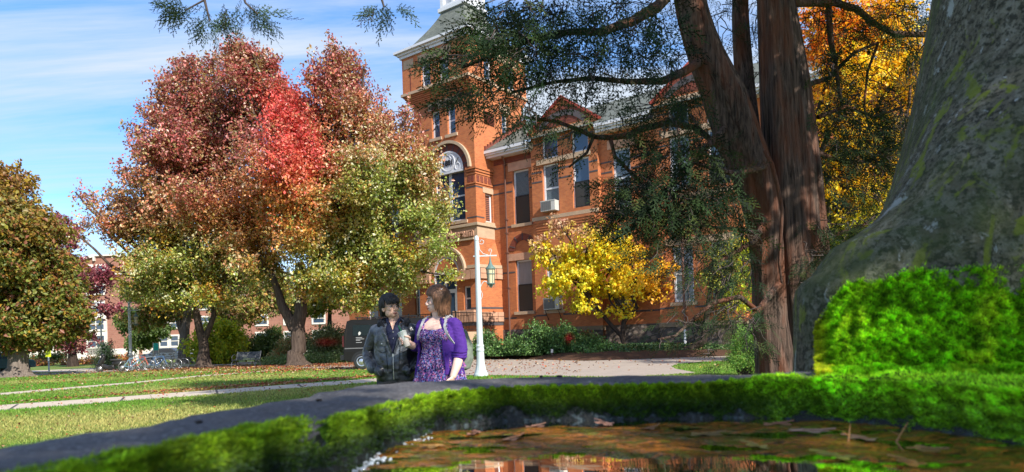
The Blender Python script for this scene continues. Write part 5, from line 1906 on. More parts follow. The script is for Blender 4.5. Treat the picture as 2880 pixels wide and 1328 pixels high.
    c = pick([(.017, .036, .013), (.010, .020, .010), (.028, .052, .015), (.055, .078, .02), (.045, .030, .015)], len(C), (5, 4, 3, 1.3, .6), jit=.3)
    np_mesh('foliage', V, F, M['cedar_leaf'], t, np.repeat(c, kk, axis=0))
    # the rest of its crown, above the picture; near lobes added sunward for shade
    lob = [(l[0] - base[0], l[1] - base[1], l[2] - base[2], *l[3:]) for l in ((2.8, 8, 8.5, 4.0, 3.5, 2.2, 1), (2.8, 7.5, 12, 3.0, 3.0, 3.5, 1), (4.8, 4.4, 6.4, 2.2, 1.8, 1.3, .8), (1.0, 7.0, 7.4, 2.6, 2.4, 1.3, .9), (5.5, 7.5, 7.2, 2.2, 2.4, 1.6, 1), (3.0, 3.3, 5.9, 1.6, 1.2, .9, .9))]
    V, F, c, C2, ax = crown_leaves(lob, 3000, 12, .30, palette_col([(.035, .075, .028), (.022, .045, .022), (.06, .11, .03)]), lw=.35, shell=.1)
    np_mesh('upper_crown', V, F, M['cedar_leaf'], t, c)
    # unseen evergreen added behind the viewpoint to shade the basin
    b2 = np.array([5.9, -4.2, 0])
    t2 = thing('added_shade_tree', 'unseen evergreen added behind the viewpoint to cast shade on the mossy basin', 'tree', tuple(b2))
    b = MB()
    b.tube([(0, 0, -.1), (0, 0, 2), (.1, 0, 5), (0, 0, 9)], [.4, .3, .22, .1], 14, cap=False)
    b.build('trunk', M['cedar_bark'], t2)
    lob = [(0, 0, 6.2, 2.8, 2.4, 2.2, 1), (-2.2, .8, 5.2, 1.9, 1.7, 1.3, .7), (-3.6, 1.6, 4.6, 1.4, 1.2, .9, .7), (.2, 1.8, 5.4, 2.0, 1.5, 1.3, .8), (0, 0, 9, 2, 2, 2.4, .7)]
    V, F, c, C2, ax = crown_leaves(lob, 250, 12, .28, palette_col([(.035, .075, .028), (.022, .045, .022), (.06, .11, .03)]), lw=.35, shell=.1)
    np_mesh('crown', V, F, M['cedar_leaf'], t2, c)


cedar()

# ================================================================== FOUNTAIN
RIM_Z = 1.041
WATER_Z = .952
INNER = [(-.50, .42), (-.42, .69), (-.36, .87), (-.295, 1.08), (-.235, 1.33), (-.17, 1.52), (-.04, 1.635), (.12, 1.62), (.35, 1.585), (.55, 1.55), (.71, 1.44), (.81, 1.22), (.83, .9), (.72, .5), (.4, .32), (0, .28), (-.35, .3)]
OUTER = [(-.72, .40), (-.625, .80), (-.56, 1.02), (-.50, 1.30), (-.455, 1.58), (-.39, 1.84), (-.2, 1.93), (.1, 1.88), (.4, 1.79), (.62, 1.76), (.9, 1.75), (1.05, 1.3), (1.05, .9), (.9, .4), (.45, .1), (0, .08), (-.45, .1)]


def catmull(P, per=12, closed=True):
    P = np.array(P, float); n = len(P); out = []
    for i in range(n):
        a, b, c, d = P[(i - 1) % n], P[i], P[(i + 1) % n], P[(i + 2) % n]
        for j in range(per):
            u = j / per
            out.append(.5 * (2 * b + (c - a) * u + (2 * a - 5 * b + 4 * c - d) * u * u + (3 * b - a - 3 * c + d) * u ** 3))
    return np.array(out)


def wob(x, y, z, s=1.0, seed=0.0):
    return mnoise.noise(Vector((x * s + seed, y * s, z * s)))


k = N('weathered_stone')
o = k.obj()
n1 = k.noise(2.2, o, 6, .65)
n2 = k.noise(20, k.mapping(o, (1, 1, .6), (0, R(25), 0)), 6, .8, .3)
n3 = k.noise(60, o, 4, .75)
c = k.mix(n1, (.085, .077, .054), (.20, .18, .13))
c = k.mix(k.math('MULTIPLY', k.ramp(n2, [(.48, 0.0), (.56, 1.0)]), .85), c, (.27, .26, .205))
c = k.mix(k.math('MULTIPLY', k.ramp(n3, [(.50, 0.0), (.56, 1.0)]), .85), c, (.018, .020, .012))
li = k.noise(10, k.mapping(o, (1, 1, .5), (0, R(32), 0)), 5, .7, .8)
c = k.mix(k.math('MULTIPLY', k.ramp(li, [(.56, 0.0), (.60, 1.0)]), .8), c, (.22, .27, .02))
li2 = k.noise(15, k.mapping(o, (1, 1, .6), (0, R(34), 0), (3, 1, 2)), 5, .7, .5)
c = k.mix(k.math('MULTIPLY', k.ramp(li2, [(.61, 0.0), (.64, 1.0)]), .85), c, (.50, .54, .53))
li3 = k.noise(2.8, k.mapping(o, loc=(5, 2, 1)), 5, .7)
c = k.mix(k.math('MULTIPLY', k.ramp(li3, [(.47, 0.0), (.66, 1.0)]), .7), c, (.06, .09, .022))
hgt = k.math('ADD', k.noise(28, o, 6, .75), k.math('MULTIPLY', n3, .5))
M['stone'] = k.done(k.pbsdf(c, .85, k.bump(hgt, 1.0, .03), .3))
k = N('rim_stone')
o = k.obj()
c = k.mix(k.noise(9, o, 6, .7), (.050, .048, .052), (.125, .122, .128))
c = k.mix(k.math('MULTIPLY', k.ramp(k.noise(70, o, 4, .8), [(.52, 0.0), (.60, 1.0)]), .75), c, (.022, .022, .024))
c = k.mix(k.math('MULTIPLY', k.ramp(k.noise(110, k.mapping(o, loc=(4, 4, 4)), 3, .7), [(.58, 0.0), (.64, 1.0)]), .7), c, (.27, .265, .26))
c = k.mix(k.math('MULTIPLY', k.ramp(k.noise(5, k.mapping(o, loc=(2, 3, 1)), 5, .7), [(.62, 0.0), (.70, 1.0)]), .5), c, (.34, .34, .36))
M['rim'] = k.done(k.pbsdf(c, .8, k.bump(k.noise(120, o, 4, .7), .6, .006), .4))
k = N('wet_debris')
o = k.obj()
c = k.ramp(k.noise(11, k.mapping(o, (1, 2.2, 1)), 6, .7, 1.2), [(.36, (.012, .014, .005)), (.42, (.10, .04, .010)), (.48, (.36, .13, .02)), (.51, (.02, .012, .005)), (.57, (.18, .17, .02)), (.61, (.02, .012, .006)), (.68, (.42, .16, .07))])
M['debris'] = k.done(k.pbsdf(c, .18, k.bump(k.noise(20, o), .8, .02), .3))
k = N('still_water')
fr = k.n('Fresnel'); fr.inputs[0].default_value = 1.31
gl = k.n('BsdfGlossy'); gl.inputs['Roughness'].default_value = .012
gl.inputs['Color'].default_value = (.95, .93, .9, 1)
tr = k.n('BsdfTransparent'); tr.inputs[0].default_value = (.88, .80, .60, 1)
o = k.obj()
wv = k.bump(k.noise(5.5, k.mapping(o, (.6, 1.6, 1)), 3, .5), .035, .02)
k.set(gl.inputs['Normal'], wv); k.set(fr.inputs['Normal'], wv)
mx = k.n('MixShader'); k.nt.links.new(fr.outputs[0], mx.inputs[0]); k.nt.links.new(tr.outputs[0], mx.inputs[1]); k.nt.links.new(gl.outputs[0], mx.inputs[2])
M['water'] = k.done(mx.outputs[0])


CA = R(24)
CF = (math.cos(CA), -math.sin(CA)); CB = (math.sin(CA), math.cos(CA))      # along and into the column's front face
C0 = (.712, 1.72)
COLC = (C0[0] + CF[0] * 1.15 + CB[0] * .8, C0[1] + CF[1] * 1.15 + CB[1] * .8)


def fountain():
    t = thing('stone_fountain', 'dark weathered stone fountain basin with a flared column rising from its right side', 'fountain', (0, 0, 0))
    I = catmull(INNER); O = catmull(OUTER)
    n = len(I)
    sec = [(-.10, 0.0), (-.08, .5), (-.05, .93), (-.02, 1.00), (.02, 1.032), (.07, 1.040), (.3, 1.042), (.5, 1.043), (.7, 1.042), (.9, 1.040), (.96, 1.035), (.985, 1.024), (.995, 1.01)]
    b = MB()
    rings = []
    for (s, z) in sec:
        ring = []
        for i in range(n):
            p = O[i] * (1 - s) + I[i] * s
            d = .006 * wob(p[0], p[1], z, 9, 3) + .003 * wob(p[0], p[1], z, 30, 7)
            q = p - (I[i] - O[i]) / np.linalg.norm(I[i] - O[i]) * d * (1 if s < .05 or s > .95 else 0)
            ring.append((q[0], q[1], z + (d if 0 < z and .02 < s < 1 else 0)))
        rings.append(ring)
    b.rings(rings, cap=False)
    b.build('basin', M['rim'], t)
    b = MB()
    b.rings([[(O[i][0] * (1 - s) + I[i][0] * s, O[i][1] * (1 - s) + I[i][1] * s, z + .004 * wob(I[i][0], I[i][1], z, 30)) for i in range(n)] for s, z in ((.994, 1.012), (1.005, .99), (1.02, .96), (1.05, .93), (1.12, .895))], cap=False)
    kk = N('wet_wall'); ob = kk.obj()
    cw = kk.mix(kk.ramp(kk.noise(60, ob, 4, .7), [(.52, 0.0), (.68, 1.0)]), (.008, .010, .009), (.06, .085, .09))  # bluish specks paint the wet glints into the wall colour
    b.build('basin_wall', kk.done(kk.pbsdf(cw, .45, kk.bump(kk.noise(90, ob), .8, .008), .3)), t)
    fl = MB()
    cx, cy = .15, .95
    rr = []
    for s in (1.06, .7, .4, .1):
        rr.append([(cx + (p[0] - cx) * s, cy + (p[1] - cy) * s, .905 + .012 * wob(p[0] * s, p[1] * s, 0, 11)) for p in I])
    fl.rings(rr, cap=True)
    fl.build('basin_floor', M['debris'], t)
    # the column: rounded rectangular sections following the flare
    prof = [(2226, 1252, 1.72), (2230, 1040, 1.72), (2231, 960, 1.72), (2231, 880, 1.72), (2232, 845, 1.72), (2238, 818, 1.725), (2252, 802, 1.73), (2280, 788, 1.735), (2320, 771, 1.745), (2360, 752, 1.755), (2395, 726, 1.765), (2425, 694, 1.775), (2450, 655, 1.785),
            (2478, 600, 1.80), (2505, 530, 1.82), (2532, 440, 1.84), (2560, 330, 1.86), (2585, 210, 1.875), (2606, 100, 1.89), (2622, 0, 1.90), (2640, -150, 1.92), (2655, -350, 1.94), (2665, -700, 1.95), (2668, -1100, 1.95)]
    rings = []
    seg = 260
    cc = COLC
    for kx, (px, py, D) in enumerate(prof):
        q = at(px, py, D)
        tgt = q[0] / q[1]
        z = max(q[2], 0)
        hb = .80 - (D - 1.72) * 1.0
        e = 9.0 if z < 1.26 else max(2.6, 9 - (z - 1.26) * 16)
        u = np.linspace(0, 2 * PI, seg, endpoint=False) + PI
        cs, sn = np.cos(u), np.sin(u)
        ex = np.sign(cs) * np.abs(cs) ** (2 / e); ey = np.sign(sn) * np.abs(sn) ** (2 / e)
        lo, hi = .3, 1.6
        for _ in range(40):
            hf = (lo + hi) / 2
            X = cc[0] + CF[0] * ex * hf + CB[0] * ey * hb
            Y = cc[1] + CF[1] * ex * hf + CB[1] * ey * hb
            if (X / Y)[Y > .3].min() > tgt: lo = hf
            else: hi = hf
        # the height belongs to the point of the section that makes the outline
        z = max(at(px, py, float(Y[np.argmin(X / Y)]))[2], 0)
        ring = []
        for x, y in zip(X, Y):
            d = .004 * wob(x, y, z, 5) + .0035 * wob(x, y, z, 18, 4)
            ring.append((x + d, y + d, z))
        rings.append(ring)
    b = MB(); b.rings(rings, cap=True)
    b.build('column', M['stone'], t)
    # a second block edge behind, pale chip at its foot
    w = MB()
    pts = [p for p in I]
    w.add([(p[0], p[1], WATER_Z) for p in I], [tuple(range(n))])
    tag(w.build('basin_water', M['water']), kind='structure')
    return I, O


FI, FO = fountain()


def moss():
    n = len(FI)
    # arc from the left foreground round the back to the right foreground
    i0, i1 = 0, 12 * 12 + 6
    idx = np.arange(i0, i1)
    P = FI[idx % n]; Oo = FO[idx % n]
    arc = np.concatenate([[0], np.cumsum(np.linalg.norm(np.diff(P, axis=0), axis=1))])
    Tn = np.gradient(P, axis=0); Tn /= np.linalg.norm(Tn, axis=1, keepdims=True)
    inw = np.stack([Tn[:, 1], -Tn[:, 0]], 1)       # toward the water
    cen = np.array([.15, .95])
    sgn = np.sign(np.sum((cen - P) * inw, axis=1)); inw *= sgn[:, None]

    def surf(a, v):
        """a arc length, v from 0 on the rim top to 1 at the water; returns point, normal, presence"""
        j = np.clip(np.searchsorted(arc, a) - 1, 0, len(arc) - 2)
        f = ((a - arc[j]) / (arc[j + 1] - arc[j]))[:, None]
        p = P[j] * (1 - f) + P[j + 1] * f
        nn = inw[j] * (1 - f) + inw[j + 1] * f
        oo = Oo[j] * (1 - f) + Oo[j + 1] * f
        wdt = np.linalg.norm(oo - p, axis=1)
        x = p[:, 0]; y = p[:, 1]
        # how far the moss creeps over the rim top
        right = sm(x, .42, .72)
        left = ((x < -.27) & (y < 1.02)).astype(float) * sm(y, .55, .62)
        creep = .002 + .020 * left + right * (wdt * .8)
        lump = np.array([mnoise.noise(Vector((px * 16, py * 16, vv * 2.2))) + .6 * mnoise.noise(Vector((px * 38, py * 38, vv * 5))) for px, py, vv in zip(x, y, v)])
        bulge = .009 + .014 * (lump + .5) + .016 * right * (1 + .8 * lump)
        top = v < .3
        s = np.where(top, 1 - v / .3, 0)
        w = np.clip((v - .3) / .7, 0, 1)
        off = np.where(top, -creep * s, 0) + bulge * np.where(top, 1 - s, 1) * (1 - .75 * w)
        z = RIM_Z - .011 * (1 - left) * (1 - right) * np.where(top, 1 - .0 * s, 1) + np.where(top, bulge * (.12 + .25 * np.sin(s * PI)), .12 * bulge * (1 - w) - w * .088)
        q = np.stack([x + nn[:, 0] * off, y + nn[:, 1] * off, z], 1)
        nz = np.where(top, .8, .25 - .2 * w)
        N_ = np.stack([nn[:, 0] * (1 - s * .7), nn[:, 1] * (1 - s * .7), nz], 1)
        N_ /= np.linalg.norm(N_, axis=1, keepdims=True)
        # bare gap of stone at the angle of the basin
        gap = np.exp(-((y - 1.03) / .05) ** 2) * (x < -.2) * (v < .6) + np.exp(-((y - 1.30) / .11) ** 2) * (x < -.1) * (v < .42) * .9 + (y < .70) * (v < .25) * (x < 0) * .8
        pres = 1 - gap - .12 * w * (1 - right)
        return q, N_, pres, right, w, lump, left
    A_tot = arc[-1]
    nb = 190000
    a = RNG.uniform(0, A_tot, nb); v = RNG.uniform(0, 1, nb)
    q, N_, pres, right, w, lump, left = surf(a, v)
    keep = RNG.uniform(size=nb) < pres
    q, N_, right, w, lump, left, v = q[keep], N_[keep], right[keep], w[keep], lump[keep], left[keep], v[keep]
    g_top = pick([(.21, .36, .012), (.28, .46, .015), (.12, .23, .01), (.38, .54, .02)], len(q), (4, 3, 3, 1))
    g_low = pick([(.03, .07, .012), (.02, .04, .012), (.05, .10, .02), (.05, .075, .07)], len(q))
    c1 = mixc(g_top, g_low, sm(w, .10, .62) * (1 - .6 * right)) * (1 + 1.3 * right[:, None] * np.array([[.8, 1, .8]]))  # right end painted brighter to offset the weaker light there
    # cushion on the column face
    nf = 190000
    X = RNG.uniform(.72, 1.4, nf)
    U = RNG.uniform(0, 1, nf)

    def face(X, U):
        topz = 1.272 + .014 * sm(X, .98, 1.12) + .006 * np.sin(X * 14) + .005 * np.sin(X * 57 + 1) + RNG.normal(0, .006, len(X)) * (len(X) > 500) - .12 * sm(.86 - X, 0, .11) ** 1.4 - .014 * np.exp(-((X - .90) / .03) ** 2) - .012 * sm(X, .95, 1.15)
        lump = np.array([.8 * mnoise.noise(Vector((px * 13, 3, u * 4))) + .9 * mnoise.noise(Vector((px * 42, 8, u * 12))) for px, u in zip(X, U)])
        z = topz + (1.04 - topz) * np.clip(U / .72, 0, 1)
        edge = sm(X, .775, .80 + .0)
        th = (.020 + .032 * np.sin(np.clip(U / .72, 0, 1) * PI * .5) + .019 * lump) * (.25 + .75 * sm(X, .765, .81))
        th = np.maximum(th * (.25 + .75 * sm(U, 0, .22)), .004) + .085 * sm(U, .12, .76)
        y = .012 - th
        low = np.clip((U - .72) / .28, 0, 1)
        y = y - low * .10
        z = z + low * (-.0) + .03 * np.sin(low * PI) * (1 - low * .5) + .010 * lump
        N_ = np.stack([-.5 * (1 - edge) - .4, -np.ones(len(X)), .25 + low], 1)
        N_ /= np.linalg.norm(N_, axis=1, keepdims=True)
        sx = X - .71
        return np.stack([C0[0] + CF[0] * sx + CB[0] * y, C0[1] + CF[1] * sx + CB[1] * y, z], 1), N_, lump
    X = np.maximum(X, .768)
    X = X + RNG.normal(0, .003, nf)
    qf, Nf, lf = face(X, U)
    cf = pick([(.24, .60, .01), (.36, .74, .012), (.14, .42, .01), (.52, .82, .02)], nf, (4, 3, 3, 1))
    yel = np.clip(sm(.80 - X + .012 * lf, -.005, .03) * .9 + sm(np.sin(X * 23 + 3 * U) + .6 * lf, .7, 1.3) * .55, 0, 1)  # lit left edge painted into the moss colour, plus yellow patches
    cf = mixc(cf, pick([(.46, .52, .015), (.55, .50, .03), (.42, .56, .02)], nf), yel)
    CCl = np.concatenate([lump[:, None], lf[:, None]]); Q = np.concatenate([q, qf]); NN = np.concatenate([N_, Nf]); CC = np.concatenate([c1, cf])
    CC = CC * RNG.uniform(.6, 1.35, (len(CC), 1)) * np.clip(1 + .55 * CCl, .45, 1.5)  # shade between lumps put into the colour, crests lighter
    m = len(Q)
    L = RNG.uniform(.004, .010, m); W = RNG.uniform(.0009, .0018, m)
    tuft = np.stack([np.sin(Q[:, 0] * 210 + 3 * np.sin(Q[:, 2] * 170)), np.sin(Q[:, 1] * 190 + 2), np.sin(Q[:, 2] * 230 + 3 * np.sin(Q[:, 0] * 150))], 1)
    CC = CC * (1 + .12 * np.clip(tuft[:, :1] + tuft[:, 2:3], -1.5, 1.5))
    Dn = NN + tuft * .25 + unit(m) * .65 + np.array([0, 0, .25]); Dn /= np.linalg.norm(Dn, axis=1, keepdims=True)
    S = np.cross(Dn, unit(m)); S /= np.linalg.norm(S, axis=1, keepdims=True)
    b = Q - NN * .004
    L = L * (.75 + .35 * np.clip(tuft[:, 0] + tuft[:, 2], -1, 1.5))
    V = np.stack([b - S * W[:, None], b + S * W[:, None], b + Dn * L[:, None]], 1).reshape(-1, 3)
    F = np.arange(3 * m).reshape(-1, 3)
    M['moss_blade'] = leafmat('moss_blade', .6, .35, .3)
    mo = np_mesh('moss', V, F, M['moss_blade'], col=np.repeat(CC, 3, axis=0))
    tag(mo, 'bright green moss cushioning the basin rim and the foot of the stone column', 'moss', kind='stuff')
    k = N('moss_cushion')
    M['moss_base'] = k.done(k.pbsdf(k.mix(k.noise(60), (.02, .05, .004), (.08, .18, .01)), .95, k.bump(k.noise(150), 1.0, .006), .1))
    # cushions beneath the blades
    na, nv = 420, 22
    aa = np.linspace(0.001, A_tot - .001, na)
    b = MB(); rows = []
    for jv in range(nv):
        q, N_, pres, *_ = surf(aa, np.full(na, jv / (nv - 1)))
        q = q - N_ * (.004 + .020 * np.clip(1 - pres * 1.4, 0, 1))[:, None]
        rows.append([tuple(x) for x in q])
    b.rings(rows, cap=False, closed=False)
    b.build('moss_cushion', M['moss_base'], mo)
    b = MB(); rows = []
    xs = np.linspace(.772, 1.4, 200)
    for jv in range(34):
        q, N_, lf = face(xs, np.full(200, jv / 33))
        q = q - N_ * .005
        rows.append([(q[0][0] + .02, q[0][1] + .05, q[0][2])] + [tuple(x) for x in q])
    b.rings(rows, cap=False, closed=False)
    b.build('moss_cushion', M['moss_base'], mo)


moss()


def litter():
    nx, ny = 150, 150
    xs = np.linspace(-.6, .9, nx); ys = np.linspace(.3, 1.68, ny)
    X, Y = np.meshgrid(xs, ys)
    x, y = X.ravel(), Y.ravel()
    ins = in_poly(x, y, [(p[0] + (.15 - p[0]) * .03, p[1] + (.95 - p[1]) * .03) for p in FI])
    ln = np.array([mnoise.noise(Vector((a * 7, b * 12, 0))) + .6 * mnoise.noise(Vector((a * 22, b * 34, 5))) for a, b in zip(x, y)])
    edge = 1.05 + .05 * np.sin(x * 9 + 1) + .03 * np.sin(x * 23)
    m = np.maximum(sm(y, edge - .03, edge + .05) * (x > -.25), sm(x - .18 * (1.2 - y), .40, .52)) * (1 - .35 * sm(y, 1.46, 1.54))
    z = WATER_Z - .012 + m * .0138 + np.clip(ln, -.8, .8) * .0055
    V = np.stack([x, y, z], 1)
    i = np.arange(nx * ny).reshape(ny, nx)
    F = np.stack([i[:-1, :-1], i[:-1, 1:], i[1:, 1:], i[1:, :-1]], -1).reshape(-1, 4)
    F = F[ins[F].all(axis=1)]
    o = np_mesh('leaf_litter', V, F, M['debris'], smooth=True)
    tag(o, 'sodden brown and olive leaf litter just at the water surface of the basin', 'leaf litter', kind='stuff')


litter()


def debris():
    def leaf_shape(nl, L, W, r):
        pts = []
        m = 26
        for i in range(m):
            a = 2 * PI * i / m
            rad = 1 + .22 * math.cos(nl * a) + r.uniform(-.06, .06)
            pts.append((math.cos(a) * L / 2 * rad, math.sin(a) * W / 2 * rad))
        return pts
    r = random.Random(5)
    spots = [(1330, 1222, .17, 'broad wet brown leaf lying in the water below the back rim', (.28, .13, .09)), (1500, 1205, .12, 'narrow reddish brown leaf floating close under the moss, left of the middle', (.33, .17, .11)),
             (1700, 1196, .18, 'large rusty leaf floating at the back of the basin below the moss', (.34, .18, .13)), (1440, 1240, .15, 'dark brown leaf in the water, nearest of those left of the building reflection', (.26, .13, .07)),
             (1220, 1262, .13, 'ochre leaf in the water close to the left wall bubbles', (.30, .17, .05)), (2180, 1198, .15, 'long reddish brown leaf floating below the column foot', (.32, .14, .08)),
             (2270, 1218, .12, 'pale tan leaf floating under the tuft of moss right of the middle', (.40, .23, .16)), (2430, 1240, .14, 'curled pale brown leaf in the water at the right', (.38, .22, .12)),
             (1980, 1228, .16, 'olive brown leaf in the water right of the middle', (.22, .14, .04)), (2350, 1290, .15, 'yellow green leaf under the surface at the right foreground', (.28, .27, .04)),
             (2600, 1270, .15, 'brown leaf against the right wall of the basin', (.30, .16, .05)), (2130, 1262, .13, 'yellowish leaf floating in front of the reddish leaf', (.30, .24, .05)), (2560, 1310, .14, 'orange brown leaf, nearest to the right bottom corner', (.36, .18, .04)), (1830, 1210, .13, 'brown leaf lying between the rusty leaf and the middle', (.26, .13, .06))]
    for i, (px, py, s, lab, c) in enumerate(spots):
        q = gr(px, py, WATER_Z)
        s *= .58 if c[2] > .15 else .36
        sh = leaf_shape(r.choice((3, 5, 7)), s, s * r.uniform(.45, .7), r)
        b = MB()
        n = len(sh)
        nr = 4
        rings = []
        ph = r.uniform(0, 6)
        for kx in range(nr, 0, -1):
            f = kx / nr
            rings.append([(x * f, y * f, .003 + .0016 * f * f * (1 + math.sin(3 * math.atan2(y, x) + ph))) for x, y in sh])
        b.rings(rings, cap=False)
        b.add(rings[-1], [tuple(range(n))], True)
        b.tube([(-s * .1, 0, .006), (s * .35, 0, .008), (s * .7, .01, .010)], .0016, 5)
        o = b.build('floating_leaf', plain('wet_leaf', c, .45, .6, 14, .5, 60))
        o.location = (q[0], q[1], WATER_Z)
        o.rotation_euler = (0, 0, r.uniform(0, 6.28))
        tag(o, lab, 'leaf', 'leaves floating in the basin')
    # needles standing in the water
    for (px, py, dx, lab) in ((2380, 1205, .02, 'dry brown twig standing in the water at the left of two'), (2500, 1195, .05, 'dry brown twig leaning against the moss at the right of two')):
        q = gr(px, 1245, WATER_Z)
        b = MB()
        b.tube([(0, 0, -.02), (dx * .5, .01, .010), (dx * .9, .02, .030)], [.0018, .0015, .0006], 6)
        b.tube([(dx * .5, .01, .010), (dx * .3 - .012, 0, .02)], [.0014, .0007], 5)
        o = b.build('dry_twig', plain('dry_twig', (.34, .17, .05), .7, .3, 30)); o.location = tuple(q)
        tag(o, lab, 'twig')
    # dark crumbs lying on the rim
    proto = None
    for i, (px, py) in enumerate(((895, 1128), (1522, 1061), (1575, 1060), (560, 1192))):
        q = gr(px, py, RIM_Z + .003)
        if proto is None:
            b = MB(); b.ell((0, 0, .003), (.012, .006, .004), nu=9, nv=6); b.ell((.008, .004, .003), (.006, .006, .003), nu=8, nv=5)
            for j, v in enumerate(b.v): b.v[j] = (v[0] + .0015 * math.sin(j * 2.1), v[1] + .0012 * math.sin(j * 3.3), v[2])
            proto = o = b.build('bark_crumb', plain('dark_crumb', (.02, .014, .01), .9, .4, 60))
            tag(o, 'small dark crumb of bark lying on the grey stone rim', 'bark crumb', 'bark crumbs on the basin rim')
        else:
            o = proto.copy(); COL.objects.link(o)
        o.location = tuple(q); o.rotation_euler = (0, 0, r.uniform(0, 6)); o.scale = (r.uniform(.45, .75),) * 3
    # bubbles along the left wall, standing in for sky sparkles on the wet edge
    b = MB()
    for i in range(260):
        u = r.uniform(0, 1)
        px, py = 1000 + 240 * u + r.gauss(0, 9), 1328 - 112 * u ** .85 + r.gauss(0, 5)
        q = gr(px, py, WATER_Z)
        rad = abs(r.gauss(.0010, .0012)) + .0006
        b.ell((q[0], q[1], WATER_Z), (rad, rad, rad * .7), nu=8, nv=5)
    kk = N('bubble'); m_ = kk.done(kk.pbsdf((.35, .4, .45), .08, spec=1.0))
    tag(b.build('bubbles', m_), 'string of shiny bubbles standing for sky sparkles on the water beside the left basin wall', 'bubbles', kind='stuff')


debris()
# ================================================================== PEOPLE
M['skin_tan'] = plain('skin_warm', (.70, .42, .30), .5, .08, 30)
M['skin_fair'] = plain('skin_fair', (.76, .49, .40), .5, .10, 25)
M['lip'] = plain('lips', (.36, .10, .09), .45, .1)
M['eye_dark'] = plain('eye_dark', (.02, .015, .012), .25, .1)
M['eye_white'] = plain('eye_white', (.6, .58, .55), .3, .05)
M['brow_black'] = plain('brow_black', (.02, .015, .012), .7, .1)
M['brow_brown'] = plain('brow_brown', (.14, .07, .04), .7, .1)
k = N('black_hair')
o = k.obj()
f = k.noise(1.0, k.mapping(o, (120, 120, 18)), 4, .6)
M['hair_black'] = k.done(k.pbsdf(k.mix(f, (.005, .004, .004), (.022, .018, .018)), .55, k.bump(f, .8, .006), .5))
k = N('brown_hair')
o = k.obj()
f = k.noise(1.0, k.mapping(o, (110, 110, 14)), 4, .6)
g = k.noise(1.0, k.mapping(o, (30, 30, 6)), 3, .6)
M['hair_brown'] = k.done(k.pbsdf(k.mix(k.ramp(f, [(.35, 0.0), (.65, 1.0)]), k.mix(g, (.035, .014, .008), (.09, .036, .018)), (.23, .11, .055)), .55, k.bump(f, .8, .006), .5))
k = N('worn_black_leather_sheen')
o = k.obj()
f = k.noise(4.5, o, 5, .6, .4)
c = k.mix(k.ramp(f, [(.48, 0.0), (.72, 1.0)]), (.012, .013, .016), (.15, .17, .20))  # pale patches paint the leather's sheen together with its wear
M['leather'] = k.done(k.pbsdf(c, .28, k.bump(k.math('ADD', k.noise(16, o, 4, .6, 1.0), k.math('MULTIPLY', k.noise(90, o), .15)), .28, .02), .6))
M['navy'] = plain('navy_polo', (.008, .012, .045), .8, .25, 20, .2)
M['black_knit'] = plain('black_knit', (.012, .012, .014), .95, .3, 60, .4)
M['charcoal'] = plain('charcoal_jeans', (.035, .035, .04), .85, .25, 30, .2)
M['metal'] = plain('bright_metal', (.65, .65, .66), .3, .05, metal=.9)
k = N('purple_knit')
o = k.obj()
f = k.noise(9, o, 5, .6)
M['purple'] = k.done(k.pbsdf(k.mix(f, (.045, .014, .16), (.085, .028, .27)), .8, k.bump(k.noise(30, k.mapping(o, (1, 1, 2.5)), 4), .5, .01), .25))
k = N('floral_fabric')
o = k.obj()
vn = k.n('TexVoronoi'); vn.inputs['Scale'].default_value = 100; k.set(vn.inputs['Vector'], o)
sep = k.n('SeparateColor'); k.set(sep.inputs[0], vn.outputs['Color'])
c = k.ramp(sep.outputs[0], [(0.0, (.012, .012, .06)), (.30, (.045, .06, .30)), (.46, (.10, .04, .22)), (.60, (.02, .02, .07)), (.70, (.45, .10, .26)), (.82, (.12, .24, .50)), (.93, (.62, .45, .62))])
for nd in k.nt.nodes:
    if nd.bl_idname == 'ShaderNodeValToRGB': nd.color_ramp.interpolation = 'CONSTANT'
vn2 = k.n('TexVoronoi'); vn2.inputs['Scale'].default_value = 175; k.set(vn2.inputs['Vector'], o)
sep2 = k.n('SeparateColor'); k.set(sep2.inputs[0], vn2.outputs['Color'])
c = k.mix(k.math('GREATER_THAN', sep2.outputs[1], .82), c, (.42, .20, .40))
M['floral'] = k.done(k.pbsdf(c, .75, k.bump(k.noise(40, o), .3, .005), .2))
M['pack'] = plain('grey_green_canvas', (.17, .21, .17), .85, .25, 14, .6, 40)
M['strap'] = plain('pale_strap', (.42, .42, .42), .8, .15, 40)
M['shoe'] = plain('dark_shoe', (.03, .03, .03), .6, .2)


def V3(*a): return Vector(a)


def capsule(b, pts, rad, seg=12):
    b.tube(pts, rad, seg)
    b.ell(pts[0], (rad[0],) * 3, nu=12, nv=8); b.ell(pts[-1], (rad[-1],) * 3, nu=12, nv=8)


def loft(b, rows, seg=28, e=2.3, ends=True):
    """rows: (cx, cy, z, rx, ry)"""
    rings = []
    for (cx, cy, z, rx, ry) in rows:
        ring = []
        for j in range(seg):
            w = 2 * PI * j / seg
            c, s = math.cos(w), math.sin(w)
            ring.append((cx + rx * math.copysign(abs(c) ** (2 / e), c), cy + ry * math.copysign(abs(s) ** (2 / e), s), z))
        rings.append(ring)
    b.rings(rings, cap=ends)


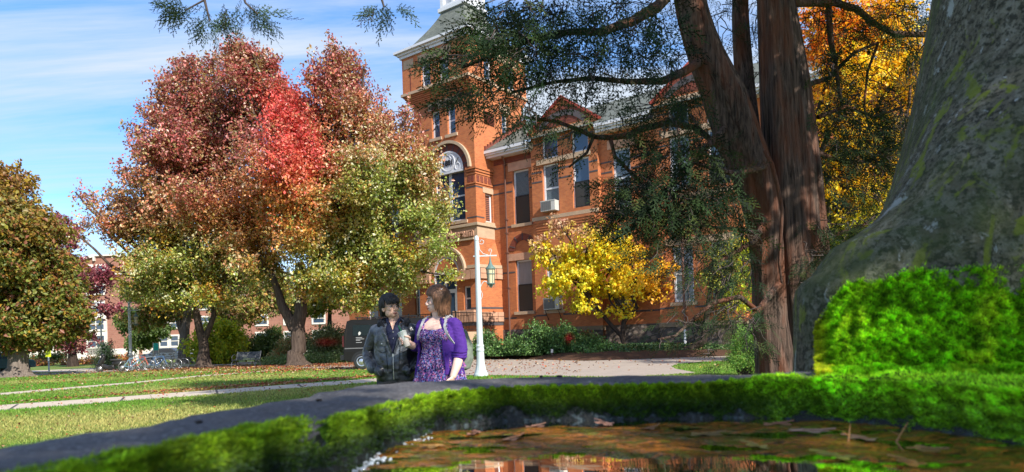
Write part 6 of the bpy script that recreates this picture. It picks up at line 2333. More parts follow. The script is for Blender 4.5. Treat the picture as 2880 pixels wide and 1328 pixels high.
def hand(b, wrist, fdir, pnormal, side, curl=.5, scale=1.0, spread=1.0):
    """palm, four separate bent fingers and a thumb. fdir: wrist to fingertips; pnormal: out of the palm"""
    f = fdir.normalized(); pn = (pnormal - f * pnormal.dot(f)).normalized(); sd = f.cross(pn) * side
    w = wrist
    for t, rx in ((.01, .022), (.03, .028), (.055, .033), (.078, .034)):
        for q in (-.7, -.25, .25, .7):
            c = w + f * t * scale + sd * q * rx * scale
            b.ell(c, (.0135 * scale,) * 3, nu=8, nv=6)
    for i, L in enumerate((.070, .078, .073, .058)):
        p = w + f * .085 * scale + sd * (-.028 + .0185 * i) * scale * spread
        d = f.copy()
        pts = [p - f * .02]; pts.append(p.copy())
        for s_, fr in enumerate((.45, .32, .26)):
            a = curl * (.55 + .35 * s_)
            d = (d * math.cos(a) + pn * math.sin(a)).normalized()
            p = p + d * L * fr * scale
            pts.append(p.copy())
        capsule(b, pts, [.0090, .0090, .0085, .0080, .0070], 8)
    p = w + f * .025 * scale - sd * .030 * scale
    d = (f * .6 - sd * .75 + pn * .35).normalized()
    pts = [p.copy()]
    for fr in (.035, .028, .024):
        p = p + d * fr * scale; pts.append(p.copy())
        d = (d + f * .25 + pn * .25).normalized()
    capsule(b, pts, [.0125, .0115, .0100, .0085], 8)


def head(b, piv, yaw, tilt, s=1.0, jaw=1.0):
    """skull, jaw, nose, ears on a neck; faces -Y before turning by yaw. returns the turn function"""
    Mx = Matrix.Rotation(yaw, 3, 'Z') @ Matrix.Rotation(tilt, 3, 'X')

    def T(x, y, z): return Vector(piv) + Mx @ (Vector((x, y, z)) * s)
    E = lambda c, r: b.ell(T(*c), tuple(q * s for q in r), M=Mx, nu=20, nv=14)
    E((0, .012, .140), (.072, .088, .082)); E((0, -.010, .105), (.066, .072, .070))
    E((0, -.030, .052), (.052 * jaw, .056, .052)); E((0, -.052, .022), (.028 * jaw, .030, .022)); E((.03, -.02, .045), (.030, .045, .04)); E((-.03, -.02, .045), (.030, .045, .04))
    E((.032, -.058, .078), (.024, .022, .020)); E((-.032, -.058, .078), (.024, .022, .020))   # cheeks
    E((0, -.068, .128), (.045, .018, .012))                                                  # brow ridge
    b.tube([T(0, -.072, .118), T(0, -.088, .095), T(0, -.099, .074)], [.008, .0105, .0135], 10)
    E((0, -.094, .070), (.0155, .012, .010)); E((.012, -.084, .067), (.009, .010, .008)); E((-.012, -.084, .067), (.009, .010, .008))
    E((0, -.076, .043), (.024, .014, .010)); E((0, -.074, .030), (.020, .014, .009))
    for sx in (-1, 1):
        E((sx * .073, .010, .090), (.010, .018, .030)); E((sx * .070, .004, .066), (.008, .010, .012))
    return T, Mx


def face_parts(t, T, Mx, s, brow, glasses=False):
    R_ = Mx
    for sx in (-1, 1):
        b = MB(); b.ell(T(sx * .030, -.0735, .103), (.0135 * s, .006 * s, .0062 * s), M=R_, nu=12, nv=8); b.build('eye', M['eye_white'], t)
        b = MB(); b.ell(T(sx * .030, -.0785, .103), (.0062 * s, .004 * s, .0060 * s), M=R_, nu=10, nv=6)
        b.tube([T(sx * .016, -.080, .106), T(sx * .030, -.083, .1105), T(sx * .045, -.073, .106)], .0022 * s, 6)
        b.build('eyelid', M['eye_dark'], t)
        b = MB(); b.tube([T(sx * .014, -.0875, .122), T(sx * .030, -.0875, .1275), T(sx * .048, -.073, .121)], [.0032 * s, .004 * s, .002 * s], 6); b.build('eyebrow', M[brow], t)
    b = MB()
    b.tube([T(-.022, -.080, .0365), T(-.008, -.0905, .0400), T(0, -.0895, .0385), T(.008, -.0905, .0400), T(.022, -.080, .0365)], [.002, .0042, .0038, .0042, .002], 8)
    b.tube([T(-.018, -.080, .0345), T(0, -.0895, .0305), T(.018, -.080, .0345)], [.002, .005, .002], 8)
    b.build('lips', M['lip'], t)
    if glasses:
        b = MB()
        for sx in (-1, 1):
            ring = [T(sx * .031 + .023 * math.cos(a), -.100 + .012 * abs(math.cos(a)) * (sx * math.cos(a) > 0), .101 + .016 * math.sin(a)) for a in [2 * PI * i / 16 for i in range(17)]]
            b.tube(ring, .0011, 5)
            b.tube([T(sx * .056, -.09, .103), T(sx * .078, -.03, .104), T(sx * .078, .02, .1)], .0016, 5)
        b.tube([T(-.010, -.101, .103), T(0, -.104, .106), T(.010, -.101, .103)], .0015, 5)
        b.build('glasses', M['grille'], t)


def hair_tufts(b, T, rows, r0=.012, r1=.003, s=1.0):
    for pts in rows:
        P = [T(*p) for p in pts]
        n = len(P)
        b.tube(P, [(r0 + (r1 - r0) * (i / (n - 1)) ** 1.4) * s for i in range(n)], 6)


def strands(h, T, c, rad, plan, seed, s=1.0, r0=.010, r1=.0025):
    """locks that follow the skull from the crown to their own hem; plan(az) -> hem height, sideways sweep, outward lift"""
    rr = random.Random(seed)
    n = 260
    for i in range(n):
        az = 2 * PI * (i + rr.uniform(-.4, .4)) / n
        hem, sweep, lift = plan(az, rr)
        pts = []
        z0 = c[2] + rad[2] * math.sin(R(82))
        ztop = z0
        m = 7
        layer = rr.uniform(.985, 1.05)
        a0 = rr.uniform(-.25, .25)
        for j in range(m):
            u = j / (m - 1)
            z = ztop + (hem - ztop) * (u ** 1.35)
            q = (z - c[2]) / rad[2]
            k_ = math.sqrt(max(0.0, 1 - min(1, abs(q)) ** 2)) if q > 0 else 1.0 - .10 * min(1, -q)
            k_ = max(k_, .10)
            w = az + a0 * (1 - u) + sweep * u * u
            f = layer * (1 + lift * u * u)
            pts.append((c[0] + rad[0] * k_ * f * math.cos(w), c[1] + rad[1] * k_ * f * math.sin(w), z + .004 * math.sin(9 * u + i)))
        P = [T(*p) for p in pts]
        h.tube(P, [(r0 * (.55 + .9 * math.sin(PI * min(1, .18 + .8 * u)) * .5) * (1 - u ** 5) + r1) * s for u in [j / (m - 1) for j in range(m)]], 5)


def man():
    # stands about 6.7 m away facing the camera; head turned to the woman
    g = at(1120, 1300, 6.72); g[2] = 0
    t = thing('person', 'person with short black hair and glasses in a worn black leather jacket', 'person', tuple(g), R(4))
    HS = 1.0
    b = MB()
    T, Mx = head(b, (-.028, -.008, 1.405), R(40), R(-3), 1.02)
    capsule(b, [V3(0, .025, 1.30), V3(0, .01, 1.37), V3(.004, 0, 1.43)], [.062, .054, .052])
    loft(b, [(0, 0, .80, .155, .105), (0, 0, .90, .150, .10), (0, 0, 1.0, .14, .095), (0, 0, 1.15, .165, .105), (0, 0, 1.27, .165, .095), (0, .01, 1.34, .10, .07), (0, .015, 1.37, .06, .05)])
    for s in (-1, 1):
        capsule(b, [V3(s * .155, .01, 1.295), V3(s * .245, .03, 1.05)], [.052, .042])
        capsule(b, [V3(s * .245, .03, 1.05), V3(s * .190, -.085, .93)], [.040, .030])
        hand(b, V3(s * .190, -.085, .93), V3(-s * .75, -.12, -.25), V3(0, 1, 0), -s, .30)
        capsule(b, [V3(s * .085, 0, .84), V3(s * .10, -.01, .47)], [.085, .055]); capsule(b, [V3(s * .10, -.01, .47), V3(s * .105, .02, .09)], [.053, .036])
        capsule(b, [V3(s * .105, .03, .05), V3(s * .115, -.12, .04)], [.04, .032])
    body = remesh(b.build('body', M['skin_tan'], t), .0046, 2)
    face_parts(t, T, Mx, 1.02, 'brow_black', True)
    # hair
    h = MB()
    E = lambda c, r: h.ell(T(*c), tuple(q for q in r), M=Mx, nu=18, nv=12)
    E((0, .028, .145), (.080, .090, .086)); E((0, .052, .09), (.070, .062, .08)); E((0, .05, .06), (.056, .042, .035))

    def plan(az, rr):
        f = -math.sin(az)            # 1 in front, -1 behind
        if f > .35: hem = .142 + rr.uniform(-.012, .018) + .016 * math.cos(az); sw = .35; li = .10
        elif f > -.25: hem = .100 + rr.uniform(-.015, .02); sw = .10; li = .05
        else: hem = .035 + rr.uniform(-.02, .02); sw = rr.uniform(-.2, .2); li = -.02
        if rr.random() < .12: li += .10
        return hem, sw * (1 if math.cos(az) > 0 else 1), li
    strands(h, T, (0, .016, .135), (.084, .100, .100), plan, 3)
    h.build('hair', M['hair_black'], t)
    # polo
    p = MB()
    loft(p, [(0, 0, .84, .162, .112), (0, 0, 1.0, .155, .105), (0, -.004, 1.15, .172, .115), (0, -.004, 1.26, .168, .108), (0, 0, 1.325, .125, .088), (0, .006, 1.355, .075, .066)])
    for s in (-1, 1): p.tube([V3(s * .012, -.088, 1.30), V3(s * .052, -.062, 1.365), V3(s * .060, .01, 1.395), V3(s * .02, .07, 1.40)], [.010, .016, .015, .012], 8)
    remesh(p.build('polo_shirt', M['navy'], t), .006, 2)
    sk = MB()   # open collar showing the throat
    sk.add([(-.015, -.104, 1.325), (.015, -.104, 1.325), (.0, -.116, 1.280), (-.030, -.070, 1.372), (.030, -.070, 1.372)], [(0, 2, 1), (3, 0, 1, 4)])
    sk.build('throat', M['skin_tan'], t)
    bt = MB(); bt.ell((.004, -.118, 1.262), (.006, .003, .006), nu=8, nv=6); bt.ell((.004, -.118, 1.20), (.005, .003, .005), nu=8, nv=6); bt.build('button', M['eye_white'], t)
    # leather jacket, open at the throat: partial rings round the torso
    def wrinkle(co):
        return np.array([.006 * mnoise.noise(Vector((x * 14, y * 14, z * 9))) + .0035 * mnoise.noise(Vector((x * 40, y * 40, z * 26))) for x, y, z in co])
    j = MB()
    rows = [(.78, .168, .128), (.80, .182, .138), (.825, .186, .142), (.86, .205, .155), (.95, .210, .155), (1.05, .205, .148), (1.15, .205, .146), (1.24, .200, .138), (1.29, .180, .124), (1.325, .145, .105), (1.35, .105, .088)]
    gap = {.78: .0, .80: .0, .825: .0, .86: 0, .95: 0, 1.05: .02, 1.15: .30, 1.24: .50, 1.29: .62, 1.325: .75, 1.35: .85}
    seg = 60
    rings_o, rings_i = [], []
    for (z, rx, ry) in rows:
        gp = gap[z]
        ro, ri = [], []
        for q in range(seg + 1):
            w = -PI / 2 + gp * .55 + (2 * PI - 2 * gp * .55) * q / seg
            c, s = math.cos(w), math.sin(w)
            e = 2.4
            x = math.copysign(abs(c) ** (2 / e), c); y = math.copysign(abs(s) ** (2 / e), s)
            ro.append((rx * x, ry * y, z)); ri.append(((rx - .022) * x, (ry - .022) * y, z))
        rings_o.append(ro); rings_i.append(ri)
    m_ = len(rows); nq = seg + 1
    vv = [p_ for r_ in rings_o for p_ in r_] + [p_ for r_ in rings_i for p_ in r_]
    ff = []
    H = m_ * nq
    for a in range(m_ - 1):
        for q in range(seg):
            i = a * nq + q
            ff.append((i, i + 1, i + 1 + nq, i + nq)); ff.append((H + i, H + i + nq, H + i + 1 + nq, H + i + 1))
        ff.append((a * nq, a * nq + nq, H + a * nq + nq, H + a * nq)); i = a * nq + seg
        ff.append((i, H + i, H + i + nq, i + nq))
    for q in range(seg):
        ff.append((q, H + q, H + q + 1, q + 1)); i = (m_ - 1) * nq + q
        ff.append((i, i + 1, H + i + 1, H + i))
    j.add(vv, ff)
    for s in (-1, 1):
        j.ell((s * .155, .005, 1.285), (.072, .072, .062)); j.ell((s * .10, .01, 1.315), (.06, .06, .04))
        capsule(j, [V3(s * .175, .008, 1.275), V3(s * .222, .02, 1.17), V3(s * .262, .03, 1.06)], [.070, .066, .062], 16)
        capsule(j, [V3(s * .262, .03, 1.06), V3(s * .250, -.03, .985), V3(s * .205, -.095, .915)], [.062, .060, .056], 16)
        # pocket bulges and lapels
        j.ell((s * .135, -.125, .885), (.055, .040, .05))
        j.tube([V3(s * .012, -.150, 1.06), V3(s * .040, -.148, 1.15), V3(s * .072, -.135, 1.235), V3(s * .105, -.105, 1.30), V3(s * .105, -.02, 1.355), V3(s * .05, .06, 1.385)], [.006, .013, .018, .018, .020, .020], 8)
    jk = remesh(j.build('leather_jacket', M['leather'], t), .0058, 2, wrinkle)
    hd = MB()   # black hood lying on the shoulders
    hd.tube([V3(-.075, -.095, 1.305), V3(-.125, -.05, 1.335), V3(-.13, .03, 1.36), V3(-.06, .10, 1.37), V3(.06, .10, 1.37), V3(.13, .03, 1.36), V3(.125, -.05, 1.335), V3(.075, -.095, 1.305)], [.018, .034, .042, .046, .046, .042, .034, .018], 12)
    hd.ell((0, .12, 1.33), (.12, .05, .07))
    remesh(hd.build('hood', M['black_knit'], t), .007, 3)
    z_ = MB()
    z_.tube([V3(.001, -.157, .80), V3(.001, -.166, .87), V3(.001, -.166, .95), V3(.002, -.160, 1.05)], .0035, 6)
    z_.obox((.001, -.172, 1.035), (.012, .006, .028))
    z_.build('zip', M['metal'], t)
    for s in (-1, 1):
        pf = MB(); pf.obox((s * .105, -.1445, 1.155), (.085, .008, .045), euler=(R(6), R(-s * 8), R(s * 14))); f_ = pf.build('pocket_flap', M['leather'], t)
        pb = MB(); pb.ell((s * .105, -.152, 1.148), (.008, .005, .008), nu=10, nv=6); pb.build('button', M['metal'], f_)
        sm_ = MB(); sm_.tube([V3(s * .055, -.158, 1.08), V3(s * .10, -.152, 1.06), V3(s * .15, -.130, 1.085)], .003, 5); sm_.tube([V3(s * .075, -.152, 1.13), V3(s * .06, -.163, 1.0), V3(s * .055, -.166, .88)], .0028, 5); sm_.build('seam', M['black_knit'], t)
        pk = MB(); pk.tube([V3(s * .20, -.155, .955), V3(s * .165, -.172, .90), V3(s * .135, -.172, .845)], .005, 6); pk.build('pocket_edge', M['leather'], t)
    tr = MB()
    loft(tr, [(0, 0, .90, .165, .115), (0, 0, .83, .172, .122), (0, 0, .76, .178, .125)])
    for s in (-1, 1):
        capsule(tr, [V3(s * .088, 0, .80), V3(s * .10, -.008, .47), V3(s * .106, .018, .09)], [.100, .074, .062], 16)
    remesh(tr.build('trousers', M['charcoal'], t), .009, 3)
    for s in (-1, 1):
        sh = MB(); capsule(sh, [V3(s * .105, .05, .05), V3(s * .118, -.15, .042)], [.05, .042]); sh.build('shoe', M['shoe'], t)


man()


def woman():
    g = at(1246, 1300, 6.5); g[2] = 0
    YAW = -22
    t = thing('person', 'person with brown bob in floral dress and purple cardigan, holding an iced drink', 'person', tuple(g), R(YAW))
    b = MB()
    piv = (0, -.012, 1.438)
    # in the world the face points to picture left and slightly toward the camera
    T, Mx = head(b, piv, R(-72 - YAW + 0), R(2), 1.05, 1.12)
    capsule(b, [V3(0, .02, 1.33), V3(-.004, .008, 1.40), V3(-.008, 0, 1.46)], [.066, .057, .056])
    loft(b, [(0, 0, .80, .19, .135), (0, 0, .92, .19, .135), (0, 0, 1.05, .165, .12), (0, -.01, 1.18, .175, .125), (0, -.008, 1.28, .172, .118), (0, 0, 1.34, .145, .09), (0, .01, 1.385, .08, .06)])
    for s in (-1, 1): b.ell((s * .078, -.075, 1.205), (.078, .07, .075))
    # right arm (picture left) bent to hold the drink; left arm hangs
    capsule(b, [V3(-.165, .01, 1.325), V3(-.225, .01, 1.09)], [.052, .043]); capsule(b, [V3(-.225, .01, 1.09), V3(-.245, -.13, 1.135), V3(-.235, -.205, 1.175)], [.041, .034, .026])
    capsule(b, [V3(.165, .01, 1.325), V3(.205, -.005, 1.18), V3(.240, -.03, 1.05)], [.046, .044, .046]); capsule(b, [V3(.240, -.03, 1.05), V3(.245, -.12, .93), V3(.235, -.19, .83)], [.050, .044, .031])
    hand(b, V3(.235, -.19, .83), V3(-.05, -.25, -1), V3(-1, 0, 0), 1, .3)
    # cup axis
    A0 = V3(-.185, -.272, 1.115); ax = V3(-.40, -.05, 1.0).normalized()
    side = V3(1, 0, 0); side = (side - ax * side.dot(ax)).normalized(); back = ax.cross(side)   # +y-ish
    if back.y < 0: back = -back

    def around(h, ang, r):
        return A0 + ax * h + (side * math.cos(ang) + back * math.sin(ang)) * r
    cup_r = lambda h: .029 + (.043 - .029) * h / .145
    W = V3(-.235, -.205, 1.175)
    # palm behind the cup
    for h in (.042, .058, .074, .088):
        for a in (R(80), R(105), R(130)):
            b.ell(around(h, a, cup_r(h) + .012), (.0145,) * 3, nu=8, nv=6)
    capsule(b, [W, around(.06, R(105), cup_r(.06) + .016)], [.026, .022])
    for i, h in enumerate((.098, .079, .060, .042)):      # fingers curl round the picture-left side to the front
        r = cup_r(h) + .008
        end = (250, 262, 258, 244)[i]
        pts = [around(h - .002, R(a), r + .002) for a in (115, 150, 185, 218, end)]
        capsule(b, pts, [.0095, .0095, .009, .0082, .007], 8)
    pts = [around(.06 + .012 * i, R(70 - 38 * i), cup_r(.07) + .011) for i in range(4)]
    capsule(b, pts, [.013, .012, .010, .0085], 8)
    for s in (-1, 1):
        capsule(b, [V3(s * .095, 0, .84), V3(s * .10, -.01, .48)], [.105, .065]); capsule(b, [V3(s * .10, -.01, .48), V3(s * .105, .02, .09)], [.062, .038])
        capsule(b, [V3(s * .105, .03, .045), V3(s * .115, -.12, .035)], [.036, .03])
    remesh(b.build('body', M['skin_fair'], t), .0046, 2)
    face_parts(t, T, Mx, 1.05, 'brow_brown')
    nl = MB()
    for i, h in enumerate((.098, .079, .060, .042)):
        nl.ell(around(h, R((250, 262, 258, 244)[i]), cup_r(h) + .0145), (.005, .004, .005), nu=8, nv=6)
    nl.build('fingernails', M['lip'], t)
    # hair: brown bob with side fringe
    h = MB()
    E = lambda c, r: h.ell(T(*c), r, M=Mx, nu=18, nv=12)
    E((0, .028, .148), (.084, .094, .086)); E((0, .056, .09), (.082, .066, .09)); E((0, .055, .035), (.076, .054, .05))

    def plan(az, rr):
        f = -math.sin(az)
        if f > .62: hem = .158 + rr.uniform(-.006, .012) - .02 * math.cos(az); sw = .42 * (1 if math.cos(az) < .3 else -.1); li = .07
        elif f > .36: hem = .03 + rr.uniform(-.02, .05); sw = -.10 * math.copysign(1, math.cos(az)) * -1; li = .06
        else: hem = -.028 + rr.uniform(-.016, .016); sw = rr.uniform(-.08, .08); li = .03
        return hem, sw, li
    strands(h, T, (0, .018, .130), (.092, .104, .112), plan, 5, 1.05, .011, .003)
    h.build('hair', M['hair_brown'], t)
    cl = MB(); cl.ell(T(.085, .03, .20), (.012, .01, .006), nu=8, nv=6); cl.build('hair_clip', M['metal'], t)

    # dress with gathered waist and two flounces
    def skirt(rows, seg=140, folds=15, amp0=.0, amp1=.022, ph=0.0, open_=None):
        rings = []
        z0, z1 = rows[0][0], rows[-1][0]
        for (z, rx, ry) in rows:
            f = (z0 - z) / (z0 - z1 + 1e-9)
            a_ = amp0 + (amp1 - amp0) * f
            ring = []
            for q in range(seg):
                w = 2 * PI * q / seg
                m = 1 + a_ / .2 * (math.sin(folds * w + ph + 1.2 * math.sin(3 * w) + f * .8) * .7 + .4 * math.sin(folds * 2.1 * w + 2))
                ring.append((rx * m * math.cos(w), ry * m * math.sin(w), z))
            rings.append(ring)
        return rings
    d = MB()
    d.rings(skirt([(1.115, .160, .128), (1.06, .178, .140), (1.0, .198, .155), (.95, .215, .168), (.915, .232, .180), (.90, .228, .176)], amp0=.006, amp1=.030), cap=False)
    d.rings(skirt([(.93, .205, .160), (.85, .235, .185), (.76, .255, .205), (.66, .268, .22)], amp0=.01, amp1=.034, folds=13, ph=2), cap=False)
    d.build('skirt', M['floral'], t)
    bd = MB()
    loft(bd, [(0, -.002, 1.09, .164, .130), (0, -.004, 1.13, .168, .134), (0, -.008, 1.18, .182, .145), (0, -.008, 1.225, .184, .142), (0, -.004, 1.262, .176, .128), (0, .004, 1.285, .160, .112)])
    for s in (-1, 1):
        bd.ell((s * .080, -.080, 1.205), (.086, .080, .082))
        bd.tube([V3(s * .125, -.10, 1.255), V3(s * .120, -.088, 1.31), V3(s * .105, -.03, 1.368), V3(s * .10, .04, 1.36)], [.026, .020, .016, .02], 10)
    remesh(bd.build('bodice', M['floral'], t), .006, 2)
    # cardigan
    c = MB()
    rows = [(.84, .250, .205), (.90, .240, .19), (.98, .225, .175), (1.08, .205, .158), (1.18, .205, .155), (1.27, .195, .142), (1.33, .165, .115), (1.375, .105, .085)]
    seg = 56; ro, ri = [], []
    for kz, (z, rx, ry) in enumerate(rows):
        a0 = -PI / 2 + (.62 + .12 * math.sin(kz * .9)) * (1.0 if z < 1.3 else .95)
        a1 = 3 * PI / 2 - .92
        o_, i_ = [], []
        for q in range(seg + 1):
            w = a0 + (a1 - a0) * q / seg
            fold = 1 + (.020 if z < 1.1 else .006) * math.sin(11 * w + kz * .3)
            o_.append((rx * fold * math.cos(w), ry * fold * math.sin(w), z)); i_.append(((rx * fold - .014) * math.cos(w), (ry * fold - .014) * math.sin(w), z))
        ro.append(o_); ri.append(i_)
    m_ = len(rows); nq = seg + 1; H = m_ * nq
    vv = [p_ for r_ in ro for p_ in r_] + [p_ for r_ in ri for p_ in r_]; ff = []
    for a in range(m_ - 1):
        for q in range(seg):
            i = a * nq + q
            ff.append((i, i + 1, i + 1 + nq, i + nq)); ff.append((H + i, H + i + nq, H + i + 1 + nq, H + i + 1))
        i = a * nq; ff.append((i, i + nq, H + i + nq, H + i)); i = a * nq + seg; ff.append((i, H + i, H + i + nq, i + nq))
    for q in range(seg):
        ff.append((q, H + q, H + q + 1, q + 1)); i = (m_ - 1) * nq + q; ff.append((i, i + 1, H + i + 1, H + i))
    c.add(vv, ff)
    for s in (-1, 1): c.ell((s * .150, .005, 1.315), (.070, .072, .062))
    capsule(c, [V3(.170, .005, 1.305), V3(.205, .01, 1.18), V3(.240, -.02, 1.07), V3(.243, -.06, 1.01)], [.072, .070, .068, .066], 18)
    capsule(c, [V3(-.170, .005, 1.305), V3(-.205, .01, 1.18), V3(-.232, .01, 1.09), V3(-.238, -.05, 1.115)], [.070, .064, .058, .052], 18)
    for z in (1.05, 1.025, 1.0): c.tube([V3(.242 + .070 * math.cos(a), -.055 + .070 * math.sin(a), z + .004 * math.sin(2 * a)) for a in [2 * PI * i / 16 for i in range(17)]], .006, 6)
    # rolled front edges
    for (ang, sg) in ((-PI / 2 + .62, 1), (3 * PI / 2 - .92, -1)):
        c.tube([V3((rx) * math.cos(ang + (.06 * math.sin(i_ * 1.3))), ry * math.sin(ang), z) for i_, (z, rx, ry) in enumerate(rows)], [.010, .012, .014, .014, .015, .015, .015, .013], 8)

    def wr(co): return np.array([.005 * mnoise.noise(Vector((x * 16, y * 16, z * 26))) + .003 * mnoise.noise(Vector((x * 40, y * 40, z * 50))) for x, y, z in co])
    remesh(c.build('cardigan', M['purple'], t), .0058, 2, wr)
    sh = MB()
    for s in (-1, 1): capsule(sh, [V3(s * .105, .05, .045), V3(s * .118, -.14, .038)], [.045, .04])
    sh.build('shoes', M['shoe'], t)

    # drink, held but a thing of its own
    Rz = Matrix.Rotation(R(YAW), 3, 'Z')
    wpos = Vector(g) + Rz @ A0
    cup = thing('drink_cup', 'clear plastic cup of amber iced drink with a green straw, held tilted in one hand', 'cup', tuple(wpos), R(YAW))
    q = ax.to_track_quat('Z', 'Y').to_matrix()

    def lath(prof, seg=28):
        rr_ = []
        for (r_, z) in prof: rr_.append([tuple(q @ Vector((r_ * math.cos(2 * PI * i / seg), r_ * math.sin(2 * PI * i / seg), z))) for i in range(seg)])
        return rr_
    kk = N('clear_plastic')
    p_ = kk.pbsdf((.75, .80, .78), .12, spec=.8)
    tr_ = kk.n('BsdfTransparent'); mx_ = kk.n('MixShader'); mx_.inputs[0].default_value = .42
    kk.nt.links.new(p_, mx_.inputs[1]); kk.nt.links.new(tr_.outputs[0], mx_.inputs[2])
    M['cup'] = kk.done(mx_.outputs[0])
    m1 = MB(); m1.rings(lath([(.0285, .0), (.0295, .004), (.043, .145), (.0455, .147), (.0455, .151), (.043, .152)]), cap=False); m1.build('cup_wall', M['cup'], cup)
    m1 = MB(); m1.rings(lath([(.027, .003), (.0325, .058), (.0325, .060)]), cap=True); m1.build('drink', plain('amber_drink', (.62, .28, .06), .2, .2, 40), cup)
    m1 = MB(); m1.rings(lath([(.0415, .143), (.043, .1525), (.030, .157), (.005, .158)]), cap=False); m1.build('lid', M['cup'], cup)
    m1 = MB(); m1.tube([q @ Vector((0.004, 0, .01)), q @ Vector((.0, 0, .15)), q @ Vector((.018, 0, .215))], .0042, 10); m1.build('straw', plain('green_straw', (.01, .32, .11), .4, .05), cup)
    # round green logo ring on the cup front
    lg = MB()
    fr = Vector((0, -1, 0))
    fdir = q.inverted() @ fr
    aa = math.atan2(fdir.y, fdir.x)
    rg = []
    for i in range(21):
        a = 2 * PI * i / 20
        hh = .092 + .017 * math.sin(a)
        w = aa + .44 * math.cos(a)
        rad = .0288 + (.043 - .0285) * hh / .145 + .001
        rg.append(q @ Vector((rad * math.cos(w), rad * math.sin(w), hh)))
    lg.tube(rg, .0022, 6); lg.build('cup_mark', plain('white_mark', (.75, .75, .75), .5), cup)

    # backpack, worn
    bp = thing('backpack', 'grey green canvas backpack worn on the back over the purple cardigan', 'backpack', tuple(g), R(YAW))
    m1 = MB()
    loft(m1, [(.03, .235, .86, .125, .055), (.03, .25, .88, .165, .085), (.03, .265, .98, .19, .115), (.03, .26, 1.12, .185, .11), (.02, .235, 1.24, .16, .085), (.02, .215, 1.31, .10, .05), (.02, .205, 1.33, .05, .02)], e=2.8)
    m1.ell((.04, .36, 1.0), (.12, .05, .11))
    def wr2(co): return np.array([.008 * mnoise.noise(Vector((x * 12, y * 12, z * 12))) + .004 * mnoise.noise(Vector((x * 34, y * 34, z * 34))) for x, y, z in co])
    remesh(m1.build('bag', M['pack'], bp), .008, 3, wr2)
    for s in (-1, 1):
        m1 = MB()
        P_ = [V3(s * .10, .16, 1.29), V3(s * .106, .10, 1.378), V3(s * .110, .02, 1.402), V3(s * .116, -.070, 1.372), V3(s * .130, -.122, 1.29), V3(s * .155, -.128, 1.22), V3(s * .195, -.06, 1.12), V3(s * .19, .1, 1.0)]
        rings = []
        for i, p in enumerate(P_):
            tn = (P_[min(i + 1, 7)] - P_[max(i - 1, 0)]).normalized()
            wv = V3(1, 0, 0); wv = (wv - tn * wv.dot(tn)).normalized(); up = tn.cross(wv)
            rings.append([tuple(p + wv * a * .011 + up * c_ * .005) for a, c_ in ((-1, -1), (1, -1), (1, 1), (-1, 1))])
        m1.rings(rings, smooth=False); m1.build('shoulder_strap', M['strap'], bp)


woman()


# ================================================================== PROPS
M['lamp_white'] = plain('lamp_post_paint', (.46, .52, .53), .4, .08, 8, .15, 30)
M['verdigris'] = plain('verdigris_copper', (.10, .17, .155), .6, .3, 20)
kk = N('lantern_glass')
M['lantern'] = kk.done(kk.pbsdf((.62, .54, .36), .25, spec=.6))


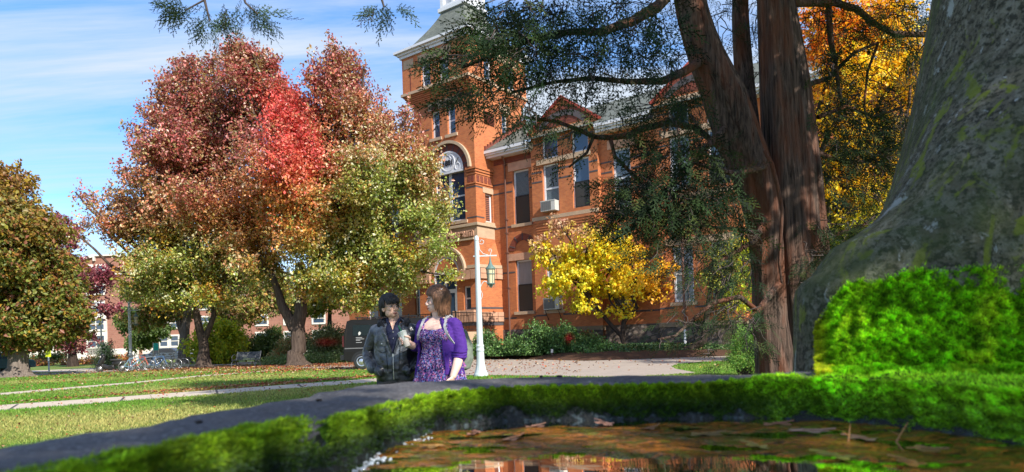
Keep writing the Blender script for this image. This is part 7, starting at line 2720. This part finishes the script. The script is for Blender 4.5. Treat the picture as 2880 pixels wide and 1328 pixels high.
def lamp_post(loc, label, name='lamp_post'):
    t = thing(name, label, 'lamp post', tuple(loc))
    b = MB()
    b.lathe([(.225, 0), (.225, .10), (.20, .115), (.205, .15), (.19, .18)], seg=32)
    b.build('base', M['lamp_white'], t)
    b = MB()
    fl = lambda j, i: 1 - (.05 if j % 4 in (0,) else 0)
    b.lathe([(.185, .18), (.165, .26), (.140, .38), (.128, .55), (.122, .72), (.118, .80)], seg=48, flute=fl)
    b.lathe([(.125, .80), (.134, .83), (.134, .86), (.122, .88), (.122, .95), (.134, .97), (.128, 1.0), (.11, 1.02)], seg=32)
    b.build('pedestal', M['lamp_white'], t)
    b = MB()
    b.lathe([(.104, 1.02), (.100, 1.3), (.085, 3.0), (.070, 4.38)], seg=48, flute=lambda j, i: 1 - (.09 if j % 4 in (0,) else 0))
    b.lathe([(.078, 4.38), (.078, 4.45), (.062, 4.50), (.03, 4.54), (.003, 4.55)], seg=24)
    b.build('shaft', M['lamp_white'], t)
    b = MB()
    b.box(-.12, .64, -.018, .018, 3.86, 3.90)
    for (cx, cz, r, a0, a1) in ((.16, 4.34, .085, -150, 190), (.42, 4.05, .055, -30, 250)):
        b.tube([(cx + (r * (1 - .45 * i / 20)) * math.cos(R(a0 + (a1 - a0) * i / 20)), 0, cz + (r * (1 - .45 * i / 20)) * math.sin(R(a0 + (a1 - a0) * i / 20))) for i in range(21)], .011, 6)
    b.tube([(.06, 0, 4.3), (.09, 0, 4.08), (.20, 0, 3.95), (.36, 0, 3.90)], .013, 6)
    b.tube([(.47, 0, 4.05), (.44, 0, 3.95), (.42, 0, 3.90)], .012, 6)
    b.tube([(.07 + .29 * i / 14, 0, 2.80 + .26 * math.sin(PI * (.08 + .80 * i / 14))) for i in range(15)], .014, 8)
    b.tube([(.06 + .07 * math.sin(PI * i / 14), 0, 2.80 - .36 * i / 14) for i in range(15)], .010, 6)
    b.build('bracket', M['lamp_white'], t)
    L = MB()
    cx = .42
    L.lathe([(.012, .95), (.02, .86), (.03, .78), (.05, .70), (.09, .60), (.165, .52), (.17, .50)], (cx, 0, 2.85 + .10), 6)
    L.lathe([(.12, 0), (.14, .02), (.14, .04), (.08, -.02), (.03, -.08), (.012, -.12)][::-1], (cx, 0, 2.95), 6)
    for i in range(6):
        a = 2 * PI * i / 6
        L.tube([(cx + .105 * math.cos(a), .105 * math.sin(a), 2.97), (cx + .135 * math.cos(a), .135 * math.sin(a), 3.46)], .010, 4)
        L.tube([(cx + .10 * math.cos(a), .10 * math.sin(a), 2.95), (cx + .12 * math.cos(a), .12 * math.sin(a), 2.90), (cx + .13 * math.cos(a), .13 * math.sin(a), 2.86)], .008, 4)
    L.lathe([(.131, 3.28), (.140, 3.28), (.140, 3.30), (.131, 3.30)], (cx, 0, 0), 6)
    l_ = L.build('lantern', M['verdigris'], t)
    G = MB(); G.lathe([(.098, 2.97), (.128, 3.46)], (cx, 0, 0), 6); G.build('lantern_glass', M['lantern'], l_)
    return t


LP = lamp_post(gr(1353, 1058), 'white fluted lamp post with green copper lantern, right of the person in the purple cardigan')
c2 = copy_tree(LP); c2.location = tuple(gr(369, 1040)); c2['label'] = 'white lamp post standing among the bicycles, its top hidden by maple leaves'
for o_ in (LP, c2): o_['group'] = 'white campus lamp posts'


def van():
    base = gr(1128, 1034.5); base[2] = 0
    t = thing('van', 'dark full size van with roof rack, partly hidden behind the person in leather', 'van', tuple(base), R(-4))
    M['van'] = plain('dark_van_paint', (.010, .009, .008), .35, .2, 4, spec=.25)
    M['van_glass'] = plain('dark_van_glass', (.006, .010, .008), .2, .5, 6, spec=.3)
    K = 1.12
    # side outline, nose to the right; x along, z up
    body = [(-2.15, .42), (-2.18, .75), (-2.14, 1.45), (-2.02, 1.98), (-1.85, 2.04), (1.15, 2.03), (1.38, 1.95), (1.88, 1.30), (2.45, 1.12), (2.60, .95), (2.62, .45), (2.2, .38), (-1.9, .36)]
    hw = .95
    b = MB()
    rings = []
    for (y, sc, dz) in ((-hw, .965, .0), (-hw * .985, .99, .0), (-hw * .9, 1.0, .012), (hw * .9, 1.0, .012), (hw * .985, .99, 0), (hw, .965, 0)):
        rings.append([(x * K * (sc if z > .5 else 1), y * (.93 if z > 1.9 else (.96 if z > 1.5 else 1.0)), (z + dz * (z > 1.9)) * K) for x, z in body])
    b.rings(rings, smooth=False)
    bo = b.build('body', M['van'], t)
    bv = bo.modifiers.new('b', 'BEVEL'); bv.width = .03; bv.segments = 2
    yf = -hw - .002
    g = MB()
    def win(x0, x1, z0, z1, s0=0.0): g.add([(x0 * K, yf * .985, z0 * K), (x1 * K, yf * .985, z0 * K), ((x1 - s0) * K, yf * .955, z1 * K), (x0 * K, yf * .955, z1 * K)], [(0, 1, 2, 3)])
    win(-1.75, -.75, 1.38, 1.82); win(-.62, .25, 1.38, 1.82); win(.42, 1.55, 1.30, 1.80, .42)
    g.add([(1.42 * K, -.82, 1.90 * K), (1.42 * K, .82, 1.90 * K), (1.88 * K, .86, 1.34 * K), (1.88 * K, -.86, 1.34 * K)], [(0, 1, 2, 3)])
    g.build('window', M['van_glass'], t)
    rk = MB()
    for y in (-.7, .7): rk.box(-1.7 * K, .9 * K, y - .02, y + .02, 2.12 * K, 2.15 * K)
    for i in range(12): x = (-1.65 + i * .23) * K; rk.box(x - .015, x + .015, -.7, .7, 2.10 * K, 2.12 * K)
    for x in (-1.6, -.3, .85):
        for y in (-.7, .7): rk.box(x * K - .02, x * K + .02, y - .02, y + .02, 2.02 * K, 2.12 * K)
    rk.build('roof_rack', M['black_iron'], t)
    for x in (-1.42, 1.72):
        for y in (-.82, .82):
            w = MB()
            w.add([], [])
            pr = [(.20, -.11), (.34, -.12), (.375, -.09), (.375, .09), (.34, .12), (.20, .11)]
            ring = [[(x * K + r * math.cos(2 * PI * i / 28), y * 1.02 + z, .375 + r * math.sin(2 * PI * i / 28)) for i in range(28)] for r, z in pr]
            w.rings(ring, cap=True); wo = w.build('wheel', M['shoe'], t)
            s = -1 if y < 0 else 1
            r_ = MB()
            ring = [[(x * K + r * math.cos(2 * PI * i / 24), y * 1.02 + s * z, .375 + r * math.sin(2 * PI * i / 24)) for i in range(24)] for r, z in [(.23, .10), (.235, .125), (.20, .118), (.16, .105), (.10, .125), (.06, .14), (.02, .145)]]
            r_.rings(ring, cap=True); r_.build('hubcap', M['metal'], wo)
    ar = MB()
    for x in (-1.42, 1.72):
        n = 20
        for k_, yy in ((0, yf - .004),):
            ar.add([(x * K + .47 * math.cos(PI * i / n), yy, .38 + .47 * math.sin(PI * i / n)) for i in range(n + 1)] + [(x * K + .40 * math.cos(PI * i / n), yy, .38 + .40 * math.sin(PI * i / n)) for i in range(n + 1)], [(i, i + 1, n + 2 + i, n + 1 + i) for i in range(n)])
            ar.add([(x * K + .40 * math.cos(PI * i / n), yy + .003, .38 + .40 * math.sin(PI * i / n)) for i in range(n + 1)] , [tuple(range(n + 1))])
    ar.build_each('wheel_arch', M['black_iron'], t)
    tr = MB()
    tr.box(-2.1 * K, 1.25 * K, yf - .012, yf - .001, .86 * K, .90 * K)
    tr.box(-.72 * K, -.70 * K, yf - .004, yf, .5 * K, 1.9 * K); tr.box(.33 * K, .35 * K, yf - .004, yf, .5 * K, 1.9 * K); tr.box(.1 * K, .28 * K, yf - .03, yf - .001, 1.12 * K, 1.15 * K)
    tr.build('side_trim', M['grille'], t)
    bm = MB(); bm.box(-2.30 * K, -2.12 * K, -.93, .93, .42 * K, .62 * K); bm.build('bumper', M['black_iron'], t)
    bm = MB(); bm.box(2.55 * K, 2.74 * K, -.93, .93, .42 * K, .62 * K); bm.build('bumper', M['metal'], t)
    h_ = MB(); h_.box(2.5 * K, 2.625 * K, -.96, -.72, .78 * K, .98 * K); h_.build('headlight', M['eye_white'], t)
    h_ = MB(); h_.box(2.5 * K, 2.625 * K, .72, .96, .78 * K, .98 * K); h_.build('headlight', M['eye_white'], t)
    h_ = MB(); h_.box(2.38 * K, 2.50 * K, -.965, -.90, .74 * K, .98 * K); h_.build('turn_signal', plain('amber_lens', (.80, .30, .02), .3), t)
    h_ = MB(); h_.box(-2.20 * K, -2.13 * K, -.94, -.80, .95 * K, 1.4 * K); h_.build('tail_light', plain('red_lens', (.06, .006, .006), .3), t)
    mr = MB(); mr.ell((1.50 * K, -1.10, 1.36 * K), (.06, .10, .14)); mr.build('side_mirror', M['black_iron'], t)
    # small white lettering and emblem, too fine to read
    lg = MB()
    for i, (w, z) in enumerate(((.26, 1.30), (.34, 1.24), (.18, 1.19), (.24, 1.10))): lg.box((-1.62) * K, (-1.62 + w) * K, yf - .006, yf - .002, z * K, (z + .022) * K)
    lg.build('side_lettering', plain('white_lettering', (.3, .3, .3), .5), t)
    em = MB(); em.prism([(-1.50 * K, 1.40 * K), (-1.44 * K, 1.42 * K), (-1.40 * K, 1.50 * K), (-1.46 * K, 1.56 * K), (-1.52 * K, 1.50 * K)], yf - .006, yf - .002); em.build('side_emblem', M['ac_grey'], t)


van()


def bench():
    p = gr(692, 1033); p[2] = 0
    t = thing('park_bench', 'dark slatted metal bench with curled armrests, on the lawn between the maples', 'bench', tuple(p), R(-8))
    M['bench'] = plain('dark_grey_metal', (.03, .035, .045), .4, .2, 10)
    W = .80
    b = MB()
    for i in range(6): b.obox((0, -.22 + i * .085, .455 - .012 * math.sin(i)), (2 * W, .062, .03))
    b.build('seat', M['bench'], t)
    b = MB()
    for i in range(7): b.obox((0, .27 + i * .030, .53 + i * .062), (2 * W, .022, .050), euler=(R(-14), 0, 0))
    b.build('backrest', M['bench'], t)
    for s in (-1, 1):
        b = MB()
        x = s * (W - .04)
        b.tube([(x, -.34, 0), (x, -.33, .15), (x, -.26, .32), (x, -.12, .41), (x, .05, .42), (x, .18, .38), (x, .28, .25), (x, .34, 0)], .024, 8)
        b.tube([(x, .22, .42), (x, .30, .6), (x, .45, .98)], .022, 8)
        b.build('leg', M['bench'], t)
        b = MB()
        b.tube([(x, .30, .58), (x, .24, .70), (x, .05, .78), (x, -.16, .74), (x, -.27, .62), (x, -.24, .50), (x, -.12, .45)], .020, 8)
        b.build('armrest', M['bench'], t)


bench()


def bike(loc, rz, col, label, lean=0.0, wheels_pale=False):
    t = thing('bicycle', label, 'bicycle', tuple(loc), rz, 'bicycles parked in a row on the lawn')
    t.rotation_euler = (lean, 0, rz)
    fm = plain('bike_paint', col, .35, .1, 10)
    wr = .34
    for x in (-.52, .52):
        b = MB()
        b.tube([(x + wr * math.cos(2 * PI * i / 28), 0, wr + wr * math.sin(2 * PI * i / 28)) for i in range(29)], .019, 6)
        w = b.build('wheel', M['shoe'], t)
        b = MB()
        b.tube([(x + (wr - .028) * math.cos(2 * PI * i / 28), 0, wr + (wr - .028) * math.sin(2 * PI * i / 28)) for i in range(29)], .012, 5)
        b.tube([(x, -.05, wr), (x, .05, wr)], .03, 8)
        for i in range(12):
            a = 2 * PI * i / 12
            b.tube([(x, 0, wr), (x + (wr - .03) * math.cos(a), 0, wr + (wr - .03) * math.sin(a))], .004, 3)
        b.build('rim', M['metal'], w)
    b = MB()
    BB, ST, HT, HB = (-.08, 0, .30), (-.22, 0, .78), (.34, 0, .84), (.38, 0, .70)
    for p, q, r in ((BB, ST, .018), (ST, HT, .018), (BB, HB, .020), (HT, HB, .022)): b.tube([p, q], r, 8)
    for s in (-1, 1):
        b.tube([BB, (-.52, s * .05, wr)], .011, 6); b.tube([ST, (-.52, s * .05, wr)], .010, 6)
        b.tube([HB, (.46, s * .05, .5), (.52, s * .05, wr)], .013, 6)
    b.build('frame', fm, t)
    b = MB(); b.tube([ST, (-.25, 0, .90)], .013, 6); b.ell((-.26, 0, .93), (.13, .07, .035)); b.build('saddle', M['shoe'], t)
    b = MB(); b.tube([HT, (.32, 0, .98)], .013, 6); b.tube([(.22, -.28, .98), (.34, -.14, 1.0), (.36, 0, 1.0), (.34, .14, 1.0), (.22, .28, .98)], .013, 6); b.build('handlebar', M['black_iron'], t)
    b = MB()
    b.tube([(BB[0] + .09 * math.cos(2 * PI * i / 16), -.04, .30 + .09 * math.sin(2 * PI * i / 16)) for i in range(17)], .006, 4)
    b.tube([(BB[0], -.05, .30), (BB[0] + .12, -.08, .18)], .012, 5); b.tube([(BB[0], .05, .30), (BB[0] - .12, .08, .42)], .012, 5)
    b.build('crank', M['metal'], t)


for (px, py, rz, col, lean, lab) in (
        (372, 1046, 62, (.16, .32, .46), 8, 'pale blue bicycle turned toward the viewer against the white post, leftmost of the bicycles'),
        (392, 1043, 12, (.55, .09, .04), 5, 'orange red bicycle just right of the white post'),
        (420, 1041, 20, (.22, .25, .28), -4, 'grey bicycle between the orange red one and the blue one'),
        (446, 1041, 4, (.05, .13, .30), 5, 'dark blue bicycle in the middle of the row'),
        (473, 1040, 0, (.02, .02, .022), -4, 'black bicycle with bright rims, second from the right end of the row'),
        (494, 1038, 6, (.03, .03, .03), 5, 'black bicycle at the right end of the row, nearest the maple'),
        (430, 1036, -8, (.45, .45, .45), -5, 'silver bicycle behind the rest of the row')):
    bike(gr(px, py), R(rz), col, lab, R(lean))


def scooter():
    p = gr(312, 1046); p[2] = 0
    t = thing('motor_scooter', 'black motor scooter parked left of the bicycles, front wheel to the left', 'scooter', tuple(p), R(8))
    M['scoot'] = plain('black_scooter_plastic', (.018, .018, .02), .3, .2, 6, spec=.6)
    for x in (-.62, .62):
        b = MB(); r = .23
        b.tube([(x + (r - .05) * math.cos(2 * PI * i / 24), 0, r + (r - .05) * math.sin(2 * PI * i / 24)) for i in range(25)], .055, 8); w = b.build('wheel', M['shoe'], t)
        b = MB(); b.lathe([(.02, -.04), (.13, -.03), (.13, .03), (.02, .04)], seg=16)
        for i, v in enumerate(b.v): b.v[i] = (x + v[0], v[2], r + v[1])
        b.build('rim', M['metal'], w)
    b = MB()
    b.tube([(-.60, 0, .50), (-.45, 0, .78), (-.36, 0, .98)], [.14, .13, .09], 12)
    b.ell((-.62, 0, .42), (.22, .08, .09)); b.tube([(-.42, 0, .36), (-.1, 0, .26), (.2, 0, .30)], [.13, .12, .15], 12)
    b.ell((.42, 0, .50), (.36, .15, .17)); b.ell((.70, 0, .55), (.18, .09, .10))
    remesh(b.build('body', M['scoot'], t), .02, 2)
    b = MB(); b.ell((.30, 0, .70), (.36, .13, .07)); b.build('seat', M['shoe'], t)
    b = MB(); b.tube([(-.40, -.32, 1.02), (-.36, 0, 1.0), (-.40, .32, 1.02)], .02, 8); b.ell((-.42, 0, 1.02), (.10, .12, .08)); b.build('handlebar', M['scoot'], t)
    b = MB(); b.ell((-.56, 0, .92), (.03, .07, .06)); b.build('headlight', M['eye_white'], t)
    for s in (-1, 1): b = MB(); b.tube([(-.38, s * .2, 1.02), (-.36, s * .26, 1.22)], .008, 5); b.ell((-.36, s * .27, 1.26), (.02, .06, .045)); b.build('mirror', M['scoot'], t)


scooter()


def misc():
    # tall thin street light in front of the dormitory
    p = at(287, 1010, 66); p[2] = 0
    t = thing('street_light', 'thin pale street light in front of the dormitory stone bay', 'street light', tuple(p))
    b = MB(); b.tube([(0, 0, 0), (0, 0, 5.6)], [.09, .06], 10); b.build('pole', M['lamp_white'], t)
    b = MB(); b.lathe([(.1, 5.5), (.42, 5.7), (.45, 5.85), (.3, 6.1), (.05, 6.2)], seg=16); b.build('lamp_head', M['white'], t)
    # turquoise sign on posts above the bicycles
    p = at(440, 1010, 47); p[2] = 0
    t = thing('notice_sign', 'small turquoise sign board on two posts behind the bicycles', 'sign', tuple(p))
    b = MB(); b.box(-.17, .17, -.02, .02, 1.22, 1.72); b.build('board', plain('turquoise_board', (.01, .42, .33), .5, .1), t)
    for x in (-.19, .19): b = MB(); b.box(x - .02, x + .02, -.02, .02, 0, 1.75); b.build('post', M['metal'], t)
    # yellow sign on a pale pole at the far left
    p = gr(138, 1046); p[2] = 0
    t = thing('yellow_sign', 'small yellow sign on a pale pole in front of the left tree', 'sign', tuple(p))
    b = MB(); b.tube([(0, 0, 0), (0, 0, 1.0)], .05, 8); b.build('post', M['lamp_white'], t)
    b = MB(); b.obox((0, -.03, 1.32), (.36, .03, .62)); b.build('board', plain('lime_board', (.62, .72, .02), .5, .2), t)
    # parked cars far behind
    for (px, D, rz, col, lab) in ((478, 62, 4, (.55, .56, .58), 'silver car parked behind the bicycles'), (-12, 44, 80, (.03, .10, .12), 'dark teal car entering at the left frame edge'), (690, 76, 3, (.62, .62, .62), 'white car far behind the bench, seen under the shrubs')):
        p = at(px, 1010, D); p[2] = 0
        t = thing('parked_car', lab, 'car', tuple(p), R(rz))
        prof = [(-2.2, .35), (-2.25, .75), (-2.05, .92), (-1.5, .98), (-1.05, 1.40), (.45, 1.42), (1.15, .98), (2.0, .86), (2.2, .7), (2.2, .35)]
        b = MB(); b.prism(prof, -.85, .85); o = b.build('body', plain('car_paint', col, .25, .1, spec=.7), t)
        bv = o.modifiers.new('b', 'BEVEL'); bv.width = .06; bv.segments = 2
        for s in (-1, 1):
            b = MB(); b.add([(-1.35, s * .856, 1.0), (-1.0, s * .856, 1.34), (.4, s * .856, 1.36), (.95, s * .856, 1.0)], [(0, 1, 2, 3)]); b.build('window', M['glass'], t)
        for x in (-1.4, 1.35):
            for y in (-.8, .8):
                b = MB(); b.lathe([(.18, -.1), (.32, -.1), (.32, .1), (.18, .1)], seg=20)
                for i, v in enumerate(b.v): b.v[i] = (x + v[0], y + v[2], .32 + v[1])
                w = b.build('wheel', M['shoe'], t)
    # small sign stake and white post beside the wing bed
    p = gr(1553, 1003); D = 37.2
    p = at(1553, 1003, D)
    t = thing('bed_marker', 'small white and dark marker post in the shrub bed below the green shrubs', 'marker', (p[0], p[1], .25))
    b = MB(); b.box(-.06, .06, -.02, .02, .1, .3); b.build('plate', M['ac_grey'], t)
    b = MB(); b.box(-.03, .03, .021, .05, -.1, .3); b.build('stake', M['pipe'], t)


misc()
